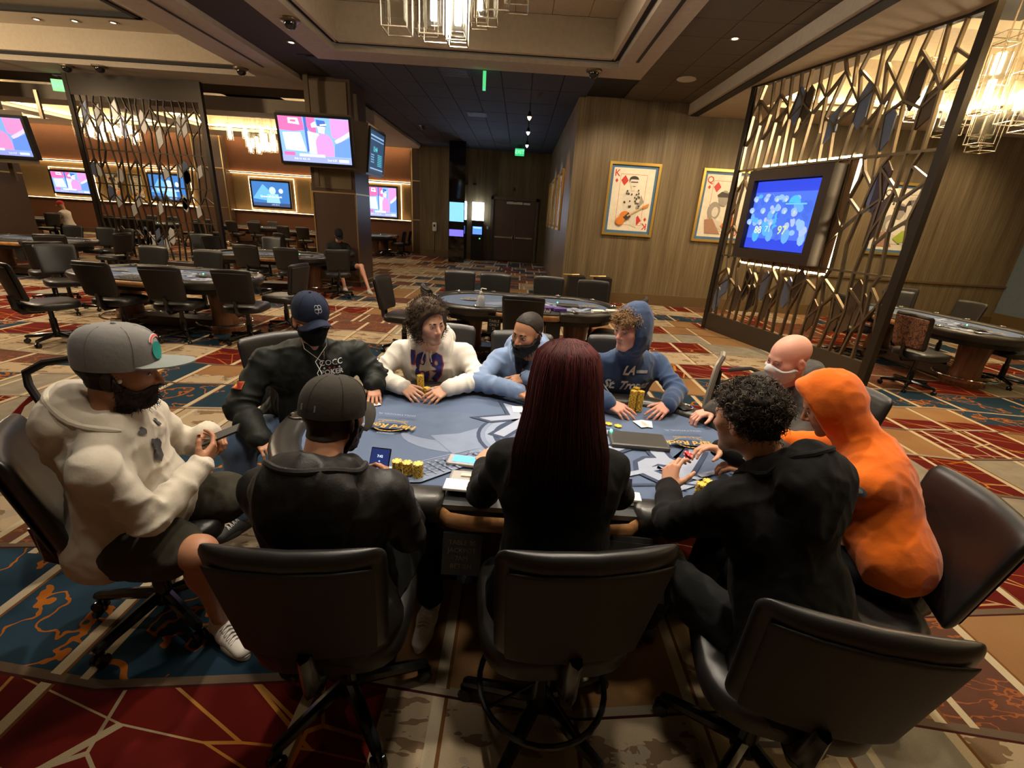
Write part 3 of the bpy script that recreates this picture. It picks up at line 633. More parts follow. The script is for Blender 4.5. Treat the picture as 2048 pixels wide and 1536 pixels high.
class Vox:
    def __init__(s, lo, hi, h):
        s.lo = np.asarray(lo, float); s.h = h; n = np.ceil((np.asarray(hi)-s.lo)/h).astype(int)+1
        s.ax = [(s.lo[i]+h*np.arange(n[i])).astype(np.float32) for i in range(3)]; s.D = np.full(n, .25, np.float32)
    def _sl(s, lo, hi):
        r = []
        for i in range(3):
            a = int(max(0, math.floor((lo[i]-s.lo[i])/s.h))); b = int(min(s.D.shape[i], math.ceil((hi[i]-s.lo[i])/s.h)+1)); r.append(slice(a, max(a, b)))
        return tuple(r)
    def _xyz(s, sl): return s.ax[0][sl[0]][:, None, None], s.ax[1][sl[1]][None, :, None], s.ax[2][sl[2]][None, None, :]
    def _comb(s, sl, d, k, sub):
        s.D[sl] = -smin(-s.D[sl], d, k) if sub else smin(s.D[sl], d, k)
    def cone(s, a, b, ra, rb, k=.02, sub=False, R=None, q=1.0):
        """tapered capsule; R,q: squash factor q along unit vector R"""
        a = np.asarray(a, float); b = np.asarray(b, float); m = max(ra, rb)+k+2*s.h
        sl = s._sl(np.minimum(a, b)-m, np.maximum(a, b)+m)
        if min(x.stop-x.start for x in sl) <= 0: return
        X, Y, Z = s._xyz(sl); d = b-a; L2 = max(float(d @ d), 1e-9); px, py, pz = X-a[0], Y-a[1], Z-a[2]
        t = np.clip((px*d[0]+py*d[1]+pz*d[2])/L2, 0, 1); ex, ey, ez = px-t*d[0], py-t*d[1], pz-t*d[2]
        if R is not None:
            e = ex*R[0]+ey*R[1]+ez*R[2]; f = (1/q-1); ex, ey, ez = ex+e*f*R[0], ey+e*f*R[1], ez+e*f*R[2]
        dd = np.sqrt(ex*ex+ey*ey+ez*ez)-(ra+(rb-ra)*t)
        if R is not None: dd = dd*min(1, q*1.15)
        s._comb(sl, dd, k, sub)
    def ell(s, c, r, k=.02, M=None, sub=False):
        c = np.asarray(c, float); r = np.asarray(r, float); m = (max(r) if M is not None else r)+k+2*s.h
        sl = s._sl(c-m, c+m)
        if min(x.stop-x.start for x in sl) <= 0: return
        X, Y, Z = s._xyz(sl); x, y, z = X-c[0], Y-c[1], Z-c[2]
        if M is not None: x, y, z = [x*M[0][i]+y*M[1][i]+z*M[2][i] for i in range(3)]
        x, y, z = x/r[0], y/r[1], z/r[2]; k0 = np.sqrt(x*x+y*y+z*z)+1e-6; k1 = np.sqrt((x/r[0])**2+(y/r[1])**2+(z/r[2])**2)+1e-6
        s._comb(sl, k0*(k0-1)/k1, k, sub)
    def pts(s): X, Y, Z = np.meshgrid(*s.ax, indexing='ij'); return np.stack([X, Y, Z], -1)
    def surf(s, smooth=2, D=None):
        """naive surface nets -> verts, quads"""
        D = s.D if D is None else D; n = D.shape; neg = D < 0
        c = neg[:-1, :-1, :-1].astype(np.int8)
        for o in ((1, 0, 0), (0, 1, 0), (0, 0, 1), (1, 1, 0), (1, 0, 1), (0, 1, 1), (1, 1, 1)):
            c = c+neg[o[0]:n[0]-1+o[0], o[1]:n[1]-1+o[1], o[2]:n[2]-1+o[2]]
        I = np.argwhere((c > 0) & (c < 8)); cid = np.full(c.shape, -1, np.int32); cid[tuple(I.T)] = np.arange(len(I))
        cor = {}; 
        for a in (0, 1):
            for b in (0, 1):
                for e in (0, 1): cor[(a, b, e)] = D[I[:, 0]+a, I[:, 1]+b, I[:, 2]+e]
        S_ = np.zeros((len(I), 3)); C_ = np.zeros(len(I))
        for ax in range(3):
            for u in (0, 1):
                for w in (0, 1):
                    p = [u, w]; p.insert(ax, 0); q = list(p); q[ax] = 1; da, db = cor[tuple(p)], cor[tuple(q)]
                    mk = (da < 0) != (db < 0); t = np.where(mk, da/(da-db+1e-12), 0)
                    v = np.tile(np.array(p, float), (len(I), 1)); v[:, ax] = t; S_ += v*mk[:, None]; C_ += mk
        V = s.lo+(I+S_/C_[:, None])*s.h; Q = []
        for ax in range(3):
            u, w = [(1, 2), (2, 0), (0, 1)][ax]
            sl0 = [slice(1, m-1) for m in n]; sl1 = list(sl0); sl0[ax] = slice(0, n[ax]-1); sl1[ax] = slice(1, n[ax])
            a = neg[tuple(sl0)]; b = neg[tuple(sl1)]; E_ = np.argwhere(a != b)
            if not len(E_): continue
            fl = a[tuple(E_.T)]; off = np.ones(3, int); off[ax] = 0; B = E_+off
            def cell(du, dw): 
                K = B.copy(); K[:, u] -= du; K[:, w] -= dw; return cid[K[:, 0], K[:, 1], K[:, 2]]
            q = np.stack([cell(1, 1), cell(0, 1), cell(0, 0), cell(1, 0)], 1); q[~fl] = q[~fl][:, ::-1]; Q.append(q)
        Q = np.concatenate(Q); Q = Q[(Q >= 0).all(1)]
        return lap(V, Q, smooth), Q
def lap(V, Q, it, f=.5):
    if it <= 0: return V
    e = np.concatenate([Q[:, [0, 1]], Q[:, [1, 2]], Q[:, [2, 3]], Q[:, [3, 0]]]); i = np.concatenate([e[:, 0], e[:, 1]]); j = np.concatenate([e[:, 1], e[:, 0]]); cnt = np.bincount(i, minlength=len(V))+1e-9
    for k in range(it):
        A = np.stack([np.bincount(i, V[j, a], len(V)) for a in range(3)], 1)/cnt[:, None]; V = V+(A-V)*f
    return V
def vnorm(V, Q):
    n = np.cross(V[Q[:, 2]]-V[Q[:, 0]], V[Q[:, 3]]-V[Q[:, 1]]); N = np.stack([sum(np.bincount(Q[:, c], n[:, a], len(V)) for c in range(4)) for a in range(3)], 1)
    return N/(np.linalg.norm(N, axis=1)[:, None]+1e-12)
def bind(parts):
    """join [(V,Q,col)] into one mesh's arrays"""
    V = []; Q = []; C = []; n = 0
    for v, q, c in parts:
        V.append(v); Q.append(q+n); n += len(v); C.append(np.tile(c, (len(v), 1)) if np.ndim(c) == 1 else c)
    return np.concatenate(V), np.concatenate(Q), np.concatenate(C)
def frame(az, pitch=0, roll=0):
    """columns: right, forward, up"""
    a, p, r = rad(az), rad(pitch), rad(roll)
    f0 = A3(math.cos(a), math.sin(a), 0); R0 = A3(math.sin(a), -math.cos(a), 0); u0 = A3(0, 0, 1)
    f = f0*math.cos(p)-u0*math.sin(p); u = u0*math.cos(p)+f0*math.sin(p)
    R = R0*math.cos(r)+u*math.sin(r); u2 = u*math.cos(r)-R0*math.sin(r)
    return np.stack([R, f, u2], 1)
SKIN = dict(pale=(.58, .32, .22), mid=(.48, .245, .155), tan=(.38, .18, .10), dark=(.25, .115, .06), pink=(.60, .30, .22))
M_SKIN = mat('skin', rough=.48, spec=.35, attr='Col'); M_SKIN.node_tree.nodes['Principled BSDF'].inputs['Subsurface Weight'].default_value = .08
M_SKIN.node_tree.nodes['Principled BSDF'].inputs['Subsurface Radius'].default_value = (.012, .005, .003)
M_EYE = mat('eye', rough=.15, attr='Col'); M_HAIR = mat('hair', rough=.6, spec=.22, attr='Col')
def cloth(name, col, rough=.9, sheen=None, b=(40, .22, .008, 7), spec=.15): return mat('cloth_'+name, col, rough, sheen=(.2 if max(col) > .1 else .02) if sheen is None else sheen, bump=b, spec=spec)
# ---------------------------------------------------------------- head
class Head:
    def __init__(s, pos, az, pitch=0, roll=0, neck=None, skin='mid', h=.0042, jaw=1.0, wide=1.0, nose=1.0, chin=0, scale=1.0):
        s.M = frame(az, pitch, roll); s.pos = np.asarray(pos, float); s.skin = np.array(SKIN[skin]); s.sc = scale
        s.nk = ((np.asarray(neck)-s.pos) @ s.M)/scale if neck is not None else A3(0, -.04, -.2)
        lo = np.minimum(A3(-.125, -.15, -.19), s.nk-.08); hi = np.maximum(A3(.125, .15, .175), s.nk+.08)
        v = s.v = Vox(lo, hi, h); w = wide
        v.ell((0, -.018, .04), (.076*w, .097, .085), .02); v.ell((0, .025, -.005), (.064*w, .066, .095), .03)
        v.ell((0, .03, -.062), (.053*jaw, .054, .045), .03); v.cone((-.012, .070, -.101-chin), (.012, .070, -.101-chin), .017, .017, .02)
        for sg in (-1, 1):
            v.cone((sg*.050*jaw, -.005, -.055), (sg*.02, .060, -.098-chin), .017, .015, .02); v.ell((sg*.046*w, .055, -.016), (.022, .022, .02), .025)
            v.ell((sg*.032, .094, .002), (.019, .018, .0125), .012, sub=True); v.ell((sg*.031, .0735, .001), (.0145, .0135, .012), .004)
            v.ell((sg*.079*w, -.008, -.008), (.0085, .021, .032), .006, M=np.array([[math.cos(.35), sg*math.sin(.35)*-1, 0], [sg*math.sin(.35), math.cos(.35), 0], [0, 0, 1]])); v.ell((sg*.088*w, .0, -.004), (.007, .011, .018), .004, sub=True)
            v.ell((sg*.0125, .0935, -.036), (.0085, .010, .0075), .006)
        v.cone((-.030, .081, .022), (.030, .081, .022), .010, .010, .014)
        v.cone((0, .084, .012), (0, .084+.024*nose, -.028), .0075, .0115*nose, .010); v.ell((0, .086+.022*nose, -.032), (.011, .010, .009), .006)
        v.cone((-.018, .083, -.0605), (.018, .083, -.0605), .0062, .0062, .006); v.cone((-.015, .081, -.0715), (.015, .081, -.0715), .0072, .0072, .006)
        v.cone((-.022, .096, -.0655), (.022, .096, -.0655), .0035, .0035, .006, sub=True); v.ell((0, .096, -.084), (.022, .009, .005), .008, sub=True)
        s.Dface = v.D.copy()
        v.cone((0, -.028, -.05), s.nk, .055, .062, .025)
        s.P = v.pts()
    def toL(s, V): return ((np.asarray(V)-s.pos) @ s.M)/s.sc
    def toW(s, V): return s.pos+(np.asarray(V)*s.sc) @ s.M.T
    def mesh(s, stubble=0, stubcol=(.05, .03, .02), flush=.25, brows=None):
        V, Q = s.v.surf(1); x, y, z = V.T; c = np.tile(s.skin, (len(V), 1)); g = lambda a, m, w: np.exp(-((a-m)/w)**2)
        lip = g(x, 0, .017)*g(z, -.066, .0095)*(y > .07); c = c*(1-.55*lip[:, None])+np.array([.33, .10, .085])*.55*lip[:, None]
        ck = (g(np.abs(x), .042, .02)*g(z, -.03, .025)+g(x, 0, .014)*g(z, -.033, .014))*(y > .04); c = c*(1+np.outer(ck*flush, [.25, -.22, -.25]))
        er = g(np.abs(x), .082, .012)*g(z, -.01, .03)*(y < .03); c = c*(1+np.outer(er*.2, [.3, -.2, -.2]))
        eo = g(np.abs(x), .031, .016)*g(z, -.004, .010)*(y > .05); c = c*(1-.22*eo[:, None])
        if stubble:
            zl = np.interp(y, [-.02, .02, .06, .1], [.0, -.025, -.045, -.043]); st = np.clip((zl-z)/.012, 0, 1)*np.clip((y+.015)/.02, 0, 1)*np.clip((z+.135)/.02, 0, 1)*(1-.7*lip); c = c*(1-stubble*st[:, None])+np.array(stubcol)*stubble*st[:, None]
        return s.toW(V), Q, np.clip(c, 0, 1)
    def shell(s, thick, region, namp=0, nsc=60, D=None, k=.006, smooth=1, seed=1):
        """layer of given thickness over the head where region(P) < 0"""
        D0 = (s.v.D if D is None else D)-thick
        if namp: D0 = D0-namp*(vnoise(s.P, nsc, seed)-.5)*2
        D1 = -smin(-D0, -region(s.P).astype(np.float32), k)
        V, Q = s.v.surf(smooth, D1); return s.toW(V), Q
def scalp(front=.072, side=.02, back=-.075, temple=.045):
    def f(P):
        x, y, z = P[..., 0], P[..., 1], P[..., 2]
        return (np.interp(y, [-.13, -.05, -.02, .012, .045, .085], [back, back+.02, side-.03, side, temple, front])-z)*.7
    return f
def beardreg(full=1.0, top=-.025, side=True):
    def f(P):
        x, y, z = P[..., 0], P[..., 1], P[..., 2]
        zl = np.interp(y, [-.01, .015, .05, .085, .11], [.03 if side else top, top+.01, top-.012, -.040, -.044])
        r = np.maximum(z-zl, -.004-y); r = np.maximum(r, -.155-z)
        lip = np.sqrt((x/.019)**2+((z+.066)/.0085)**2+((y-.09)/.03)**2)-1
        return np.maximum(r, -lip*.009)
    return f
def maskreg(P):
    x, y, z = P[..., 0], P[..., 1], P[..., 2]
    return np.maximum(np.maximum(z-np.interp(np.abs(x), [0, .02, .06], [.0, -.012, -.026]), -.125-z), .012-y)
def face_parts(H, root, eyecol=(.06, .035, .02), brow=(.03, .018, .01), eyes=True, look=(0, 0), browr=.0035):
    if eyes:
        for sg in (-1, 1):
            c = A3(sg*.0315, .0765, .0015); P = []; n, m = 16, 9
            for i in range(m+1):
                a = math.pi*.5*i/m
                for j in range(n):
                    b = 2*math.pi*j/n; P.append((.0135*math.sin(a)*math.cos(b), .0125*math.cos(a), .0066*math.sin(a)*math.sin(b)*(1 if math.sin(b) > 0 else .8)))
            P = np.array(P); F = [(i*n+j, i*n+(j+1) % n, (i+1)*n+(j+1) % n, (i+1)*n+j) for i in range(m) for j in range(n)]
            d = np.hypot(P[:, 0]-look[0]*.005*1, P[:, 2]-look[1]*.003); col = np.where((d < .0058)[:, None], np.array(eyecol)*.5, A3(.62, .56, .52)); col = np.where((d < .0028)[:, None], A3(.01, .01, .01), col)
            put('eye', mesh('eye', H.toW(P+c), F, M_EYE, True, col=col), root, world=True)
            mb = MB(); mb.tube([H.toW(c+A3(.0138*math.cos(a), .010*math.sin(a)*.6+.0035, .0076*math.sin(a)+.0008)) for a in np.linspace(math.pi*.97, .1, 9)], .0016, 5)
            put('eyelid', mesh('eyelid', mb.v, mb.f, M_SKIN, True, col=np.tile(H.skin*.28, (len(mb.v), 1))), root, world=True)
    for sg in (-1, 1):
        mb = MB(); mb.tube([H.toW((sg*(.013+.034*t), .0925-.016*t*t-.002*t, .0205+.007*math.sin(t*2.3)-.004*t)) for t in np.linspace(0, 1, 7)], [browr*.9, browr*1.2, browr*1.2, browr*1.1, browr, browr*.7, browr*.3], 6)
        put('eyebrow', mesh('eyebrow', mb.v, mb.f, M_HAIR, True, col=np.tile(np.array(brow), (len(mb.v), 1))), root, world=True)
def hairmesh(name, parts, root):
    V, Q, C = bind(parts); return put(name, mesh(name, V, Q, M_HAIR, True, col=C), root, world=True)
def strands(V, N, col, n, length, r=.0018, curl=.006, turns=1.5, droop=.4, seed=1, seg=8, out=.6, var=.35, keep=None):
    """little curls rooted on a surface; returns verts, quads, colours"""
    rg = np.random.RandomState(seed)
    if keep is not None: V, N = V[keep], N[keep]
    idx = rg.choice(len(V), n); OV = []; OQ = []; OC = []; k = 0
    for i in idx:
        p = V[i]; d = nrm(N[i]*out+rg.randn(3)*.45+A3(0, 0, -droop)); L = length*(.6+.8*rg.rand()); u = nrm(np.cross(d, rg.randn(3))); w = np.cross(d, u); ph = rg.rand()*6.28; c = np.array(col)*(1+var*(rg.rand()*2-1))
        ts = np.linspace(0, 1, seg); ring = []
        for t in ts:
            q = p+d*L*t+A3(0, 0, -droop*L*t*t)+(u*math.cos(ph+t*turns*6.28)+w*math.sin(ph+t*turns*6.28)-u*math.cos(ph)-w*math.sin(ph))*curl
            rr = r*(1-.6*t)
            for a in (0, 2.09, 4.19): ring.append(q+(u*math.cos(a)+w*math.sin(a))*rr)
        OV.append(np.array(ring)); OC.append(np.tile(c, (3*seg, 1)))
        for s_ in range(seg-1):
            for a in range(3): OQ.append((k+s_*3+a, k+s_*3+(a+1) % 3, k+(s_+1)*3+(a+1) % 3, k+(s_+1)*3+a))
        k += 3*seg
    return np.concatenate(OV), np.array(OQ), np.clip(np.concatenate(OC), 0, 1)
def cap(H, root, col, bcol=None, z0=.030, y0=-.006, tilt=6, h=.112, pw=2.5, brim=.072, bw=64, bcurve=5.0, rx=.092, ry=.112, name='cap', roll=0, rz=0):
    """baseball cap: crown, seams, button, brim. Returns frame function cap-local -> world"""
    T = np.array(Matrix.Rotation(rad(rz), 3, 'Z') @ Matrix.Rotation(rad(-tilt), 3, 'X') @ Matrix.Rotation(rad(roll), 3, 'Y')); tw = lambda V: H.toW(np.asarray(V) @ T.T+A3(0, y0, z0))
    m1 = cloth(name, col); m2 = cloth(name+'_brim', bcol or col)
    mb = MB(); n = 40; rings = []
    for f in (-.16, 0, .1, .2, .3, .4, .5, .6, .7, .8, .87, .93, .97, .992):
        r = max(.001, 1-max(f, 0)**pw)**(1/pw)*(1 if f >= 0 else .985); rings.append([tuple(tw((rx*r*math.cos(a), ry*r*math.sin(a)+.006*max(f, 0)*(1 if math.sin(a) > 0 else 0)*r, h*f))) for a in [2*math.pi*k/n for k in range(n)]])
    mb.loft(rings); cr = put('cap_crown', mb.mesh('cap_crown', m1, True, 70), root, world=True)
    mb = MB()
    for k in range(6):
        a = math.pi/2+k*math.pi/3+math.pi/6*0; mb.tube([tw((rx*1.006*(1-f**pw)**(1/pw)*math.cos(a), ry*1.006*(1-f**pw)**(1/pw)*math.sin(a)+.006*f*(1 if math.sin(a) > 0 else 0)*(1-f**pw)**(1/pw), h*f*1.004)) for f in np.linspace(0, .97, 10)], .0013, 5)
    put('cap_seam', mb.mesh('cap_seam', cloth(name+'_seam', tuple(c*.7 for c in col)), True), cr, world=True)
    mb = MB(); mb.lathe([(.001, .008), (.006, .006), (.008, 0)], 10); put('cap_button', mesh('cap_button', [tuple(tw((v[0], v[1]+.003, v[2]+h-.002))) for v in mb.v], mb.f, m2, True), cr, world=True)
    top = []; nu, nv = 25, 7
    for i in range(nv):
        v = i/(nv-1)
        for j in range(nu):
            ph = rad(-bw+2*bw*j/(nu-1)); L = brim*max(0, math.cos(ph*90/bw*.98))**.45
            x = (rx+.0)*math.sin(ph)*(1+.04*v); y = (ry+.002)*math.cos(ph)+L*v; top.append((x, y, .004-bcurve*(x*x)-.06*L*v))
    N_ = len(top); allv = [tuple(tw(p)) for p in top]+[tuple(tw((p[0], p[1], p[2]-.0045))) for p in top]; F = []
    for i in range(nv-1):
        for j in range(nu-1): q = (i*nu+j, i*nu+j+1, (i+1)*nu+j+1, (i+1)*nu+j); F += [q, tuple(x+N_ for x in q[::-1])]
    ed = [i*nu for i in range(nv)]+[(nv-1)*nu+j for j in range(1, nu)]+[i*nu+nu-1 for i in range(nv-2, -1, -1)]
    F += [(a, b, b+N_, a+N_) for a, b in zip(ed, ed[1:])]
    put('cap_brim', mesh('cap_brim', allv, F, m2, True, sharp=50), root, world=True)
    return tw, cr
# ---------------------------------------------------------------- hands
def hand(W, D, back, side, curl=(.5, .6, .4), spread=.12, thumb=(.6, .2), scale=1.0, skin=(.4, .2, .13), h=.0031, curls=None):
    """W wrist, D finger direction, back = direction of the back of the hand"""
    y = nrm(D); z = np.asarray(back, float); z = nrm(z-y*(z @ y)); x = np.cross(y, z); M = np.stack([x, y, z], 1); sx = -1 if side == 'R' else 1
    v = Vox((-.075, -.06, -.085), (.075, .205, .05), h)
    v.cone((0, -.05, 0), (0, .01, 0), .026, .024, .012, R=A3(0, 0, 1), q=.78)
    kx = [.030, .010, -.010, -.029]; ky = [.092, .096, .090, .080]; ls = [.94, 1.0, .95, .76]
    for i in range(4): v.cone((sx*kx[i]*.55, .008, 0), (sx*kx[i], ky[i], 0), .0145, .0105, .012)
    v.ell((sx*.020, .035, -.010), (.016, .028, .013), .012); v.ell((sx*-.022, .035, -.008), (.013, .030, .011), .012)
    for i in range(4):
        c = curls[i] if curls else curl; p = A3(sx*kx[i], ky[i], 0); sp = spread*(1.5-i)*sx; a = 0; L = [.043, .027, .021]; r = [.0092, .0082, .0073, .0060]
        for j in range(3):
            a += c[j]; d = A3(math.sin(sp)*math.cos(a), math.cos(sp)*math.cos(a), -math.sin(a)); q = p+d*L[j]*ls[i]; v.cone(p, q, r[j]*(.92 if i == 3 else 1), r[j+1]*(.92 if i == 3 else 1), .0035); p = q
    t0 = A3(sx*.024, .018, -.006); t1 = A3(sx*(.030+.020*math.cos(thumb[1])), .045, -.010-.028*math.sin(thumb[1])*1.0)
    d = nrm(A3(sx*.55*math.cos(thumb[0]), .8, -.5*math.sin(thumb[1])-.15)); t2 = t1+d*.030; d2 = nrm(d+A3(-sx*.55*thumb[0], .1, -.1)); t3 = t2+d2*.024
    v.cone(t0, t1, .0145, .0115, .012); v.cone(t1, t2, .0108, .0095, .004); v.cone(t2, t3, .0095, .0072, .003)
    V, Q = v.surf(1); c = np.tile(np.array(skin), (len(V), 1)); kn = np.exp(-(((V[:, 1]-.09)/.012)**2))*(V[:, 2] > 0); c = c*(1+np.outer(kn*.12, [.3, -.3, -.3])); tip = np.clip((V[:, 1]-.13)/.03, 0, 1); c = c*(1+np.outer(tip*.1, [.4, -.2, -.2]))
    return np.asarray(W)+(V*scale) @ M.T, Q, np.clip(c, 0, 1)
# ---------------------------------------------------------------- garments
def fold_disp(V, Q, arms, amp=.008, seed=0, torso=1.0):
    N = vnorm(V, Q); rdg = lambda n: (1-np.abs(2*n-1))**2.5; w = vnoise(V, 6, seed+3)[:, None]*A3(.10, .10, .05)
    d = torso*amp*(rdg(vnoise((V+w)*A3(1.15, 1.15, .62), 12, seed))*1.25+rdg(vnoise((V-w)*A3(1, 1, .8), 23, seed+1))*.5-.45)
    for (S_, El, Wr) in arms:
        for a, b, f0 in ((S_, El, 0), (El, Wr, 1)):
            ab = b-a; L = np.linalg.norm(ab); u = ab/L; t = ((V-a) @ u)/L; ax_ = np.outer(np.clip(t, 0, 1), ab); pr_ = V-a-ax_; dist = np.linalg.norm(pr_, axis=1)
            m = np.clip((.105-dist)/.03, 0, 1)*np.clip((t+.02)/.15, 0, 1)*np.clip((1.05-t)/.08, 0, 1); k = np.clip(1-abs(t-(1.0 if f0 == 0 else .12))/.6, 0, 1)*.75+.4
            n = vnoise(pr_*8+np.outer(t*L*21, u)+7, 1.0, seed+9+f0); d = d*(1-m*.85)+m*k*amp*1.15*(rdg(n)*1.7-.5)
    return V+N*d[:, None], N
def garment(P, N, sh, el, wr, g=1.0, h=.0082, hood=None, H=None, belly=0, sleeve=1.0, hem=.0, seed=0, amp=.008, cuff=True, collar=False, chest=1.0, shw=1.0, hy=0.0):
    """upper-body clothing as one surface. P pelvis, N neck base, sh/el/wr = (right, left)"""
    P, N = np.asarray(P, float), np.asarray(N, float); sh = [np.asarray(q, float) for q in sh]; el = [np.asarray(q, float) for q in el]; wr = [np.asarray(q, float) for q in wr]
    allp = np.array([P, N]+sh+el+wr); lo = allp.min(0)-.29*max(g, 1); hi = allp.max(0)+.25*max(g, 1)
    if hood == 'up': hi = np.maximum(hi, H.pos+.2); lo = np.minimum(lo, H.pos-.2)
    v = Vox(lo, hi, h); up = nrm(N-P); R = nrm(sh[0]-sh[1]); F = nrm(np.cross(up, R)); R = np.cross(F, up)
    Ph = P+up*hem; mid = P+(N-P)*.36+F*.012; ch = P+(N-P)*.70+F*.01
    v.cone(Ph+R*.085*g, Ph-R*.085*g, .145*g, .145*g, .06, R=F, q=.92); v.cone(Ph, mid, .155*g, .158*g, .06, R=F, q=.82); v.cone(mid, ch, .158*g, .152*g*chest, .06, R=F, q=.76)
    v.cone(ch+R*.05, ch-R*.05, .122*g*chest, .122*g*chest, .04, R=F, q=.85)
    v.ell(N-up*.15+F*.0, (.180*g*chest, .108*g, .15), .06, M=np.stack([R, F, up], 1))
    if belly: v.ell(P+(N-P)*.30+F*.10*g, (.15*belly, .15*belly, .17*belly), .08)
    for i in (0, 1):
        v.cone(N-up*.03, sh[i]-up*.022, .054, .046*shw, .05); v.cone(ch+(sh[i]-N)*.5-up*.01, sh[i]-up*.045, .080, .050*shw, .045)
        v.cone(sh[i]-up*.03+(el[i]-sh[i])*.04, el[i], .055*sleeve, .053*sleeve, .05); v.cone(el[i], wr[i], .055*sleeve, .044*sleeve, .015)
        if cuff: v.cone(el[i]+(wr[i]-el[i])*.74, el[i]+(wr[i]-el[i])*.86, .0475*sleeve, .0465*sleeve, .01)
    if hood == 'down':
        B = -F
        for t in np.linspace(-1, 1, 9):
            a = t*1.9; c = N+up*(.030-.040*abs(t))+(B*math.cos(a)+R*math.sin(a))*(.090+.02*math.cos(a)); r = .052-.018*abs(t); v.ell(c, (r, r, r*1.0), .025)
        v.ell(N+B*.125-up*.03, (.155, .062, .085), .05, M=np.stack([R, F, up], 1)); v.ell(N+B*.145-up*.11, (.120, .035, .10), .05, M=np.stack([R, F, up], 1))
    if collar:
        for t in np.linspace(-1, 1, 13): a = t*2.75; v.cone(N+up*-.01+(-F*math.cos(a)+R*math.sin(a))*.062, N+up*.045+(-F*math.cos(a)+R*math.sin(a))*.062, .017, .014, .02)
    if hood == 'up':
        M = H.M; T = lambda p: H.pos+M @ (np.asarray(p, float)+A3(0, hy, 0))
        v.ell(T((0, -.034, .024)), (.106, .122, .138), .03, M=M); v.cone(T((0, -.045, -.07)), N-up*.03, .080, .085, .03); v.ell(T((0, -.095, -.085)), (.080, .05, .055), .03, M=M)
        v.ell(T((0, .02, -.005)), (.083, .118, .112), .012, M=M, sub=True); v.cone(T((0, .035, .0)), T((0, .20, -.02)), .086, .10, .012, sub=True); v.cone(T((0, .06, -.06)), T((0, .16, -.08)), .06, .07, .015, sub=True)
        for t in np.linspace(0, 2*math.pi, 23)[:-1]: v.ell(T((.079*math.sin(t), (.030-.02*math.cos(t)*-1), .008+.119*math.cos(t))), (.013, .013, .013), .02)
    pl = Ph-up*.095; un = nrm(up*.5+A3(0, 0, 1)); XX = v.pts(); v.D = np.maximum(v.D, ((pl-XX) @ un).astype(np.float32)); del XX
    V, Q = v.surf(9); arms = [(sh[i], el[i], wr[i]) for i in (0, 1)]
    V, _ = fold_disp(V, Q, arms, amp, seed); return lap(V, Q, 1), Q
def trousers(P, hips, kn, an, g=1.0, h=.011, shorts=False, seed=3):
    pts = np.array([P]+list(kn)+list(an)); v = Vox(pts.min(0)-.2, pts.max(0)+.2, h); P = np.asarray(P, float); R = nrm(np.asarray(hips[0])-np.asarray(hips[1]))
    v.cone(np.asarray(hips[0], float), np.asarray(hips[1], float), .112*g, .112*g, .04)
    for i in (0, 1):
        hp, k, a = np.asarray(hips[i], float), np.asarray(kn[i], float), np.asarray(an[i], float)
        if shorts: v.cone(hp, hp+(k-hp)*.66, .112*g, .104*g, .05)
        else: v.cone(hp, k, .100*g, .074*g, .05); v.cone(k, a, .072*g, .056*g, .03)
    V, Q = v.surf(2); V, _ = fold_disp(V, Q, [], .006, seed); return lap(V, Q, 1), Q
def limbs(P, N, sh, el, wr, hips, kn, an, bare, h=.011, armr=.040):
    """hidden and bare parts of the body below the neck; bare = leg sides shown bare"""
    pts = np.array([P, N]+list(sh)+list(el)+list(wr)+list(kn)+list(an), float); v = Vox(pts.min(0)-.13, pts.max(0)+.13, h); P, N = map(lambda q: np.asarray(q, float), (P, N))
    up = nrm(N-P); R = nrm(np.asarray(sh[0])-np.asarray(sh[1])); F = np.cross(up, R)
    v.cone(P, P+(N-P)*.7, .11, .11, .05, R=F, q=.8); v.cone(P+(N-P)*.7, N, .10, .05, .05, R=F, q=.8)
    for i in (0, 1):
        s_, e, w, hp, k, a = [np.asarray(q, float) for q in (sh[i], el[i], wr[i], hips[i], kn[i], an[i])]
        v.cone(N-up*.09, s_-up*.06, .03, .022, .02); v.cone(s_-up*.06+(e-s_)*.08, e, armr-.014, armr-.006, .02); v.cone(e, w, armr-.003, .026, .02)
        b = 1.0 if i in bare else .72; v.cone(P, hp, .09*b, .09*b, .04); v.cone(hp, k, .085*b, .060*b, .03); d = nrm(a-k); fw = nrm(np.cross(np.cross(d, A3(0, 0, 1)) if abs(d[2]) < .99 else R, d))
        v.cone(k, a, .056*b, .036*b, .03)
        if i in bare: v.ell(k+(a-k)*.28-nrm(k-hp)*.022, (.050, .050, .085), .04); v.ell(k+nrm(k-hp)*.012, (.056, .056, .056), .03)
    V, Q = v.surf(2); return V, Q
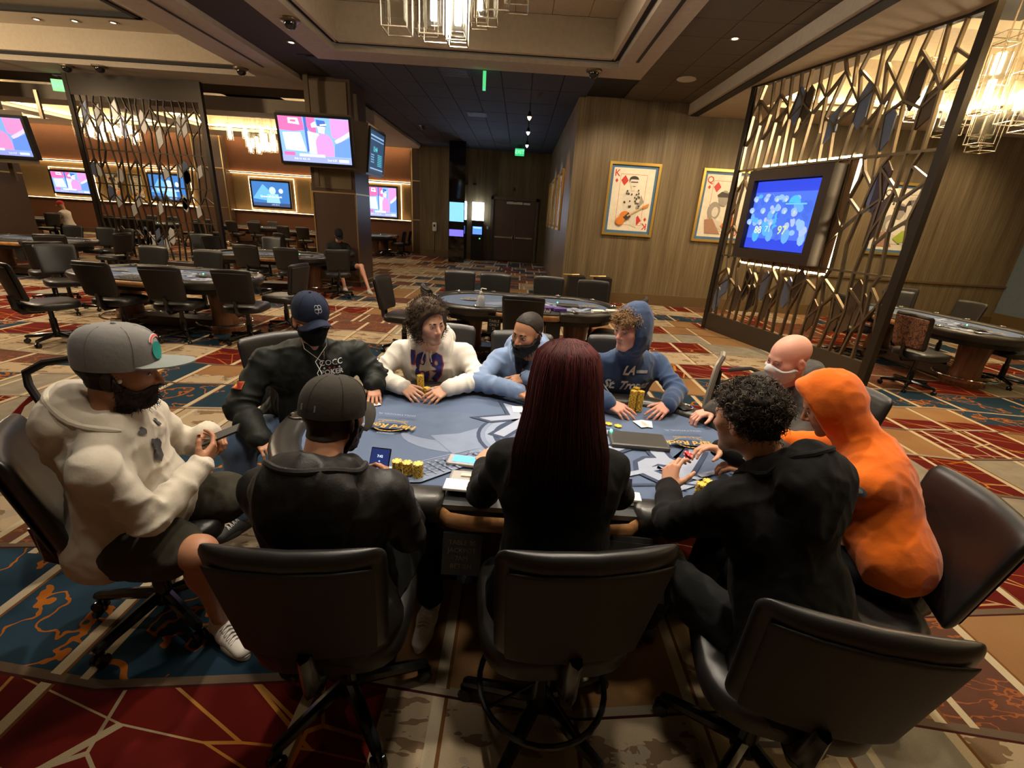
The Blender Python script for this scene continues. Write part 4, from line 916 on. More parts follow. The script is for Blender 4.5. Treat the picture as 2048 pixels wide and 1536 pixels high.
def shoe(ankle, toe, root, upper=(.7, .68, .64), sole=(.75, .73, .68), name='shoe', extra=None, size=1.0, lift=0):
    """low shoe from the ankle to the toe point on the floor; parts: upper, sole, laces"""
    a = np.asarray(ankle, float); d = np.asarray(toe, float)-a; dz = d[2]; f = nrm(A3(d[0], d[1], 0)); pit = lift; R = A3(f[1], -f[0], 0); u = A3(0, 0, 1)
    if lift: f2 = nrm(f*math.cos(lift)-u*math.sin(lift)); u = nrm(u*math.cos(lift)+f*math.sin(lift)); f = f2
    o = A3(a[0], a[1], 0) if not lift else np.asarray(toe, float)-f*.19*size; M = np.stack([R, f, u], 1); tw = lambda V: o+(np.asarray(V)*size) @ M.T
    v = Vox((-.07, -.09, -.005), (.07, .23, .16), .0048); v.cone((0, -.035, .045), (0, .05, .05), .038, .040, .02); v.cone((0, .05, .045), (0, .165, .034), .043, .036, .03, R=A3(0, 0, 1), q=.8); v.cone((0, -.02, .06), (0, -.01, .115), .040, .036, .02); v.ell((0, .0, .135), (.030, .036, .03), .006, sub=True)
    v.D = np.maximum(v.D, .022-v.pts()[..., 2]); V, Q = v.surf(1); s_ = put(name, mesh(name, tw(V), Q, cloth('shoe%02x' % int(upper[0]*255), upper, .6, 0, (120, .1, .002), .4), True), root, world=True)
    mb = MB(); P = [(.046*math.sin(t)*(1.0 if math.cos(t) > 0 else .85)*(1-.06*math.cos(t)), .068+.135*math.cos(t)) for t in np.linspace(0, 2*math.pi, 33)[:-1]]
    rings = [[tuple(tw((x*q, (y-.068)*q+.068, z))) for x, y in P[::-1]] for q, z in ((.95, .0), (1.0, .006), (1.0, .026), (.95, .032))]; mb.loft(rings); put('sole', mb.mesh('sole', mat('sole%02x' % int(sole[0]*255), sole, .6), True, 40), s_, world=True)
    mb = MB()
    for k in range(5): y = .055+k*.017; z = .102-k*.0068; mb.tube([tw((-.026, y-.006, z-.012)), tw((0, y, z)), tw((.026, y+.006, z-.012))], .003, 5); mb.tube([tw((.026, y-.006, z-.012)), tw((0, y+.002, z+.001)), tw((-.026, y+.006, z-.012))], .003, 5)
    put('laces', mb.mesh('laces', cloth('lace', (.72, .70, .68)), True), s_, world=True)
    return tw, s_
def proj_print(name, items, o, ux, uy, V, Q, parent, eps=.0034, step=.0085, sx=1.0):
    """flat print pressed onto a garment"""
    import bmesh
    o, ux, uy = map(lambda q: np.asarray(q, float), (o, ux, uy)); ux = nrm(ux); uy = nrm(uy-ux*(uy @ ux)); n = np.cross(ux, uy)
    bv = BVHTree.FromPolygons([tuple(p) for p in V], [tuple(q) for q in Q.tolist()])
    tmp = flat(name, items, lambda x, y, h: (x, y, h), rough=.8); me = tmp.data; bpy.data.objects.remove(tmp)
    bm = bmesh.new(); bm.from_mesh(me)
    for it in range(5):
        E_ = [e for e in bm.edges if e.calc_length() > step]
        if not E_: break
        bmesh.ops.subdivide_edges(bm, edges=E_, cuts=1, use_grid_fill=False); bmesh.ops.triangulate(bm, faces=[f for f in bm.faces if len(f.verts) > 4])
    for w in bm.verts:
        p = o+ux*w.co.x*sx+uy*w.co.y; best = None
        for a, b in ((0, 0), (.007, 0), (-.007, 0), (0, .007), (0, -.007)):
            hit = bv.ray_cast(Vector(p+ux*a+uy*b+n*.16), Vector(-n), .4)[0]
            if hit is not None: d_ = float((np.array(hit)-p) @ n); best = d_ if best is None or (d_ > best and d_ < best+.02) else best
        w.co = Vector(p+n*((best or 0)+eps+w.co.z))
    bm.to_mesh(me); bm.free(); return put(name, me, parent, world=True)
# ================================================================ PEOPLE
def person(label, head, P, N, sh, el, wr, kn, an, hands, top, H=None, lod=1.0, bare=(), face=None, legs=None, shoes=True, toes=None, gm=None, stub=0, name='person', shoecol=((.05, .05, .05), (.06, .06, .06)), head_kw=None, hips=None, skin=None):
    P, N = A3(*P), A3(*N); sh, el, wr, kn, an = [[A3(*q) for q in s_] for s_ in (sh, el, wr, kn, an)]
    root = thing(name, label, 'person', (P[0], P[1], 0))
    H = H or Head(head[0], *head[1:4], neck=N-A3(0, 0, .03), h=.0042*lod, **(head_kw or {})); sk = H.skin
    R = nrm(sh[0]-sh[1]); R[2] = 0; hips = [A3(*q) for q in hips] if hips else [P+R*.095-A3(0, 0, .02), P-R*.095-A3(0, 0, .02)]
    bl = limbs(P, N, sh, el, wr, hips, kn, an, bare, h=(.0085 if bare and lod == 1 else .0125)*max(1, lod))
    parts = [(*bl, sk)]; parts.append(H.mesh(**(face or {})))
    for i, hd in enumerate(hands):
        if hd is None: continue
        D, B, kw = hd; parts.append(hand(wr[i], D, B, 'RL'[i], skin=sk*1.02, h=.0031*lod, **kw))
    V, Q, C = bind(parts); put('body', mesh('body', V, Q, M_SKIN, True, col=C), root, world=True)
    gV, gQ = garment(P, N, sh, el, wr, H=H, h=.0082*lod, **(gm or {})); g = put(top[0], mesh(top[0], gV, gQ, top[1], True), root, world=True)
    if (gm or {}).get('hood') == 'down' and lod == 1:
        bv = BVHTree.FromPolygons([tuple(q) for q in gV], [tuple(q) for q in gQ.tolist()]); up = nrm(N-P); Rr = nrm(sh[0]-sh[1]); Bk = -nrm(np.cross(up, Rr)); pth = []
        for a in np.linspace(-2.1, 2.1, 25):
            q = N+Bk*(.155*math.cos(a)+.01)+Rr*.135*math.sin(a); hit = bv.ray_cast(Vector(q+up*.25), Vector(-up), .6)[0]
            if hit is not None: pth.append(np.array(hit)-up*.001)
        if len(pth) > 4:
            pth = np.array(pth)
            for _ in range(2): pth[1:-1] = (pth[:-2]+pth[1:-1]*2+pth[2:])/4
            mb = MB(); mb.tube(list(pth), [.004]+[.011]*(len(pth)-2)+[.004], 8); put('hood_rim', mb.mesh('hood_rim', top[1], True), g, world=True)
    if legs:
        tV, tQ = trousers(P, hips, kn, an, h=.011*lod, shorts=legs[0] == 'shorts', g=legs[2] if len(legs) > 2 else 1.0); put(legs[0], mesh(legs[0], tV, tQ, legs[1], True), root, world=True)
    if shoes:
        for i in (0, 1):
            t = toes[i] if toes else an[i]+nrm((kn[i]-P)*A3(1, 1, 0))*.2*A3(1, 1, 0)-A3(0, 0, an[i][2])
            shoe(an[i], t, root, *shoecol)
    return dict(root=root, H=H, g=g, V=gV, Q=gQ, hips=hips)
def azv(a): return A3(math.cos(rad(a)), math.sin(rad(a)), 0)
def uxv(a): return A3(-math.sin(rad(a)), math.cos(rad(a)), 0)
UP = A3(0, 0, 1)
# ---- curly-haired man in the white hoodie with a number
p = person('seated man with dark curly hair in a white hoodie lettered 89, hands round chips', ((-.509, 2.63, 1.205), -46, 4, -3), (-.56, 3.02, .52), (-.525, 2.77, 1.045),
    ((-.73, 2.80, .99), (-.32, 2.84, .99)), ((-.86, 2.68, .835), (-.20, 2.72, .835)), ((-.655, 2.535, .825), (-.385, 2.55, .825)), ((-.75, 2.6, .55), (-.38, 2.6, .55)), ((-.75, 2.65, .1), (-.38, 2.65, .1)),
    [((.80, -.60, -.20), (-.35, -.45, .8), dict(curls=[(.35, .45, .3), (.38, .5, .3), (.45, .5, .3), (.5, .5, .3)], thumb=(.3, .5))), ((-.62, -.78, -.20), (.35, -.45, .8), dict(curls=[(.35, .45, .3), (.38, .5, .3), (.45, .5, .3), (.5, .5, .3)], thumb=(.3, .5)))],
    ('hoodie', cloth('white_fleece', (.66, .62, .56))), face=dict(stubble=.42, flush=.3), gm=dict(hood='down', g=1.0, seed=1, amp=.010, sleeve=1.12), legs=('trousers', cloth('dark_denim', (.04, .045, .06))), head_kw=dict(skin='pale', jaw=.97))
H = p['H']; face_parts(H, p['root'], brow=(.03, .018, .012), browr=.0042)
hv, hq = H.shell(.030, scalp(.090, -.075, -.11, .03), .016, 24, smooth=2); vv = vnorm(hv, hq); c0 = (.045, .027, .015); hl = H.toL(hv)
hairmesh('hair', [(hv, hq, c0), strands(hv, vv, c0, 800, .034, .0021, .009, 1.4, .22, 3, keep=(hl[:, 1] < .03) | (hl[:, 2] > .10))], p['root'])
NAVY = (.03, .035, .17); RED = (.32, .04, .05)
proj_print('number_print', [(RED, ('T', "'89", .004, -.003, .27, .014)), (NAVY, ('T', "'89", 0, 0, .27, .008))], (-.545, 2.86, .885), (1, .02, 0), UP, p['V'], p['Q'], p['g'], sx=.66)
mb = MB(); 
for s in (-.02, .02): mb.tube([(-.525+s, 2.675, 1.02), (-.53+s*1.3, 2.655, .985), (-.53+s*1.6, 2.65, .955)], .0035, 5)
put('drawstring', mb.mesh('drawstring', cloth('white_cord', (.62, .58, .52)), True), p['g'], world=True)
# ---- bearded man in light blue
p = person('seated man with short dark hair and full beard in a light blue sweatshirt, arms crossed', ((.085, 2.66, 1.175), -128, 10, 4), (.12, 3.02, .50), (.115, 2.82, 1.01),
    ((-.085, 2.86, .965), (.315, 2.90, .965)), ((-.205, 2.68, .835), (.36, 2.72, .84)), ((.05, 2.555, .838), (.105, 2.63, .90)), ((-.1, 2.6, .53), (.3, 2.6, .53)), ((-.1, 2.7, .1), (.3, 2.7, .1)),
    [((.75, -.60, -.15), (.25, -.2, .9), dict()), ((-.97, -.12, -.22), (-.1, -.45, .85), dict(curls=[(.2, .35, .25)]*4, thumb=(.4, .4)))],
    ('sweatshirt', cloth('light_blue', (.165, .235, .385))), face=dict(stubble=.5), gm=dict(hood='down', g=1.0, seed=4, amp=.009, sleeve=1.08), legs=('trousers', cloth('dark_denim', (.04, .045, .06))), head_kw=dict(skin='tan', jaw=1.05))
H = p['H']; face_parts(H, p['root'], brow=(.012, .009, .007), browr=.0045)
hv, hq = H.shell(.0042, scalp(.098, .034, -.07, .078), .001, 120); hairmesh('hair', [(hv, hq, (.022, .017, .014))], p['root'])
hv, hq = H.shell(.013, beardreg(), .004, 90); hairmesh('beard', [(hv, hq, (.011, .009, .008)), strands(hv, vnorm(hv, hq), (.011, .009, .008), 350, .014, .0013, .002, 1, .6, 5)], p['root'])
proj_print('undershirt', [((.02, .024, .045), [(-.055, .10), (.055, .10), (.04, -.02), (0, -.12), (-.04, -.02)])], (.07, 2.78, .95), uxv(-100), UP, p['V'], p['Q'], p['g'])
# ---- blond man with navy hood up
p = person('seated young man with short blond curls under a navy hood, holding two cards', ((.690, 2.60, 1.255), -143, 7, 2), (.80, 3.02, .52), (.745, 2.78, 1.06),
    ((.545, 2.78, 1.005), (.975, 2.87, 1.005)), ((.485, 2.68, .845), (1.075, 2.70, .85)), ((.595, 2.485, .826), (.965, 2.515, .826)), ((.55, 2.6, .53), (1.0, 2.6, .53)), ((.55, 2.7, .1), (1.0, 2.7, .1)),
    [((.78, -.60, -.20), (-.2, -.4, .85), dict(curls=[(.25, .3, .2), (.3, .3, .2), (.38, .35, .2), (.5, .4, .2)], thumb=(.3, .5))), ((-.72, -.68, -.20), (.25, -.4, .85), dict(curls=[(.3, .3, .2), (.38, .4, .2), (.45, .5, .25), (.5, .5, .3)], thumb=(.3, .5)))],
    ('hoodie', cloth('navy_fleece', (.034, .060, .130))), face=dict(flush=.25), gm=dict(hood='up', g=1.0, seed=7, amp=.009, sleeve=1.1), legs=('trousers', cloth('dark_denim', (.04, .045, .06))), head_kw=dict(skin='pink', jaw=.95, wide=.97))
H = p['H']; face_parts(H, p['root'], eyecol=(.10, .14, .18), brow=(.12, .065, .03), browr=.0035)
def frontcurl(P):
    x, y, z = P[..., 0], P[..., 1], P[..., 2]; return np.maximum(np.interp(y, [.0, .05, .085], [.06, .058, .055])-z, .018-y)
hv, hq = H.shell(.020, frontcurl, .012, 34); c0 = (.26, .155, .07)
hairmesh('hair', [(hv, hq, (.20, .115, .05)), strands(hv, vnorm(hv, hq), c0, 420, .030, .0022, .008, 1.2, .1, 9)], p['root'])
LG = (.62, .62, .62)
proj_print('lettering_print', [(LG, ('T', 'LA', -.01, .06, .085, .003, .35)), ((.35, .36, .38), [(.055, .045), (.15, .045), (.15, .065), (.055, .065)]), (LG, ('T', 'St. Tropez', 0, -.045, .088, .003, .3))], (.755, 2.70, .905), (1, .12, 0), UP, p['V'], p['Q'], p['g'], sx=.8)
# ---- man with mask and navy cap in the black jacket
p = person('large seated man in black zip jacket, navy cap, black face mask and tinted glasses', ((-1.10, 2.37, 1.245), -46, 9, 0), (-1.30, 2.66, .52), (-1.14, 2.46, 1.075),
    ((-1.37, 2.36, 1.02), (-.94, 2.60, 1.02)), ((-1.475, 2.23, .77), (-.83, 2.60, .85)), ((-1.30, 2.08, .66), (-.815, 2.49, .838)), ((-1.50, 2.20, .55), (-1.10, 2.25, .52)), ((-1.52, 2.2, .1), (-1.12, 2.25, .1)),
    [((.75, -.55, -.3), (.3, -.4, .8), dict()), ((.30, -.88, -.35), (.25, -.3, .9), dict(curls=[(.35, .4, .3)]*4))],
    ('jacket', cloth('black_shell', (.011, .013, .011), .65, 0, (260, .2, .002), .3)), gm=dict(g=1.28, belly=1.12, seed=11, amp=.013, sleeve=1.32, collar=True, chest=1.05), legs=('jeans', cloth('blue_denim', (.10, .15, .25)), 1.2), head_kw=dict(skin='mid', jaw=1.12, wide=1.05))
H = p['H']; face_parts(H, p['root'], eyes=True)
mv, mq = H.shell(.007, maskreg, 0, D=H.Dface, k=.004, smooth=2); put('face_mask', mesh('face_mask', mv, mq, cloth('black_mask', (.008, .008, .009)), True), p['root'], world=True)
tw, cr = cap(H, p['root'], (.016, .022, .045), z0=.040, tilt=1, bcurve=9, brim=.078, name='navy_cap')
ar = lambda f0, r0, s=1: (lambda x, y, h: tuple(tw((.086*math.sin(x/.09)*(1-max(0, (y+.055))*1.6), .1145*math.cos(x/.09)*(1-max(0, (y+.055))*2.3)+.004+h, .058+y))))
ar = lambda x, y, h: tuple(tw((.0925*(1-(max(.001, .058+y)/.112)**2.5)**.4*math.sin(x/.095)*1.02, (.1125*(1-(max(.001, .058+y)/.112)**2.5)**.4*1.02+.004)*math.cos(x/.095)+h, .058+y)))
flat('cap_emblem', [((.45, .47, .5), ('S', circ(.0+.011*math.cos(a)*1.1, .011*math.sin(a), .0105, None, 12), .0022)) for a in (.8, 2.36, 3.93, 5.5)]+[((.45, .47, .5), ('S', [(.0, -.012), (.006, -.026)], .0022))], ar, cr)
mb = MB()
for s in (-1, 1):
    P4 = [H.toW((s*.034+.021*math.cos(a), .099+.0, .002+.014*math.sin(a)-.0)) for a in np.linspace(0, 6.283, 13)]; mb.tube(P4, .0016, 5, cap=False); mb.tube([H.toW((s*.055, .096, .006)), H.toW((s*.08, .02, .004))], .0018, 5)
mb.tube([H.toW((-.013, .101, .004)), H.toW((.013, .101, .004))], .0016, 5); gl = put('glasses', mb.mesh('glasses', M_BLACKP, True), p['root'], world=True)
for s in (-1, 1): put('lens', mesh('lens', [H.toW((s*.034+.020*math.cos(a), .0985, .002+.0135*math.sin(a))) for a in np.linspace(0, 6.283, 15)[:-1]], [tuple(range(14))], mat('tinted_lens', (.35, .30, .22), .08, spec=.8)), gl, world=True)
hv, hq = H.shell(.006, lambda P: np.maximum(np.maximum(P[..., 2]-.04, -.065-P[..., 2]), P[..., 1]+.012), .002, 90); hairmesh('hair', [(hv, hq, (.05, .035, .02))], p['root'])
WH = (.68, .68, .66)
proj_print('chest_lettering', [(WH, ('T', 'COCC', 0, .028, .044, .0)), (WH, ('T', 'POKER', .0, -.026, .040, .0015))]+[(c, [(x, .008), (x+.007, .0), (x, -.008), (x-.007, .0)]) for x, c in ((-.04, WH), (-.012, RED), (.015, RED), (.042, WH))], (-1.02, 2.40, .965), uxv(-60), UP, p['V'], p['Q'], p['g'])
proj_print('sleeve_flag', [((.40, .10, .03), rect(-.035, -.018, .035, .018)), ((.75, .45, .05), rect(-.03, -.012, -.008, .012)), ((.30, .02, .02), rect(.006, -.012, .03, .012))], (-1.46, 2.24, .90), uxv(-100), UP, p['V'], p['Q'], p['g'])
mb = MB(); mb.tube([(-1.035, 2.345, 1.08), (-1.03, 2.33, 1.04)], .004, 6); put('zip_pull', mb.mesh('zip_pull', M_CHROME), p['g'], world=True)
mb = MB()
for s in (-1, 1): mb.tube([H.toW((s*.074, .02, -.015)), H.toW((s*.06, .05, -.12))+A3(0, 0, -.02), A3(-1.045+s*.02, 2.30, 1.03), A3(-1.03-s*.012, 2.26, .98), A3(-1.02+s*.01, 2.235, .93), A3(-1.01, 2.225, .87), A3(-.99, 2.21, .82)], .0022, 5)
tag = put('earphone_cord', mb.mesh('earphone_cord', mat('white_cord_plastic', (.6, .6, .58), .4), True), p['root'], world=True)
# ---- bald man with pale mask
p = person('bald seated man in grey jacket wearing a pale face mask', ((1.435, 2.25, 1.23), -168, 15, 4), (1.76, 2.46, .52), (1.535, 2.34, 1.075),
    ((1.50, 2.55, 1.02), (1.56, 2.12, 1.02)), ((1.36, 2.58, .84), (1.43, 2.02, .84)), ((1.20, 2.44, .835), (1.26, 1.98, .835)), ((1.35, 2.6, .53), (1.35, 2.2, .53)), ((1.35, 2.6, .1), (1.35, 2.2, .1)),
    [((-.95, -.25, -.2), (-.2, 0, .95), dict()), ((-.95, .2, -.2), (-.2, 0, .95), dict())],
    ('jacket', cloth('charcoal_jacket', (.060, .055, .050), .75)), face=dict(flush=.45), gm=dict(g=1.05, seed=14, amp=.010, sleeve=1.12, hood='down'), legs=('trousers', cloth('black_cotton', (.008, .008, .008))), head_kw=dict(skin='pink', wide=1.03))
H = p['H']; face_parts(H, p['root'], brow=(.25, .16, .11))
mv, mq = H.shell(.011, maskreg, 0, D=H.Dface, k=.004, smooth=3); put('face_mask', mesh('face_mask', mv, mq, cloth('pale_mask', (.50, .50, .49)), True), p['root'], world=True)
# ---- orange hoodie
p = person('seated person in a bright orange hoodie with the hood up, leaning over the table', ((1.345, 1.745, 1.175), 152, 30, 0), (1.565, 1.50, .67), (1.485, 1.67, 1.055),
    ((1.56, 1.86, .99), (1.39, 1.50, .99)), ((1.43, 2.02, .86), (1.27, 1.60, .845)), ((1.245, 2.075, .84), (1.10, 1.76, .835)), ((1.25, 1.85, .55), (1.15, 1.50, .55)), ((1.2, 1.9, .1), (1.15, 1.55, .1)),
    [((-.96, .22, -.18), (-.1, -.1, .97), dict(curls=[(.2, .35, .2), (.25, .4, .25), (.3, .45, .3), (.4, .5, .3)])), ((-.8, .6, -.1), (-.1, 0, .97), dict())],
    ('hoodie', cloth('orange_fleece', (.64, .125, .008))), gm=dict(hood='up', g=1.06, seed=17, hy=.026, amp=.0065, sleeve=1.12), legs=('trousers', cloth('black_cotton', (.008, .008, .008)), .92), head_kw=dict(skin='tan'), face=dict(stubble=.5), hips=((1.60, 1.545, .60), (1.53, 1.455, .60)))
H = p['H']; face_parts(H, p['root'])
Mh = H.M
proj_print('hood_patch', [((.60, .30, .30), rect(-.034, -.016, .034, .016)), ((.45, .05, .06), rect(-.030, -.013, .030, .013)), ((.75, .72, .7), ('T', 'orange', 0, 0, .018, .001))], H.toW((-.05, .06, .12)), Mh[:, 1]*.75+Mh[:, 2]*-.2+Mh[:, 0]*.15, Mh[:, 2]*.75-Mh[:, 0]*-.6, p['V'], p['Q'], p['g'])
proj_print('sleeve_patch', [((.16, .19, .24), circ(0, 0, .028, .022)), ((.5, .52, .55), circ(.004, .004, .012, .009))], (1.33, 1.47, .95), uxv(-115), UP, p['V'], p['Q'], p['g'])
# ---- man in black hoodie with short curly hair, back to the camera
p = person('man with short dark curls in a black hoodie, back to camera, stacking chips', ((.775, 1.335, 1.262), 121, 12, 0), (1.0, 1.06, .54), (.885, 1.295, 1.125),
    ((1.065, 1.40, 1.06), (.705, 1.225, 1.06)), ((1.17, 1.70, .885), (.605, 1.335, .845)), ((1.00, 1.865, .885), (.655, 1.535, .855)), ((.95, 1.6, .58), (.66, 1.42, .56)), ((.95, 1.75, .1), (.70, 1.60, .12)),
    [((-.93, -.20, .10), (.1, .35, .9), dict(curls=[(.3, .5, .4), (.35, .55, .4), (.5, .6, .4), (.6, .6, .4)], thumb=(.5, .6))), ((.18, .55, .65), (-.75, -.35, .4), dict(curls=[(.5, .7, .5), (.6, .8, .5), (.7, .8, .5), (.8, .8, .5)], thumb=(.2, .7)))],
    ('hoodie', cloth('black_fleece', (.008, .0075, .0075))), gm=dict(hood='down', g=1.14, seed=21, amp=.009, sleeve=1.05), legs=('trousers', cloth('grey_cotton', (.016, .017, .018)), 1.1), head_kw=dict(skin='mid'), face=dict(stubble=.4), shoecol=((.05, .02, .025), (.03, .03, .03)))
H = p['H']; face_parts(H, p['root'])
hv, hq = H.shell(.012, scalp(.068, .028, -.06, .05), .007, 40, smooth=1); c0 = (.035, .024, .015)
top_i = np.array(H.toW([0, 0, .1]))[2]; cc = np.tile(np.array((.018, .013, .010)), (len(hv), 1))
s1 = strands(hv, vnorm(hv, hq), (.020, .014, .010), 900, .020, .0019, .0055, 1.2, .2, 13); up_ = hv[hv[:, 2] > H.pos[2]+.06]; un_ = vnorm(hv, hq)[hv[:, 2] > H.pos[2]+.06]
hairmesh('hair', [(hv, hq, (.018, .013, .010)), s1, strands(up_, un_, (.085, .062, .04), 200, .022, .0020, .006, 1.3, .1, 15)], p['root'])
proj_print('sleeve_print', [((.42, .40, .36), [(-.03, -.02), (.0, -.03), (.03, -.015), (.035, .012), (.005, .02), (-.02, .03)]), ((.42, .40, .36), circ(.0, .03, .012, .016))], (1.09, 1.76, .92), uxv(-130), UP, p['V'], p['Q'], p['g'])
# ---- dealer
p = person('dealer with long dark red hair in a black blazer, back to camera, bottom centre', ((.16, 1.235, 1.375), 88, 8, 0), (.185, 1.165, .66), (.165, 1.205, 1.205),
    ((.325, 1.235, 1.14), (.005, 1.255, 1.14)), ((.42, 1.40, .90), (-.075, 1.36, .90)), ((.32, 1.66, .845), (-.088, 1.635, .85)), ((.30, 1.55, .66), (.08, 1.55, .66)), ((.30, 1.45, .22), (.08, 1.45, .22)),
    [((-.4, .9, -.1), (.1, .1, .95), dict()), ((-.12, .90, .05), (-.55, .1, .75), dict(curls=[(.8, .9, .6)]*4, thumb=(.2, .8)))],
    ('blazer', cloth('black_blazer', (.007, .007, .007), .85)), gm=dict(g=.98, seed=25, amp=.006, sleeve=.95, cuff=False, chest=.95), legs=('trousers', cloth('black_cotton', (.008, .008, .008))), head_kw=dict(skin='pale', wide=.95))
H = p['H']
def hair_ring(s, n=44, extra=0.0):
    """outline of the long hair at height parameter s (0 crown .. 1 tips), head-local"""
    z = np.interp(s, [0, .08, .2, .35, .5, .75, 1], [.142, .133, .10, .03, -.06, -.17, -.275]); rx = np.interp(s, [0, .08, .2, .35, .5, .75, 1], [.006, .048, .086, .100, .108, .132, .138])+extra; ry = np.interp(s, [0, .08, .2, .35, .5, .75, 1], [.006, .05, .098, .108, .092, .075, .060])+extra
    cy = np.interp(s, [0, .2, .35, .5, .75, 1], [0, -.012, -.02, -.045, -.075, -.085]); return z, rx, ry, cy
rings = []
for s in np.linspace(0, 1, 26):
    z, rx, ry, cy = hair_ring(s, extra=-.006); R_ = []
    for k in range(44):
        a = 2*math.pi*k/44; c, sn = math.cos(a), math.sin(a)
        yy = cy+ry*sn*(1 if sn < 0 or s < .22 else max(.15, .9-1.4*(s-.2))); R_.append(tuple(H.toW((rx*c*(1+.02*math.sin(9*a)), yy, z))))
    rings.append(R_)
mb = MB(); mb.loft(rings); bv_, bf_ = np.array(mb.v), mb.f
rg = np.random.RandomState(5); SV = []; SQ = []; SC_ = []; k = 0
for i in range(1500):
    a = rg.uniform(math.pi*.93, math.pi*2.07); s0 = rg.uniform(.01, .12) if i % 4 else rg.uniform(.1, .5); s1_ = rg.uniform(.80, 1.06); off = rg.uniform(-.004, .006); tw_ = rg.uniform(-.10, .10); ph = rg.uniform(0, 6.28); base = np.array((.070, .011, .012))*(.35+.9*rg.rand())
    pts = []
    for s in np.linspace(s0, s1_, 12):
        z, rx, ry, cy = hair_ring(min(s, 1)); z -= max(0, s-1)*.4; aa = a+tw_*s*1.6+.05*s*math.sin(ph*.5+s*7); c, sn = math.cos(aa), math.sin(aa); yy = cy+(ry+off)*sn*(1 if sn < 0 or s < .22 else max(.15, .9-1.4*(s-.2))); pts.append(H.toW(((rx+off)*c, yy, z)))
    t = MB(); t.tube(pts, [.0012]+[.0021]*9+[.0015, .0006], 3, cap=False); SV.append(np.array(t.v)); SQ.append(np.array(t.f)+k); k += len(t.v)
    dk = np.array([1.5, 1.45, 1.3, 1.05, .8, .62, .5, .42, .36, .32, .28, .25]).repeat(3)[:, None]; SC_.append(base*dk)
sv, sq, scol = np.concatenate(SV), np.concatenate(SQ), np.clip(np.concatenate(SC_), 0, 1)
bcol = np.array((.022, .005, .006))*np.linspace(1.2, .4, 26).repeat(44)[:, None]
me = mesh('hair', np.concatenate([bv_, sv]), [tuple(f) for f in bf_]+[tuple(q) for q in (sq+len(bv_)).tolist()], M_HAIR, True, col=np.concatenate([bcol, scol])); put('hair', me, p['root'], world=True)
# ---- man in black cap, back to the camera
p = person('man in charcoal cap and black leather jacket, back to camera, holding a phone', ((-.562, 1.305, 1.198), 72, 12, 0), (-.565, 1.12, .56), (-.565, 1.18, 1.085),
    ((-.365, 1.225, 1.005), (-.765, 1.205, 1.005)), ((-.315, 1.25, .80), (-.82, 1.34, .82)), ((-.405, 1.46, .84), (-.64, 1.53, .835)), ((-.36, 1.62, .56), (-.72, 1.62, .56)), ((-.315, 1.625, .145), (-.72, 1.6, .1)),
    [((-.55, .72, .25), (.6, .1, .6), dict(curls=[(.4, .6, .4)]*4, thumb=(.3, .6))), ((.5, .8, -.1), (-.2, .1, .95), dict())],
    ('jacket', mat('black_jacket', (.011, .010, .010), .52, spec=.35, bump=(150, .3, .003))), gm=dict(hood='down', g=1.08, seed=29, amp=.009, sleeve=1.05), legs=('trousers', cloth('black_cotton', (.008, .008, .008)), 1.1), head_kw=dict(skin='tan', jaw=1.05), face=dict(stubble=.3),
    shoecol=((.74, .73, .72), (.72, .71, .70)), toes=(A3(-.335, 1.40, .02), A3(-.75, 1.8, 0)))
H = p['H']; face_parts(H, p['root'])
hv, hq = H.shell(.012, beardreg(), .004, 90); hairmesh('beard', [(hv, hq, (.018, .013, .010))], p['root'])
hv, hq = H.shell(.004, lambda P: np.maximum(np.maximum(P[..., 2]-.04, -.062-P[..., 2]), P[..., 1]+.012), .001, 120); hairmesh('hair', [(hv, hq, (.030, .018, .012))], p['root'])
tw, cr = cap(H, p['root'], (.040, .036, .030), z0=.024, tilt=2, bcurve=9, h=.110, brim=.075, name='charcoal_cap', rx=.094, ry=.114)
def on_crown(tw, z0, rx, ry, h, pw, side):
    def f(x, y, e):
        r = (1-(max(.001, z0+y)/h)**pw)**(1/pw); a = side+x/(.5*(rx+ry)*max(r, .3)); return tuple(tw(((rx*r+e+.0012)*math.sin(a), (ry*r+e+.0012)*math.cos(a)+.004*(1 if math.cos(a) > 0 else 0), z0+y)))
    return f
flat('cap_label', [((.20, .19, .17), rect(-.030, -.010, .030, .010)), ((.05, .05, .05), ('T', 'B·A·T·Y', 0, 0, .014))], on_crown(tw, .016, .094, .114, .110, 2.5, math.pi), cr)
sc = [(-.028, .012), (-.020, .026), (-.012, .008), (-.02, -.006), (-.008, -.012), (-.002, .018), (.006, .022), (.004, -.008), (.014, .004), (.02, .016), (.026, -.004), (.034, .006)]
flat('cap_script', [((.42, .41, .38), ('S', sc, .0028)), ((.42, .41, .38), ('S', [(-.03, -.02), (.0, -.016), (.032, -.02)], .002))], on_crown(tw, .042, .094, .114, .110, 2.5, 0), cr)
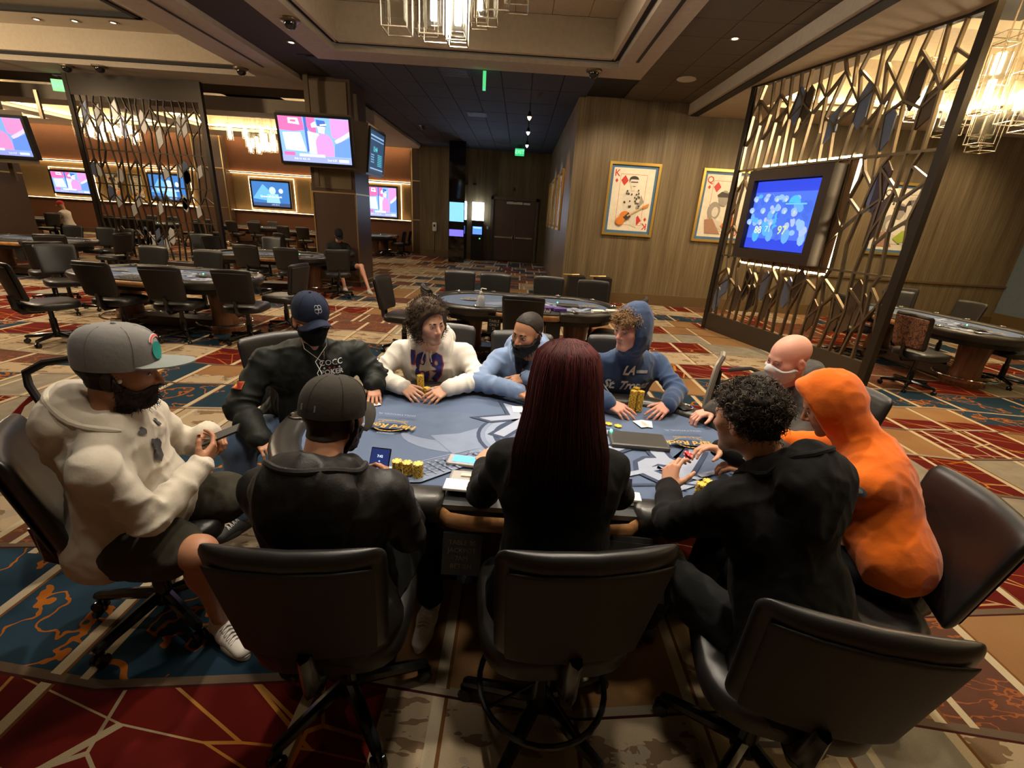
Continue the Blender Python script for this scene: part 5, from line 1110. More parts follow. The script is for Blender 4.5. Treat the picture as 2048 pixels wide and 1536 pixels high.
# ---- man in grey flat-brim cap at the left
p = person('bearded man in grey flat-brim cap, stained white hoodie and dark shorts, looking at phone', ((-1.375, 1.465, 1.24), 30, 8, 0), (-1.56, 1.49, .55), (-1.42, 1.44, 1.095),
    ((-1.315, 1.225, 1.02), (-1.47, 1.64, 1.02)), ((-1.255, 1.31, .735), (-1.435, 1.75, .80)), ((-1.215, 1.53, .825), (-1.335, 1.765, .845)), ((-1.165, 1.37, .545), (-1.13, 1.78, .56)), ((-1.205, 1.46, .11), (-1.15, 1.85, .1)),
    [((.10, .86, .35), (.75, -.35, -.35), dict(curls=[(.5, .6, .4), (.55, .65, .4), (.6, .7, .4), (.65, .7, .4)], thumb=(.3, .5))), ((.80, -.42, .10), (.2, .5, .80), dict(curls=[(.6, .8, .5), (.65, .85, .5), (.7, .85, .5), (.75, .85, .5)], thumb=(.2, .5)))],
    ('hoodie', cloth('oat_fleece', (.52, .47, .39))), bare=(0, 1), gm=dict(hood='down', g=1.10, seed=33, amp=.011, sleeve=1.06, belly=1.0), legs=('shorts', cloth('olive_cotton', (.050, .046, .034)), 1.12), head_kw=dict(skin='tan', jaw=1.08, scale=1.05), face=dict(stubble=.4),
    shoecol=((.66, .63, .57), (.62, .60, .55)), toes=(A3(-1.005, 1.33, 0), A3(-.95, 1.92, 0)))
H = p['H']; face_parts(H, p['root'], brow=(.02, .014, .01), browr=.0045)
mb = MB(); mb.lathe([(.001, 0), (.007, .002), (.007, .008), (.001, .010)], 10); put('earbud', mesh('earbud', [tuple(H.toW((.076+v[2], .012+v[0], -.010+v[1]))) for v in mb.v], mb.f, M_WHITEP, True), p['root'], world=True)
hv, hq = H.shell(.009, beardreg(top=-.040), .004, 80); hairmesh('beard', [(hv, hq, (.020, .012, .008)), strands(hv, vnorm(hv, hq), (.022, .013, .009), 500, .011, .0014, .002, 1, .6, 5)], p['root'])
hv, hq = H.shell(.007, lambda P: np.maximum(np.maximum(P[..., 2]-.045, -.05-P[..., 2]), P[..., 1]+.006), .002, 120); hairmesh('hair', [(hv, hq, (.020, .013, .010))], p['root'])
tw, cr = cap(H, p['root'], (.185, .178, .172), (.185, .205, .195), z0=.042, tilt=-3, h=.120, pw=3.0, brim=.098, bw=60, bcurve=1.5, rx=.097, ry=.116, name='grey_cap')
oc = on_crown(tw, .052, .097, .116, .122, 3.0, .28)
flat('cap_emblem', [((.015, .25, .22), circ(0, -.014, .026, .030, 20)), ((.62, .60, .56), ('S', circ(-.012, .010, .036, .024, 12, 20, 190), .010)), ((.55, .10, .09), ('S', circ(-.012, .010, .036, .024, 12, 20, 190), .006))], oc, cr)
ST = (.075, .07, .075); R3 = random.Random(4); blobs = []
for x, y, r in ((.02, -.06, .032), (.03, -.035, .022), (.0, -.015, .018), (-.01, .0, .010), (-.02, .05, .014), (-.035, .052, .008), (.075, .035, .012), (.08, .05, .009), (.02, -.015, .012)):
    blobs.append((ST, [(x+r*(.7+.5*R3.random())*math.cos(a), y+r*(.7+.5*R3.random())*math.sin(a)) for a in [2*math.pi*k/9 for k in range(9)]]))
for bl in blobs: proj_print('paint_stain', [(bl[0], [(x, y+.055) for x, y in bl[1]])], (-1.235, 1.465, .95), uxv(15), A3(-.35, -.1, .9), p['V'], p['Q'], p['g'])
# ---- man by the pillar and the far crowd (small in the picture)
p = person('distant man in black top and cap with bare legs sitting by the pillar', ((-4.08, 10.55, 1.22), -60, 35, 0), (-4.25, 10.72, .54), (-4.13, 10.62, 1.06),
    ((-4.31, 10.52, 1.0), (-3.97, 10.74, 1.0)), ((-4.30, 10.32, .80), (-3.80, 10.62, .80)), ((-4.13, 10.28, .80), (-3.90, 10.42, .78)), ((-4.0, 10.28, .53), (-3.60, 10.52, .56)), ((-3.90, 10.24, .1), (-3.34, 10.20, .1)),
    [((.6, -.5, -.1), (0, 0, 1), {}), ((-.2, -.9, -.1), (0, 0, 1), {})], ('jacket', cloth('black_shell', (.011, .013, .011))), lod=2.0, bare=(0, 1), gm=dict(g=1.0, seed=40), legs=('shorts', cloth('black_cotton', (.008, .008, .008))), head_kw=dict(skin='pink'), shoecol=((.62, .58, .52), (.6, .56, .5)), toes=(A3(-3.78, 10.05, 0), A3(-3.2, 10.02, 0)))
cap(p['H'], p['root'], (.02, .02, .022), name='far_cap', z0=.028)
CR = [(-17.9, 15.6, 95, 'black_shell', (.016, .018, .016), 'far player in black at the crowded left table, back turned', None), (-17.2, 15.9, 120, 'tan_top', (.32, .25, .17), 'far player in tan top at the crowded left table', None),
      (-16.6, 17.2, 190, 'white_top', (.55, .5, .46), 'far player in white with a red cap at the crowded left table', (.45, .03, .03)), (-18.6, 17.7, -80, 'blue_top', (.10, .10, .12), 'far player facing the camera at the crowded left table', None)]
for x, y, az, cn, cc_, lab, cp in CR:
    f, r = azv(az), A3(math.sin(rad(az)), -math.cos(rad(az)), 0); o = A3(x, y, 0); q = lambda a, b, z: tuple(o+f*a+r*b+UP*z)
    p = person(lab, (q(.12, 0, 1.26), az, 15, 0), q(0, 0, .54), q(.06, 0, 1.08), (q(.06, .19, 1.03), q(.06, -.19, 1.03)), (q(.2, .25, .83), q(.2, -.25, .83)), (q(.4, .12, .83), q(.4, -.12, .83)), (q(.4, .13, .54), q(.4, -.13, .54)), (q(.4, .13, .1), q(.4, -.13, .1)),
        [(f, UP, {}), (f, UP, {})], ('top', cloth(cn, cc_)), lod=3.0, gm=dict(g=1.0, seed=50), legs=('trousers', cloth('black_cotton', (.008, .008, .008))), shoes=False)
    if cp: cap(p['H'], p['root'], cp, name='far_red_cap', z0=.028)
    else:
        hv, hq = p['H'].shell(.014, scalp(), .002, 60); hairmesh('hair', [(hv, hq, (.04, .025, .015) if cn != 'tan_top' else (.25, .18, .1))], p['root'])
    p['root']['group'] = 'far players at the crowded left table'
# ================================================================ LATTICE SCREENS
_ub = MB(); _ub.box((0, 0, 0), (.026, .05, 1)); BARM = _ub.mesh('bar', M_BRONZE); _ub = MB(); _ub.box((0, 0, 0), (.022, .04, 1)); BARD = _ub.mesh('bar_dark', M_DBRONZE)
def lattice(label, loc, rz, L, Hh, seed, ncol, bar, plate_mats, zones, plates, base=.32, skip=None, top=.12):
    t = thing('lattice_screen', label, 'screen', loc, rz); rg = random.Random(seed)
    def bar_(x0, z0, x1, z1, name='bar', s=1.0):
        l = math.hypot(x1-x0, z1-z0); put(name, bar, t, ((x0+x1)/2, 0, (z0+z1)/2), (0, math.atan2(x1-x0, z1-z0), 0), (s, 1, l))
    pm = mat('lattice_post', (.035, .026, .018), .35, metal=.5)
    for x in (0, L): put('post', (lambda b: (b.b2((x-.05, -.05, 0), (x+.05, .05, Hh)), b)[1])(MB()).mesh('post', pm), t)
    put('base_panel', (lambda b: (b.b2((.05, -.04, 0), (L-.05, .04, base)), b)[1])(MB()).mesh('base_panel', mat('lattice_base', (.075, .058, .042), .28, metal=.5)), t)
    put('top_panel', (lambda b: (b.b2((.05, -.04, Hh-top), (L-.05, .04, Hh)), b)[1])(MB()).mesh('top_panel', pm), t)
    sp = (L-.1)/ncol; nodes = {}
    for zi, (za, zb, lev) in enumerate(zones):
        for i in range(ncol+1):
            x = .05+i*sp; st = (.5 if i % 2 else 0)
            zs = [za]+[za+(zb-za)*(k+st+.25*(rg.random()-.5))/lev for k in range(1, lev) if .12 < (k+st)/lev < .93]+[zb]
            nodes[(zi, i)] = [(min(L-.05, max(.05, x+(0 if k in (0, len(zs)-1) else (rg.random()-.5)*sp*.9))), z) for k, z in enumerate(zs)]
            if 0 < i < ncol or True:
                for (x0, z0), (x1, z1) in zip(nodes[(zi, i)], nodes[(zi, i)][1:]):
                    if not (skip and skip((x0+x1)/2, (z0+z1)/2)): bar_(x0, z0, x1, z1)
        for i in range(ncol):
            A, B = nodes[(zi, i)], nodes[(zi, i+1)]
            for k in range(1, len(A)-1):
                c = [q for q in B[1:-1] if abs(q[1]-A[k][1]) < .5 and abs(q[1]-A[k][1]) > .12]
                if c and rg.random() < .9:
                    q = rg.choice(c)
                    if not (skip and skip((A[k][0]+q[0])/2, (A[k][1]+q[1])/2)): bar_(*A[k], *q)
        if zi: bar_(.05, za, L-.05, za, 'rail', 1.1)
    for k in range(plates):
        i = rg.randrange(ncol); zi = rg.randrange(len(zones)); A = nodes[(zi, i)]; x = A[rg.randrange(len(A))][0]; za, zb, _ = zones[zi]; hgt = min((zb-za)*.45, rg.uniform(.45, .85)); z = rg.uniform(za+.02, zb-hgt-.02); w = sp*.85; x = min(max(x, .09), L-.09-w)
        if skip and skip(x+w/2, z+hgt/2): continue
        P = [(x, z+hgt*.18), (x+w*.5, z), (x+w, z+hgt*.25), (x+w, z+hgt*.82), (x+w*.45, z+hgt), (x, z+hgt*.75)] if rg.random() < .6 else [(x, z), (x+w, z+hgt*.3), (x+w, z+hgt), (x, z+hgt*.7)]
        b = MB(); n = len(P); b.add([(px, -.012, pz) for px, pz in P]+[(px, .012, pz) for px, pz in P], [tuple(range(n)), tuple(range(n, 2*n))[::-1]]+[(j, n+j, n+(j+1) % n, (j+1) % n) for j in range(n)]); put('plate', b.mesh('plate', plate_mats[k % len(plate_mats)]), t)
    return t
M_PL1 = mat('plate_bronze', (.20, .16, .12), .22, metal=.9); M_PL2 = mat('plate_pale', (.50, .49, .48), .35, metal=.25); M_PL3 = mat('plate_blue', (.16, .19, .28), .25, metal=.4)
RZ = math.atan2(5.702-8.883, 4.692-3.825)
scr = lattice('tall bronze lattice screen at right carrying a blue lit television', (3.825, 8.883, 0), RZ, 3.297, 4.24, 3, 18, BARM, [M_PL1, M_PL1, M_PL3], [(.32, 1.42, 3), (1.42, 2.85, 4), (2.85, 4.12, 3)], 30, skip=lambda x, z: .42 < x < 2.0 and 1.46 < z < 2.82)
lattice('dark lattice screen at left with mirrored plates, rust wall behind it', (-10.66, 11.9, 0), 0, 3.06, 4.3, 8, 18, BARD, [M_PL2, M_PL3, M_PL2, M_PL2], [(.25, 1.2, 2), (1.2, 2.0, 2), (2.0, 2.75, 2), (2.75, 3.9, 3)], 34, base=.2, top=.42)
# ================================================================ TELEVISIONS
BL = (.25, .38, 1.0); PK = (.72, .20, .42); PK2 = (.50, .10, .26); WHT = (.62, .68, .95); SK = (.42, .50, .90); DB = (.04, .10, .34)
def game_picture(w, h, m=1.0):
    s = lambda P: [(x*w, y*h) for x, y in P]; it = [((.16, .30, .78), rect(-w/2, -h/2, w/2, h/2))]
    it += [(PK2, s([(-.5, .5), (-.16, .5), (-.14, .22), (-.3, .18), (-.5, .2)])), (WHT, s([(-.36, .47), (-.22, .47), (-.2, .33), (-.36, .35)])), (PK2, s([(-.33, .43), (-.25, .43), (-.25, .38), (-.33, .39)])), (SK, s([(-.46, .15), (-.2, .17), (-.14, -.26), (-.44, -.24)])),
           (DB, s([(-.14, .5), (-.10, .5), (-.08, -.2), (-.13, -.28)])), (PK2, s([(-.1, .5), (.02, .5), (.03, .16), (-.05, .18), (-.1, .28)])), (SK, s([(-.1, .2), (.06, .16), (.08, -.30), (-.10, -.30)])), (WHT, s([(-.04, .36), (.02, .42), (.05, .30), (-.03, .28)])),
           (DB, s([(.04, .46), (.16, .44), (.18, .32), (.05, .32)])), ((.85, .5, .62), s([(.05, .32), (.16, .31), (.14, .16), (.06, .18)])), (WHT, s([(.09, .36), (.18, .38), (.18, .34), (.09, .33)])), (PK, s([(.24, .5), (.5, .48), (.5, .2), (.3, .06), (.24, .1)])), ((.85, .45, .6), s([(.28, .02), (.5, .24), (.5, .14), (.31, -.06)])), ((.10, .20, .62), s([(.28, -.06), (.5, .10), (.5, -.34), (.26, -.34)])),
           (PK, s(circ(.13, -.08, .125, .24, 18))), (PK, s(rect(.01, -.34, .26, -.1)))]
    it += [((.22, .25, .55), s(rect(-.5, -.5, .5, -.36))), (PK2, s(rect(-.47, -.36, -.31, -.28))), (WHT, s(rect(-.25, -.37, .12, -.31))), (WHT, ('T', 'PHI 14  KC 10', -.22*w, -.43*h, .065*h, 0)), ((.5, .9, .8), s(rect(.32, -.46, .46, -.40))), (WHT, ('T', '2nd 4:37', .22*w, -.43*h, .07*h, 0))]
    return [(tuple(q*m for q in c), g) for c, g in it]
def board_picture(w, h):
    it = [((.02, .05, .10), rect(-w/2, -h/2, w/2, h/2)), ((.25, .4, .6), rect(-w*.45, h*.36, w*.45, h*.40)), ((.2, .34, .55), rect(-w*.45, h*.28, w*.45, h*.31))]
    it += [((.10, .55, .62), ('T', '13:44', -w*.12, h*.06, h*.17, .004))]
    for k in range(7): it += [((.08, .42, .5), rect(w*.05, -h*.06-k*h*.045, w*.36, -h*.038-k*h*.045))]
    for k in range(4): it += [((.15, .3, .5), rect(-w*.42, -h*.1-k*h*.06, -w*.2, -h*.07-k*h*.06))]
    return it+[((.3, .4, .55), rect(-w*.45, -h*.44, w*.45, -h*.41))]
def blue_picture(w, h):
    R_ = random.Random(5); it = [((.02, .045, .50), rect(-w/2, -h/2, w/2, h/2)), ((.05, .12, .62), rect(-w*.49, -h*.34, w*.49, h*.34))]
    for k in range(60):
        x, y = R_.uniform(-.47, .40)*w, R_.uniform(-.32, .30)*h; a = R_.uniform(.02, .06)*w; c = R_.choice([(.10, .28, .80), (.20, .35, .85), (.04, .10, .5), (.30, .36, .85), (.06, .30, .70)]); it.append((c, circ(x, y, a, a*R_.uniform(.6, 1.6), 8)))
    for k in range(13): x, y = -.44*w+(k % 5)*.17*w+R_.uniform(-.02, .02)*w, (.24-.17*(k//5))*h; it += [((.22, .34, .80), circ(x, y, .045*w, .045*h, 8)), ((.36, .46, .42), circ(x+.01*w, y-.02*h, .02*w, .03*h, 6))]
    it += [((.05, .35, .75), circ(.20*w, .18*h, .08*w, .10*h, 14, 0, 180)), ((.10, .4, .8), rect(.08*w, .155*h, .38*w, .175*h)), ((.45, .5, .2), ('T', '97', .12*w, -.21*h, .17*h, .004)), ((.5, .55, .4), ('T', '88', -.26*w, -.22*h, .15*h, .004)), ((.4, .5, .6), ('T', '71', -.10*w, -.20*h, .12*h, .002))]
    return it
def tv(label, o, az, w, h, pic, tilt=0, depth=.12, bez=.06, halo=None, em=1.6, cabinet=None, group=None, rear=0):
    """television facing azimuth az, o = centre of the glass"""
    o = A3(*o); n = azv(az)*math.cos(rad(tilt))-UP*math.sin(rad(tilt)); ux = uxv(az); uy = nrm(np.cross(n, ux)); t = thing('television', label, 'television', tuple(o), 0, group)
    b = MB(); R_ = Matrix(np.stack([ux, uy, n], 1).tolist())
    for cx, cy, sx, sy in ((0, h/2+bez/2, w+2*bez, bez), (0, -h/2-bez/2, w+2*bez, bez), (w/2+bez/2, 0, bez, h), (-w/2-bez/2, 0, bez, h)): b.box(o+ux*cx+uy*cy-n*(depth/2-.012), (sx, sy, depth), rot=R_)
    put('bezel', b.mesh('bezel', M_BLACKP), t, world=True); b = MB(); b.box(o-n*(depth/2+.01), (w+bez, h+bez, depth), rot=R_); put('housing', b.mesh('housing', M_DBRONZE), t, world=True)
    flat('picture', pic, lambda x, y, e: tuple(o+ux*x+uy*y+n*e), t, .0008, emit=em)
    if halo:
        b = MB(); q = -n*(depth+.02); g = halo
        for cx, cy, sx, sy in ((0, h/2+bez+g, w+2*bez+2*g, .02), (0, -h/2-bez-g, w+2*bez+2*g, .02), (w/2+bez+g, 0, .02, h+2*bez+2*g), (-w/2-bez-g, 0, .02, h+2*bez+2*g)): b.box(o+ux*cx+uy*cy+q, (sx, sy, .012), rot=R_)
        put('back_light', b.mesh('back_light', M_LED), t, world=True)
    if cabinet: cabinet(t, o, ux, uy, n)
    return t
GTV = 'televisions let into the rust wall'
for x0, x1, z0, z1, lab, pic in ((-12.0, -10.36, 1.64, 2.64, 'lit wall television with bluish picture, left of the pillar', 'b'), (-6.87, -5.58, 1.52, 2.72, 'lit wall television with pink and blue picture, right of the pillar', 'g'), (-20.9, -19.3, 1.66, 2.50, 'lit wall television left of the left lattice screen', 'g'), (-16.55, -15.0, 1.62, 2.64, 'lit wall television behind the left lattice screen', 'b')):
    w, h = x1-x0, z1-z0; pc = game_picture(w, h) if pic == 'g' else [((.03, .12, .32), rect(-w/2, -h/2, w/2, h/2)), ((.10, .30, .60), [(-w*.5, -h*.2), (-w*.2, h*.4), (0, h*.1), (w*.1, -h*.3)]), ((.35, .5, .75), circ(.05*w, .15*h, .09*w, .16*h, 12)), ((.2, .4, .7), [(-.1*w, 0), (.2*w, .02*h), (.25*w, -.5*h), (-.15*w, -.5*h)]), ((.5, .65, .85), circ(.28*w, .15*h, .06*w, .1*h, 10)), ((.7, .75, .8), ('T', 'Queen of the South', 0, -.1*h, .12*h, .001)), ((.03, .05, .12), rect(-w/2, -h/2, w/2, -h*.36)), ((.4, .55, .7), ('T', 'LIVE 20:15', .1*w, -.43*h, .08*h, 0))]
    tv(lab, ((x0+x1)/2, 21.40, (z0+z1)/2), -90, w, h, pc, 0, .14, .08, .10, group=GTV)
def cab1(t, o, ux, uy, n):
    b = MB(); w, h = 1.55, 1.02
    a = [o+ux*(sx*w/2)+uy*(sy*h/2)-n*.03 for sx, sy in ((-1, -1), (1, -1), (1, 1), (-1, 1))]; d = A3(0, .55 if o[0] > -8 else .12, 0)+A3(0, 0, 0); c = [q+d+A3(*(0.0, 0, 0))+A3((.14 if i in (0, 3) else -.14), 0, (.06 if i < 2 else -.02)) for i, q in enumerate(a)]
    b.add(a+c, [(0, 1, 2, 3), (1, 0, 4, 5), (2, 1, 5, 6), (3, 2, 6, 7), (0, 3, 7, 4), (7, 6, 5, 4)]); put('tapered_cabinet', b.mesh('tapered_cabinet', mat('tv_cabinet', (.13, .10, .07), .35, metal=.3)), t, world=True)
    
    for d_, s_ in (((-.25, .35, 1.0), (.10, .05, 1.3)), ((-.2, .40, -.62), (.10, .05, .5)), ((.72, .5, .72), (.07, .05, .55))): put('mount_pole', MB().box(o+A3(*d_), s_).mesh('mount_pole', M_BRONZE), t, world=True)
tv('television on the square pillar showing football players in red and white', (-4.42, 10.52, 3.09), -90, 1.47, .84, game_picture(1.47, .84), 6, .10, .05, em=1.7, cabinet=cab1)
def cab2(t, o, ux, uy, n):
    b = MB(); w, h = 1.2, 1.0; a = [o+ux*(sx*w/2)+uy*(sy*h/2)-n*.03 for sx, sy in ((-1, -1), (1, -1), (1, 1), (-1, 1))]; c = [q-n*.35 for q in a]; b.add(a+c, [(0, 1, 2, 3), (1, 0, 4, 5), (2, 1, 5, 6), (3, 2, 6, 7), (0, 3, 7, 4), (7, 6, 5, 4)]); put('tapered_cabinet', b.mesh('tapered_cabinet', mat('tv_cabinet', (.13, .10, .07), .35, metal=.3)), t, world=True)
tv('narrow side screen on the square pillar with teal tournament figures', (-3.38, 11.35, 3.02), 0, 1.05, .82, board_picture(1.05, .82), 6, .10, .05, em=1.0, cabinet=cab2)
tv('television cut off by the left picture edge', (-11.35, 10.55, 2.78), -88, 1.45, .72, game_picture(1.45, .72), 6, .12, .06, em=1.3, cabinet=cab1)
# the one on the right lattice
ax = nrm(A3(4.692-3.825, 5.702-8.883, 0)); nn = A3(-.9648, -.26296, 0); c_ = A3(3.825, 8.883, 0)+ax*1.405+nn*.17+UP*2.11
def cab3(t, o, ux, uy, n):
    b = MB(); R_ = Matrix(np.stack([ux, uy, n], 1).tolist())
    for cx, cy, sx, sy in ((0, .60, 1.56, .15), (0, -.60, 1.56, .15), (.71, 0, .14, 1.05), (-.71, 0, .14, 1.05)): b.box(o+ux*cx+uy*cy-n*.02, (sx, sy, .22), rot=R_)
    put('deep_frame', b.mesh('deep_frame', mat('deep_frame', (.028, .018, .012), .35)), t, world=True)
    b = MB(); b.box(o+ux*.03-n*.20, (1.72, 1.52, .05), rot=R_); put('rear_box', b.mesh('rear_box', mat('rear_box', (.16, .085, .03), .5)), t, world=True)
    b = MB()
    for cx, cy, sx, sy in ((.03, .775, 1.7, .025), (.03, -.775, 1.7, .025), (.905, 0, .025, 1.52)): b.box(o+ux*cx+uy*cy-n*.19, (sx, sy, .03), rot=R_)
    put('back_light', b.mesh('back_light', mat('led_warm_white', emit=(1, .74, .42), estr=16)), t, world=True)
tv('blue lit television in a deep dark frame on the right lattice screen', tuple(c_), math.degrees(math.atan2(nn[1], nn[0])), 1.28, 1.02, blue_picture(1.28, 1.02), 0, .06, .02, em=1.25, cabinet=cab3)
# ================================================================ SQUARE PILLARS
def pillar(label, x0, y0, w, gold=True):
    t = thing('pillar', label, 'pillar', (x0+w/2, y0+w/2, 0)); b = MB(); b.b2((x0, y0, 0), (x0+w, y0+w, 4.39)); put('shaft', b.mesh('shaft', M_BROWN), t, world=True); b = MB()
    for z in (.1, 2.10): b.b2((x0-.012, y0-.012, z), (x0+w+.012, y0, z+.03)); b.b2((x0+w, y0-.012, z), (x0+w+.012, y0+w, z+.03))
    for x in (x0-.012, x0+w-.02): b.b2((x, y0-.014, .1), (x+.03, y0, 2.13))
    put('brass_edging', b.mesh('brass_edging', M_GOLD), t, world=True); b = MB(); b.b2((x0+.08, y0-.02, 2.2), (x0+w-.08, y0, 4.3)); put('upper_panel', b.mesh('upper_panel', mat('pillar_upper', (.17, .12, .065), .4)), t, world=True)
pillar('square brown pillar with brass edging carrying televisions', -4.83, 11.1, 1.0); pillar('square brown pillar at the left picture edge under the cut-off television', -13.55, 11.1, 1.0)
# ================================================================ FRAMED CARD POSTERS
CRM = (.68, .62, .50); INK = (.06, .05, .045); CR_ = (.50, .05, .04); OR_ = (.62, .20, .04); BLU = (.07, .15, .26)
def dia(x, y, r): return [(x, y+r*1.3), (x+r, y), (x, y-r*1.3), (x-r, y)]
def spade(x, y, r): return [(x, y+r*1.3), (x+r, y-.2*r), (x+.5*r, y-.6*r), (x+.1*r, y-.3*r), (x+.3*r, y-1.2*r), (x-.3*r, y-1.2*r), (x-.1*r, y-.3*r), (x-.5*r, y-.6*r), (x-r, y-.2*r)]
def card_art(kind, w, h):
    it = [(BLU, rect(-w/2, -h/2, w/2, h/2)), (CRM, rect(-w/2+.06, -h/2+.06, w/2-.06, h/2-.06))]; W_, H_ = w/2-.06, h/2-.06
    fr = [(-W_+.17, -H_+.13), (W_-.17, -H_+.13), (W_-.17, H_-.13), (-W_+.17, H_-.13), (-W_+.17, -H_+.13)]
    red = CR_ if kind != 'QS' else INK; suit = dia if kind != 'QS' else spade; L = kind[0]
    it += [(red, ('S', fr, .007)), (red, ('T', L, -W_+.085, H_-.12, .20, .002)), (red, suit(-W_+.085, H_-.27, .035)), (red, ('T', L, W_-.085, -H_+.12, .20, .002, 0, 180)), (red, suit(W_-.085, -H_+.27, .035)), (red, suit(-W_+.27, H_-.26, .085)), (red, suit(W_-.26, -H_+.24, .085))]
    R_ = random.Random(len(kind)+ord(kind[1])); GR = (.30, .27, .23); LT = (.60, .55, .46)
    if kind == 'KD':     # a man with a guitar, plain stand-in
        it += [(LT, [(-.20, .12), (-.06, .22), (.10, .20), (.24, .10), (.22, -.18), (-.16, -.20)]), (LT, [(-.22, -.62), (-.12, -.18), (.16, -.18), (.20, -.60), (.06, -.55), (-.02, -.35)]), (GR, [(.22, .12), (.30, -.02), (.16, -.22), (.12, -.16), (.2, -.02)]), (LT, circ(.02, .36, .085, .12)), (INK, circ(.01, .44, .105, .07, 14, 0, 180)), (INK, [(-.09, .36), (-.06, .47), (-.10, .44)]), (INK, ('S', [(-.05, .38), (.10, .385)], .022)), (INK, ('S', [(.0, .29), (.06, .295)], .012)), (LT, rect(-.03, .2, .07, .28))]
        for k in range(26): x, y = R_.uniform(-.18, .18), R_.uniform(-.2, .2); it.append((INK, rect(x, y, x+.03, y+.035)))
        it += [(OR_, circ(-.10, -.34, .12, .10)), (OR_, circ(-.20, -.46, .10, .09)), (INK, [(-.14, -.38), (-.02, -.26), (.04, -.36), (-.06, -.44)]), ((.55, .38, .18), ('S', [(-.04, -.34), (.30, -.12)], .03)), (OR_, [(.28, -.12), (.42, -.05), (.42, -.10), (.30, -.17)])]
    else:                # two figures, plain stand-in
        it += [(GR, circ(-.18, -.10, .15, .20)), (LT, circ(-.15, -.12, .075, .11)), (LT, [(-.2, -.24), (.10, -.36), (.05, -.5), (-.2, -.4)]), ((.36, .20, .13), [(-.36, -.30), (-.18, -.26), (.06, -.60), (-.30, -.60)]), (GR, circ(.0, .18, .12, .17)), (INK, [(-.17, .24), (-.08, .32), (.10, .28), (.06, .20), (-.14, .20)]), (INK, [(.05, .22), (.12, .42), (.30, .44), (.22, .24), (.12, .16)]), (LT, [(.12, .3), (.34, .38), (.36, .1), (.16, -.05)]), (INK, [(.22, .16), (.36, .02), (.38, -.14), (.18, -.10)]), (GR, circ(.02, .10, .07, .09)), (OR_ if kind == 'QD' else (.35, .42, .06), [(.02, -.42), (.18, -.24), (.34, -.20), (.34, -.44), (.2, -.52)])]
        for k in range(14): a = R_.uniform(.2, 2.2); it.append((GR, ('S', [(.22, .30), (.22+.22*math.cos(a), .32+.18*math.sin(a))], .008)))
    return it
def poster(label, o, az, w, h, kind, group=None):
    o = A3(*o); n = azv(az); ux = uxv(az); t = thing('framed_poster', label, 'picture', tuple(o), 0, group); b = MB(); R_ = Matrix(np.stack([ux, UP, n], 1).tolist()); f = .055
    for cx, cy, sx, sy in ((0, h/2-f/2, w, f), (0, -h/2+f/2, w, f), (w/2-f/2, 0, f, h-2*f), (-w/2+f/2, 0, f, h-2*f)): b.box(o+ux*cx+UP*cy+n*.025, (sx, sy, .05), rot=R_)
    put('gilt_frame', b.mesh('gilt_frame', mat('gilt', (.62, .40, .10), .32, metal=.75)), t, world=True)
    flat('card_print', card_art(kind, w-2*f, h-2*f), lambda x, y, e: tuple(o+ux*x+UP*y+n*(.012+e)), t, .0008, rough=.35)
poster('gold framed king of diamonds poster with a guitarist, left of two on the wood wall', (2.52, 11.255, 2.375), -90, 1.17, 1.57, 'KD'); poster('gold framed queen of diamonds poster with two figures, right of two on the wood wall', (4.65, 11.255, 2.36), -90, 1.17, 1.57, 'QD')
poster('framed queen of spades poster seen through the right lattice screen', (8.74, 11.255, 2.33), -90, 1.17, 1.57, 'QS')
for i, (y, k) in enumerate(((13.8, 'KD'), (15.5, 'QS'), (17.2, 'QD'), (18.9, 'KD'))): poster(('nearest', 'second nearest', 'second farthest', 'farthest')[i]+' of the gold framed posters seen edge-on along the corridor wall', (1.095, y, 2.36), 180, 1.15, 1.57, k, 'posters along the corridor wall')
poster('white framed poster on the rust wall beside the pillar', (-9.05, 21.60, 2.2), -90, .85, 1.15, 'QS'); poster('left of two white posters on the rust wall behind the left lattice', (-18.35, 21.60, 2.1), -90, .75, 1.1, 'QD'); poster('right of two white posters on the rust wall behind the left lattice', (-17.3, 21.60, 2.1), -90, .75, 1.1, 'KD')
# ================================================================ CHANDELIERS
M_GLASS = mat('lantern_glass', (.92, .92, .88), .18, trans=1, ior=1.12); M_BULB = mat('lantern_bulb', emit=(1, .88, .68), estr=22); M_CRYS = mat('crystal_glow', emit=(1, .84, .6), estr=10); M_WIRE = mat('lantern_wire', (.50, .44, .34), .25, metal=.9)
def wirebox(w, d, h, r=.007):
    b = MB(); X, Y = w/2, d/2
    for z in (0, h): 
        for p, q in (((-X, -Y), (X, -Y)), ((X, -Y), (X, Y)), ((X, Y), (-X, Y)), ((-X, Y), (-X, -Y))): b.tube([(*p, z), (*q, z)], r, 5)
    for p in ((-X, -Y), (X, -Y), (X, Y), (-X, Y)): b.tube([(*p, 0), (*p, h)], r, 5)
    return b
LFR = [wirebox(.26, .26, .62).mesh('lantern', M_WIRE), wirebox(.20, .20, .80).mesh('lantern', M_WIRE), wirebox(.24, .24, .42).mesh('lantern', M_WIRE)]
LGL = []
for w, h in ((.19, .46), (.14, .62), (.17, .30)):
    b = MB()
    for s in (-1, 1): b.b2((s*w/2-.004, -w/2, .08), (s*w/2+.004, w/2, .08+h)); b.b2((-w/2+.004, s*w/2-.004, .08), (w/2-.004, s*w/2+.004, .08+h))
    LGL.append(b.mesh('glass', M_GLASS))
_b = MB(); _b.b2((-.03, -.03, .16), (.03, .03, .40)); LBU = _b.mesh('bulb', M_BULB); _b = MB(); _b.b2((-.05, -.05, .06), (.05, .05, .5)); LCR = _b.mesh('crystal', M_CRYS)
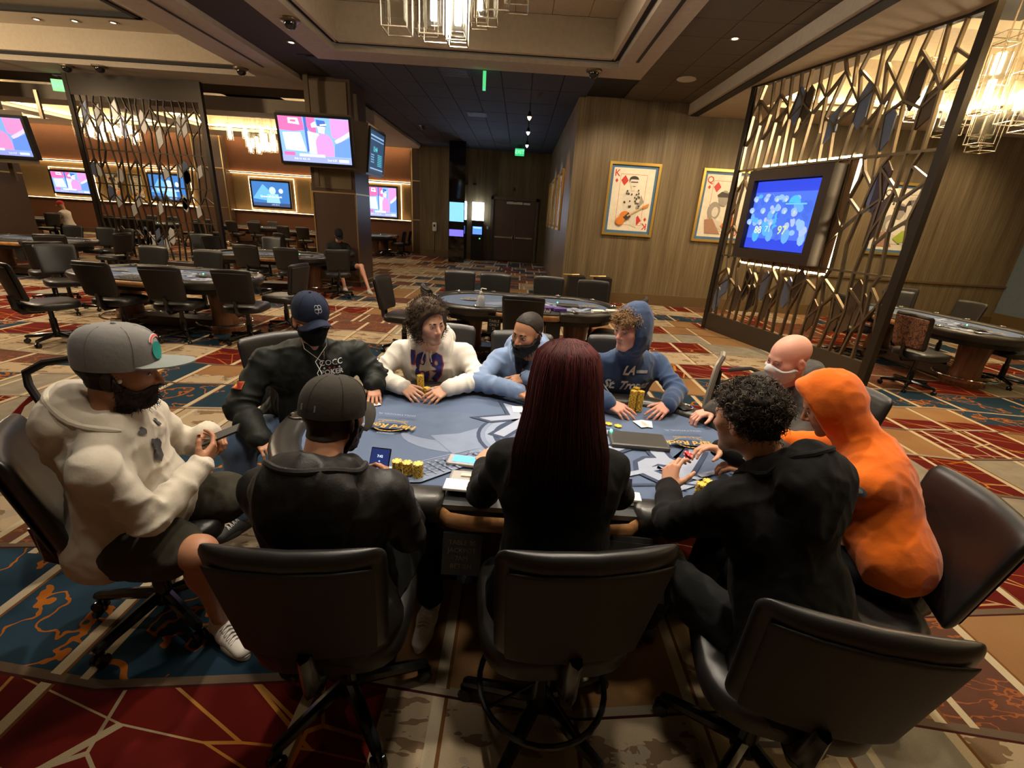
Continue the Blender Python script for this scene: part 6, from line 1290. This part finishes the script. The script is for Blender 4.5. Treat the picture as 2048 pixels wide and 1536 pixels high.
_b = MB(); _b.tube([(0, 0, 0), (0, 0, 1)], .006, 5); LRD = _b.mesh('rod', M_WIRE)
def chandelier(label, loc, items, ztop, group=None, far=False):
    t = thing('chandelier', label, 'chandelier', loc, 0, group); b = MB(); xs = [i[0] for i in items]; ys = [i[1] for i in items]; b.b2((min(xs)-.1, min(ys)-.1, ztop-loc[2]), (max(xs)+.1, max(ys)+.1, ztop-loc[2]+.05)); put('ceiling_plate', b.mesh('ceiling_plate', M_BRONZE), t)
    for x, y, z, k, lit in items:
        sc = .62 if far else 1; l = put('lantern', LFR[k], t, (x, y, z), scale=(sc, sc, sc)); put('glass', LGL[k], l)
        if far: put('crystal', LCR, l)
        elif lit: put('bulb', LBU, l)
        hh = (.62, .80, .42)[k]; put('rod', LRD, l, (0, 0, hh), scale=(1, 1, max(.05, (ztop-loc[2]-z)/sc-hh)))
    return t
chandelier('glass box chandelier hanging in the ceiling tray above the table, cut by the top edge', (-.95, 5.9, 3.5), [(-.45, -.32, .06, 0, 0), (-.13, .0, .12, 0, 1), (.18, -.35, -.02, 1, 1), (.12, .12, .16, 1, 1), (.42, .2, .36, 2, 0), (-.3, .45, .30, 2, 0), (.55, -.1, .42, 0, 0), (.0, -.55, .42, 0, 1), (-.62, .1, .5, 1, 0), (.75, .35, .55, 0, 0), (.3, .6, .45, 1, 1), (-.2, -.2, .62, 2, 0)], 4.98)
chandelier('bright glass box chandelier at the top right corner beyond the lattice screen', (6.55, 7.4, 3.2), [(-.55, .65, .42, 1, 1), (-.15, .35, .32, 0, 1), (.05, .7, .25, 0, 1), (.25, -.1, .30, 0, 1), (.3, .35, .10, 2, 0), (-.35, -.25, .35, 1, 1), (.55, .65, .28, 1, 0), (.62, .2, .55, 0, 1), (.1, -.5, .12, 2, 0), (.75, -.3, .38, 1, 1), (-.1, .05, .75, 0, 1), (.45, -.6, .60, 0, 0), (-.3, .9, .55, 2, 1), (.85, .9, .1, 0, 0)], 4.95)
R7 = random.Random(11)
for cx, cy, z, lab in ((-8.85, 16.9, 3.35, 'glowing crystal chandelier in the far left room, beside the pillar television'), (-14.6, 17.6, 3.45, 'glowing crystal chandelier seen through the left lattice screen'), (-19.3, 17.2, 3.5, 'glowing crystal chandelier at the left edge above the cut-off television')):
    chandelier(lab, (cx, cy, z), [(R7.uniform(-.85, .85), R7.uniform(-.6, .6), R7.uniform(0, .45), R7.choice((0, 1, 2)), 1) for _ in range(26)], 4.95, 'crystal chandeliers in the far left room', True)
point('lamp_chandelier_tray', (-.95, 5.2, 3.9), 230, NEUT, .3); point('lamp_chandelier_right', (6.5, 7.0, 3.7), 220, WARM, .3)
for x, y, p in ((-8.85, 16.9, 45), (-14.6, 17.6, 45), (-19.3, 17.2, 45), (-9.5, 6.5, 330), (-12, 9.0, 120)): point('lamp_chandelier_left', (x, y, 3.9), p, WARM, .3)
# ================================================================ CEILING BITS
GD = 'dome cameras on the ceiling'
DOME = [(lambda b: (b.lathe([(.14, 0), (.14, -.03), (.10, -.045), (.09, -.045)], 20), b)[1])(MB()).mesh('dome_base', M_BRONZE), (lambda b: (b.lathe([(.088, -.045), (.084, -.08), (.06, -.115), (.03, -.13), (.001, -.133)], 20), b)[1])(MB()).mesh('dome_glass', mat('dome_black', (.01, .01, .011), .05, spec=.8), True)]
for x, y, z, lab in ((-3.55, 7.9, 4.34, 'left side of the ceiling tray band'), (-9.2, 11.15, 4.32, 'front of the left beam, right of two'), (-10.05, 11.3, 4.32, 'front of the left beam, left of two'), (-5.85, 10.6, 4.32, 'corner of the left coffer beam'), (-6.4, 13.8, 4.02, 'low fascia left of the pillar'), (-3.25, 16.0, 4.39, 'dark ceiling before the corridor'), (1.12, 9.3, 4.34, 'far right end of the ceiling tray band')):
    t = thing('dome_camera', 'black dome camera on the '+lab, 'camera', (x, y, z), 0, GD); put('dome_base', DOME[0], t); put('dome_glass', DOME[1], t)
_b = MB(); _b.lathe([(.17, 0), (.17, -.012), (.15, -.02), (.001, -.022)], 24); SPK = _b.mesh('grille', mat('speaker_white', (.5, .46, .38), .7), True, 30)
prop(put('ceiling_speaker', SPK, None, (2.83, 9.55, 4.37)), 'round pale ceiling speaker above the right posters', 'speaker')
DL = (lambda b: (b.lathe([(.07, 0), (.07, -.012), (.045, -.012), (.045, .0)], 16), b)[1])(MB()).mesh('lamp_ring', M_BRONZE); DG = (lambda b: (b.lathe([(.044, -.006), (.001, -.006)], 16), b)[1])(MB()).mesh('lamp_glow', mat('downlight_glow', emit=(1, .86, .62), estr=9))
for x, y, z, lab in ((-4.1, 9.1, 4.40, 'dark strip left of the ceiling tray'), (2.83, 7.6, 4.37, 'dark tiles right of the ceiling tray'), (-3.25, 12.2, 4.39, 'ceiling right of the pillar'), (-8.2, 10.5, 4.92, 'left coffer ledge, rightmost of three'), (-9.0, 10.55, 4.92, 'left coffer ledge, middle of three'), (-9.8, 10.6, 4.92, 'left coffer ledge, leftmost of three')):
    t = thing('downlight', 'small lit downlight in the '+lab, 'lamp', (x, y, z), 0, 'small ceiling downlights'); put('lamp_ring', DL, t); put('lamp_glow', DG, t)
VENT = (lambda b: (b.b2((-.3, -.3, -.02), (.3, .3, -.012)), [b.box((0, -.24+i*.08, -.028), (.52, .045, .012), 0) for i in range(7)], b)[2])(MB()).mesh('vent', mat('vent_grey', (.07, .07, .085), .6))
for x, y, lab in ((-1.45, 10.05, 'nearer the tray'), (-1.35, 13.75, 'farther along the corridor'), (-.85, 18.6, 'at the corridor end')): prop(put('air_vent', VENT, None, (x, y, 4.385)), 'square dark air vent in the corridor ceiling, '+lab, 'vent', 'corridor ceiling vents')
def exitsign(label, x, y, z, az):
    t = thing('exit_sign', label, 'sign', (x, y, z), rad(az+90)); b = MB(); b.b2((-.17, -.03, -.12), (.17, .03, .12)); put('sign_box', b.mesh('sign_box', mat('exit_green', emit=(.0, .55, .16), estr=.9)), t); b = MB(); b.tube([(0, 0, .12), (0, 0, .20)], .02, 6); b.b2((-.1, -.05, .19), (.1, .05, .21)); put('sign_mount', b.mesh('sign_mount', M_BLACKP), t)
    tx = flat('sign_letters', [((.35, 1, .6), ('T', 'EXIT', 0, 0, .17, .003))], lambda X, Z, e: (X, -.031-e, Z), None, emit=.9); tx.parent = t
exitsign('green exit sign beside the left lattice screen', -11.0, 12.1, 4.08, -80); exitsign('green exit sign hanging edge-on in front of the corridor', -.85, 9.85, 4.20, -175); exitsign('green exit sign above the corridor double door', -.2, 18.6, 4.12, -95)
for i, (y, c) in enumerate(((12.2, (1, .5, .2)), (14.2, (.85, .8, 1)), (16.6, (.8, .85, 1)))):
    t = thing('track_spotlight', ('nearest, orange lit', 'middle', 'farthest')[i]+' track spotlight hanging in the corridor', 'lamp', (.05, y, 4.38), 0, 'corridor spotlights'); b = MB(); b.tube([(0, 0, 0), (0, 0, -.18)], .014, 6); b.lathe([(.03, -.17), (.055, -.28), (.05, -.28)], 12); put('lamp_arm', b.mesh('lamp_arm', M_BLACKP), t)
    b = MB(); b.lathe([(.05, -.282), (.03, -.33), (.001, -.36)], 12); put('lamp_glow', b.mesh('lamp_glow', mat('spot_glow_%d' % i, emit=c, estr=12)), t); spot('lamp_corridor', (.05, y, 4.0), (1.1, y+.6, 2.2), 45, 70, .6, c, .05)
area('lamp_kiosk_glow', (-1.83, 20.2, 2.0), (-1.83, 15, 1.6), 25, .5, .7, (.6, .75, 1)); spot('lamp_corridor_blue', (-1.0, 17.5, 2.6), (-1.0, 15.5, 4.4), 22, 120, .9, (.45, .6, 1))
# kiosk, dispenser, small wall plates at the corridor end
t = thing('kiosk', 'lit cash machine with glowing white sign beside the corridor door', 'machine', (-1.83, 20.2, 0)); b = MB(); b.b2((-.24, -.2, 0), (.24, .26, 1.0)); b.b2((-.24, 0, 1.0), (.24, .26, 1.62)); put('cabinet', b.mesh('cabinet', M_BLACKP), t); b = MB(); b.b2((-.24, -.0, 1.62), (.24, .2, 2.34)); put('sign_box', b.mesh('sign_box', mat('kiosk_sign', emit=(.8, .9, 1), estr=5)), t)
flat('screen', [((.1, .25, .9), rect(-.2, 1.06, .2, 1.38)), ((.3, .6, 1), rect(-.17, 1.3, .17, 1.36)), ((.1, .8, .3), rect(.1, .88, .16, .93))], lambda x, z, e: (x-1.83, 20.2-.005-e-(.2 if z < 1 else 0), z), t, emit=1.2); flat('sign_letters', [((.05, .2, .75), ('T', 'CASH', 0, 1.72, .14, .002))], lambda x, z, e: (x-1.83, 20.19-e, z), t, emit=.8)
t = thing('dispenser', 'white sanitizer dispenser on the corridor wall left of the mirror pier', 'dispenser', (-3.7, 20.4, 1.25)); b = MB(); b.add(*rbox((0, 0, 0), (.17, .1, .36), .03)); put('dispenser_body', b.mesh('dispenser_body', M_WHITEP), t); b = MB(); b.tube([(0, .02, -.2), (0, .02, -1.1)], .015, 6); put('dispenser_stand', b.mesh('dispenser_stand', M_BLACKP), t); b = MB(); b.b2((-.04, -.055, .0), (.04, -.045, .1)); put('window', b.mesh('window', M_BLACKP), t)
for x, z, w, h, lab in ((-2.02, 3.05, .14, .09, 'small dark box high on the corridor end wall, left'), (-.35, 2.95, .06, .14, 'small dark plate above the double door'), (-1.42, 1.35, .07, .12, 'pale switch plate left of the double door'), (.92, 1.15, .06, .06, 'small red call point right of the double door')):
    b = MB(); b.b2((x-w/2, 20.45, z-h/2), (x+w/2, 20.5, z+h/2)); prop(put('wall_plate', b.mesh('wall_plate', M_WHITEP if 'pale' in lab else (mat('red_plastic', (.35, .02, .02), .4) if 'red' in lab else M_BLACKP))), lab, 'plate')
# games glow inside the mirror pier
for i, (z0, z1, c) in enumerate(((1.55, 2.25, (.15, .45, .8)), (1.0, 1.25, (.12, .10, .6)))):
    b = MB(); b.b2((-2.79, 18.585, z0), (-2.23, 18.6, z1)); prop(put('slot_display', b.mesh('slot_display', mat('slot_glow_%d' % i, emit=c, estr=1.3, fn=None)))if False else put('display_panel', b.mesh('display_panel', mat('slot_glow_%d' % i, emit=c, estr=1.3))), ('upper tall blue' if i == 0 else 'lower violet')+' glowing display on the mirror pier', 'display')
for x, lab in ((1.42, 'left'), (2.05, 'right')):
    t = thing('bin_cabinet', lab+' of two low black cabinets against the wood wall', 'cabinet', (x, 10.95, 0), 0, 'black cabinets by the wood wall'); b = MB(); b.b2((-.19, -.2, 0), (.19, .2, .62)); put('box', b.mesh('box', M_BLKT), t); b = MB(); b.tube([(-.32, -.05, .64), (-.12, -.1, .65), (.05, -.1, .66)], .02, 6); b.tube([(-.1, -.1, .6), (-.1, -.1, .66)], .015, 6); put('handle', b.mesh('handle', M_GOLD), t)
# ================================================================ THINGS ON THE MAIN TABLE
ZF = .7575
def chipmesh(name, c1, c2):
    b = MB(); n = 24; r, h = .0215, .0036
    for k in range(n):
        a0, a1 = 2*math.pi*k/n, 2*math.pi*(k+1)/n; p, q = (r*math.cos(a0), r*math.sin(a0)), (r*math.cos(a1), r*math.sin(a1)); i0, i1 = (.013*math.cos(a0), .013*math.sin(a0)), (.013*math.cos(a1), .013*math.sin(a1)); m_ = 1 if k % 4 == 0 else 0
        b.add([(*p, 0), (*q, 0), (*q, h), (*p, h)], [(0, 1, 2, 3)], m_); b.add([(*p, h), (*q, h), (*i1, h), (*i0, h)], [(0, 1, 2, 3)], m_); b.add([(*i0, h), (*i1, h), (0, 0, h)], [(0, 1, 2)], 2); b.add([(*p, 0), (*q, 0), (0, 0, 0)], [(1, 0, 2)], 0)
    return b.mesh(name, [mat('chip_'+name, c1, .45), mat('chip_spot_'+name, c2, .45), mat('chip_centre_'+name, tuple(min(1, q*1.15+.03) for q in c1), .5)])
CY = chipmesh('yellow', (.62, .40, .045), (.10, .07, .02)); CB = chipmesh('blue', (.18, .36, .50), (.6, .6, .6)); CRD = chipmesh('red', (.55, .03, .04), (.6, .6, .6))
R8 = random.Random(3)
def stack(x, y, n, label, group, me=CY, z=ZF+.004, top=None):
    for k in range(n):
        o = put('poker_chip', (top if top and k == n-1 else me), None, (x+R8.uniform(-.0012, .0012), y+R8.uniform(-.0012, .0012), z+k*.0037), (0, 0, R8.uniform(0, 6.28))); cl = 'blue' if (top and k == n-1) or me is CB else ('red' if me is CRD else 'yellow')
        prop(o, (label if not (top and k == n-1) else 'single blue poker chip on top of a yellow stack between the white sleeves'), 'chip', group if not (top and k == n-1) else None)
S3 = 'stacks before the white hoodie'; 
stack(-.555, 2.585, 34, 'yellow poker chip in the tallest stack before the man in white hoodie', 'tallest chip stack at the white hoodie')
for x, y, n, l in ((-.605, 2.56, 15, 'leftmost'), (-.510, 2.555, 16, 'second from the right'), (-.420, 2.565, 16, 'rightmost')): stack(x, y, n, 'yellow poker chip in the %s low stack before the white hoodie' % l, l+' low chip stack at the white hoodie')
stack(-.464, 2.545, 17, 'yellow poker chip in the low stack topped with blue before the white hoodie', 'low chip stack with a blue top', top=CB)
for x, y, n, l in ((.752, 2.535, 36, 'left'), (.798, 2.545, 35, 'right'), (.778, 2.583, 37, 'rear')): stack(x, y, n, 'yellow poker chip in the %s of three tall stacks before the navy hood' % l, l+' tall chip stack at the navy hood')
for x, y, n, l in ((-.462, 1.665, 18, 'left'), (-.416, 1.66, 18, 'middle'), (-.370, 1.655, 18, 'right')): stack(x, y, n, 'yellow poker chip in the %s of three stacks beside the phone' % l, l+' chip stack beside the phone')
stack(-.50, 1.70, 1, 'single pale blue poker chip beside the three stacks near the phone', None, CB); stack(-.865, 1.80, 9, 'yellow poker chip in the small stack left of the black cap', 'small chip stack left of the black cap')
for x, y, n, l in ((.845, 1.655, 15, 'front'), (.885, 1.69, 14, 'rear')): stack(x, y, n, 'yellow poker chip in the %s of two stacks under the black hoodie arm' % l, l+' chip stack under the black hoodie arm')
stack(.625, 2.30, 1, 'flat yellow poker chip lying left of the shuffler', None); stack(.575, 2.32, 1, 'flat yellow poker chip nearest the red hair', None)
for i in range(2): o = put('poker_chip', CRD, None, (.795, 1.735, .905+i*.004), (.5, .3, i)); prop(o, 'red poker chip between the raised fingers of the man in black hoodie', 'chip', 'red chips in hand')
for i in range(3): o = put('poker_chip', CY, None, (.715, 1.665, .885+i*.004), (.2, .5, i)); prop(o, 'yellow poker chip held in the left hand of the man in black hoodie', 'chip', 'yellow chips in hand')
def cardm(): b = MB(); b.add(*rbox((0, 0, 0), (.063, .088, .0012), .0005, 1)); return b.mesh('playing_card', M_PAPER)
CARD = cardm()
for x, y, rz, lab in ((.77, 2.345, 20, 'white playing card under the hands of the navy hooded man, left one'), (.80, 2.35, -12, 'white playing card under the hands of the navy hooded man, right one'), (.055, 2.44, 8, 'white playing card on the felt left of the red hair'), (.0, 1.86, -30, 'white playing card by the dealer hand'), (-.79, 2.40, 30, 'white card under the hand of the man in black jacket'), (.93, 1.60, 25, 'white card beside the black hoodie forearm')):
    prop(put('playing_card', CARD, None, (x, y, ZF+.008), (0, 0, rad(rz))), lab, 'card')
def phone(label, o, M_, w=.075, h=.15, glow=None):
    t = thing('phone', label, 'phone', o); b = MB(); b.add(*rbox((0, 0, 0), (w, h, .008), .006)); ph = put('case', b.mesh('case', M_GLOSS), t); t.rotation_euler = Matrix(M_).to_euler()
    it = glow or [((.05, .055, .06), rect(-w*.45, -h*.47, w*.45, h*.47))]; s_ = flat('display', it, lambda x, y, e: (x, y, .0042+e), None, .0003, emit=1.0 if glow else 0, rough=.08); s_.parent = t
    return t
_y = nrm(A3(.85, .30, .35)); _z = nrm(A3(-.35, -.2, .9)); _x = nrm(np.cross(_y, _z)); PHX = [_x, _y, np.cross(_x, _y)]
phone('dark phone held by the man in the grey flat-brim cap', (-1.205, 1.675, .895), np.stack([*PHX], 1).tolist())
zz = A3(-.1, -.9, .55); xx = nrm(A3(1, -.1, 0)); yy = nrm(np.cross(zz, xx)); zz = np.cross(xx, yy)
phone('phone with a lit navy screen held by the man in the black cap', (-.515, 1.60, .86), np.stack([xx, yy, zz], 1).tolist(), .085, .11, [((.012, .022, .10), rect(-.038, -.05, .038, .05)), ((.6, .7, .9), ('T', '7:42', 0, .02, .014, .0005)), ((.3, .45, .8), circ(0, .0, .004, None, 8)), ((.6, .7, .9), rect(-.018, -.022, .018, -.018)), ((.4, .5, .8), rect(-.012, -.03, .012, -.027))])
t = thing('card_reader', 'small grey device with a bright blue display beside the dealer hand', 'device', (-.185, 1.795, ZF+.012), rad(-6)); b = MB(); b.add(*rbox((0, 0, 0), (.16, .085, .02), .008)); put('case', b.mesh('case', mat('reader_grey', (.28, .27, .26), .4)), t); s_ = flat('display', [((.08, .35, 1.0), rect(-.055, -.027, .062, .030))], lambda x, y, e: (x, y, .0105+e), None, emit=2.0); s_.parent = t
t = thing('card_tray', 'grey and white card holder on the dealer deck left of the dealer', 'tray', (-.165, 1.585, .765), rad(-3)); b = MB(); b.add(*rbox((0, .03, .015), (.14, .13, .03), .012)); put('tray_body', b.mesh('tray_body', mat('reader_grey', (.28, .27, .26), .4)), t); b = MB(); b.add(*rbox((-.0, -.03, .033), (.15, .075, .012), .003)); put('white_card', b.mesh('white_card', M_PAPER), t); b = MB(); b.b2((-.02, .04, .03), (.06, .06, .036)); put('label_slip', b.mesh('label_slip', mat('slip', (.65, .55, .4), .6)), t)
t = thing('number_sign', 'small dark sign with the number 20 right of the dealer', 'sign', (.49, 1.66, .79), rad(-8)); b = MB(); b.box((0, 0, 0), (.115, .012, .05)); put('sign_plate', b.mesh('sign_plate', mat('sign_violet', (.035, .02, .06), .3)), t); t.rotation_euler = (rad(-35), 0, rad(-8)); s_ = flat('sign_number', [((.75, .70, .85), ('T', '20', .012, -.001, .055, .0008))], lambda x, z, e: (x, -.0065-e, z), None); s_.parent = t
t = thing('deck_box', 'white card box on the dealer deck under the number 20 sign', 'box', (.50, 1.565, .765), rad(-5)); b = MB(); b.add(*rbox((0, 0, .016), (.125, .06, .032), .004)); put('box_body', b.mesh('box_body', M_PAPER), t); b = MB(); b.b2((-.064, -.031, .020), (.064, .031, .022)); put('lid_gap', b.mesh('lid_gap', M_BLACKP), t)
t = thing('drop_safe', 'black metal cash drop box with slot and round lock right of the dealer', 'box', (.50, 1.365, .60), rad(-4)); b = MB(); b.box((0, 0, 0), (.24, .10, .20)); b.box((0, -.02, .11), (.15, .04, .02)); put('box_body', b.mesh('box_body', mat('safe_black', (.02, .02, .02), .35, metal=.3)), t); b = MB(); b.box((-.05, -.051, .0), (.008, .004, .11)); put('slot', b.mesh('slot', mat('slot_dark', (.002, .002, .002), .9)), t)
b = MB(); b.lathe([(.001, .012), (.011, .012), (.014, .006), (.014, 0)], 16, (.06, -.05, .005), M=Matrix.Rotation(rad(90), 4, 'X')); put('lock', b.mesh('lock', M_CHROME, True), t); t.rotation_euler = (rad(-32), 0, rad(-4))
t = thing('table_notice', 'black notice with gold table and jackpot lettering under the dealer deck', 'sign', (-.145, 1.39, .60), 0); b = MB(); b.box((0, 0, 0), (.15, .02, .16)); put('notice_plate', b.mesh('notice_plate', M_BLKT), t); s_ = flat('notice_letters', [((.075, .055, .03), ('T', q, 0, .045-.03*i, .026, 0)) for i, q in enumerate(('TABLE 20', 'JACKPOT', '7AM', 'BET/EN'))], lambda x, z, e: (x, -.0105-e, z), None); s_.parent = t; t.rotation_euler = (rad(-20), 0, 0)
def pump(label, loc, liq, s=1.0):
    t = thing('pump_bottle', label, 'bottle', loc); b = MB(); b.lathe([(.001, 0), (.038*s, 0), (.040*s, .01), (.040*s, .10*s), (.03*s, .125*s), (.014*s, .135*s), (.014*s, .15*s)], 18); put('bottle', b.mesh('bottle', mat('clear_plastic_'+label[:5].strip(), liq, .12, trans=.7), True), t); b = MB(); b.tube([(0, 0, .15*s), (0, 0, .19*s), (.005*s, 0, .195*s), (.05*s, 0, .19*s)], .006*s, 6); b.lathe([(.016*s, .145*s), (.016*s, .162*s), (.007*s, .165*s)], 12); put('pump', b.mesh('pump', M_WHITEP, True), t)
pump('clear sanitizer pump bottle on the empty centre table', (-.42, 5.42, .76), (.85, .85, .82), 1.3); pump('bluish pump bottle in the shadow under the dealer deck', (-.14, 1.52, .36), (.12, .18, .32), 1.0)
_b = MB(); _b.lathe([(.001, 0), (.026, 0), (.034, .09), (.0325, .09), (.025, .003), (.001, .003)], 18); CUP = _b.mesh('cup', mat('clear_cup', (.8, .82, .85), .08, trans=.85, ior=1.2), True)
for x, y, z, lab in ((-.905, 2.735, .80, 'clear plastic cup behind the hand of the man in black jacket, left'), (-.855, 2.75, .80, 'clear plastic cup beside the white sleeve, right'), (-.88, 2.80, .80, 'clear plastic cup at the back between black and white sleeves'), (-.265, 2.80, .80, 'clear cup between the white and light blue sleeves')):
    t = thing('cup', lab, 'cup', (x, y, z), 0, 'clear cups on the far rail'); put('glass', CUP, t); b = MB(); b.lathe([(.034, .088), (.036, .092), (.034, .096), (.031, .092)], 18); put('rim', b.mesh('rim', M_CHROME, True), t)
t = thing('phone_ring', 'white ring mark on the rail beside the black jacket sleeve', 'ring', (-.425, 1.55, .797)); b = MB(); b.tube([(.035*math.cos(a), .035*math.sin(a), 0) for a in np.linspace(0, 6.283, 25)], .003, 5, cap=False); put('ring', b.mesh('ring', M_WHITEP, True), t)
for x, y, lab in ((.40, 5.63, 'white card stack left of the violet box on the empty centre table'), (.56, 5.60, 'violet card box on the empty centre table'), (1.05, 5.62, 'clear tub at front right of the empty centre table'), (1.25, 5.7, 'paper slip at the right end of the empty centre table')):
    b = MB(); b.add(*rbox((0, 0, .02), (.16, .10, .04), .006)); prop(put('card_box', b.mesh('card_box', mat('violet_box', (.12, .06, .30), .4) if 'violet' in lab else M_PAPER), None, (x, y, .765), (0, 0, .2)), lab, 'box')
t = thing('table_notice', 'black notice with pale table lettering on the empty centre table', 'sign', (-.24, 5.30, .60)); b = MB(); b.box((0, 0, 0), (.16, .02, .22)); put('notice_plate', b.mesh('notice_plate', M_BLKT), t); s_ = flat('notice_letters', [((.5, .48, .42), ('T', q, 0, .05-.045*i, .045, 0)) for i, q in enumerate(('TABLE', 'ONLY', '21'))], lambda x, z, e: (x, -.0105-e, z), None); s_.parent = t
# ---- walker and stroller
t = thing('walker', 'folded grey tubular walking frame with red tags behind the table at right', 'walker', (1.5, 3.0, 0)); b = MB(); b.tube([(1.40, 2.95, .02), (1.395, 2.95, .70), (1.42, 2.96, .96), (1.445, 2.97, 1.02), (1.47, 3.03, 1.03)], .022, 8); b.tube([(1.46, 3.05, .02), (1.455, 3.05, .68), (1.465, 3.05, .95)], .018, 8); put('grey_frame', b.mesh('grey_frame', mat('walker_grey', (.38, .35, .30), .3, metal=.6), True), t, world=True)
b = MB(); b.tube([(1.46, 2.98, .60), (1.45, 2.98, .93)], .02, 8); b.tube([(1.45, 2.98, .92), (1.70, 3.05, .93), (1.85, 3.05, .88)], .014, 6); b.tube([(1.45, 2.98, .82), (1.60, 3.02, .87), (1.80, 3.05, .88)], .006, 5); b.tube([(1.45, 2.98, .30), (1.85, 3.05, .30)], .014, 6); b.tube([(1.85, 3.05, .02), (1.85, 3.05, .90)], .018, 8); put('dark_frame', b.mesh('dark_frame', M_BLACKP, True), t, world=True)
b = MB(); b.box((1.475, 2.96, .935), (.05, .02, .02)); b.box((1.44, 2.93, .52), (.02, .02, .05)); put('red_tag', b.mesh('red_tag', mat('red_plastic', (.35, .02, .02), .4)), t, world=True)
t = thing('stroller', 'folded stroller with black foam handle and red clip behind the grey cap man', 'stroller', (-2.4, 2.2, 0)); P = [(-2.10, 2.05, .60), (-2.28, 2.10, .70), (-2.50, 2.16, .74), (-2.57, 2.19, .83), (-2.575, 2.2, .90), (-2.48, 2.22, .955), (-2.32, 2.22, .99), (-2.15, 2.22, 1.0), (-2.02, 2.18, .96), (-2.10, 2.12, .80), (-2.12, 2.05, .60)]
b = MB(); b.tube(P, .020, 8); put('foam_handle', b.mesh('foam_handle', mat('foam_black', (.02, .018, .018), .7), True), t, world=True); b = MB(); b.tube([(-2.30, 2.10, .70), (-2.2, 2.0, .35), (-2.45, 2.3, .06)], .013, 6); b.tube([(-2.12, 2.05, .62), (-2.05, 1.95, .35), (-2.0, 1.85, .06)], .013, 6); b.tube([(-2.45, 2.3, .06), (-2.0, 1.85, .06)], .012, 6); put('frame', b.mesh('frame', M_ALU, True), t, world=True)
b = MB(); b.tube([(-2.54, 2.16, .775), (-2.57, 2.13, .74), (-2.60, 2.10, .685)], [.014, .01, .02], 6); put('red_clip', b.mesh('red_clip', mat('red_plastic', (.35, .02, .02), .4), True), t, world=True); b = MB(); b.lathe([(.001, 0), (.085, 0), (.10, .012), (.085, .008), (.001, .006)], 24, (-2.38, 2.22, .79)); put('tray', b.mesh('tray', mat('pale_plastic', (.55, .53, .44), .3), True), t, world=True)
b = MB(); b.add(*rbox((-2.2, 2.0, .42), (.34, .05, .45), .02, 2, -.8)); put('seat_sling', b.mesh('seat_sling', mat('foam_black', (.02, .018, .018), .7)), t, world=True)
for x, y in ((-2.45, 2.3), (-2.0, 1.85)): b = MB(); b.lathe([(.03, -.02), (.06, -.018), (.065, 0), (.06, .018), (.03, .02)], 18, (x, y, .066), M=Matrix.Rotation(rad(90), 4, 'X')); put('wheel', b.mesh('wheel', M_BLACKP, True), t, world=True)
# added fill spots that brighten the wood wall
for x in (1.9, 3.4, 5.6, 7.6, 9.6): spot('fill_wood_wall', (x, 9.6, 4.1), (x, 11.26, 2.0), 125, 95, .9, WARM, .1)
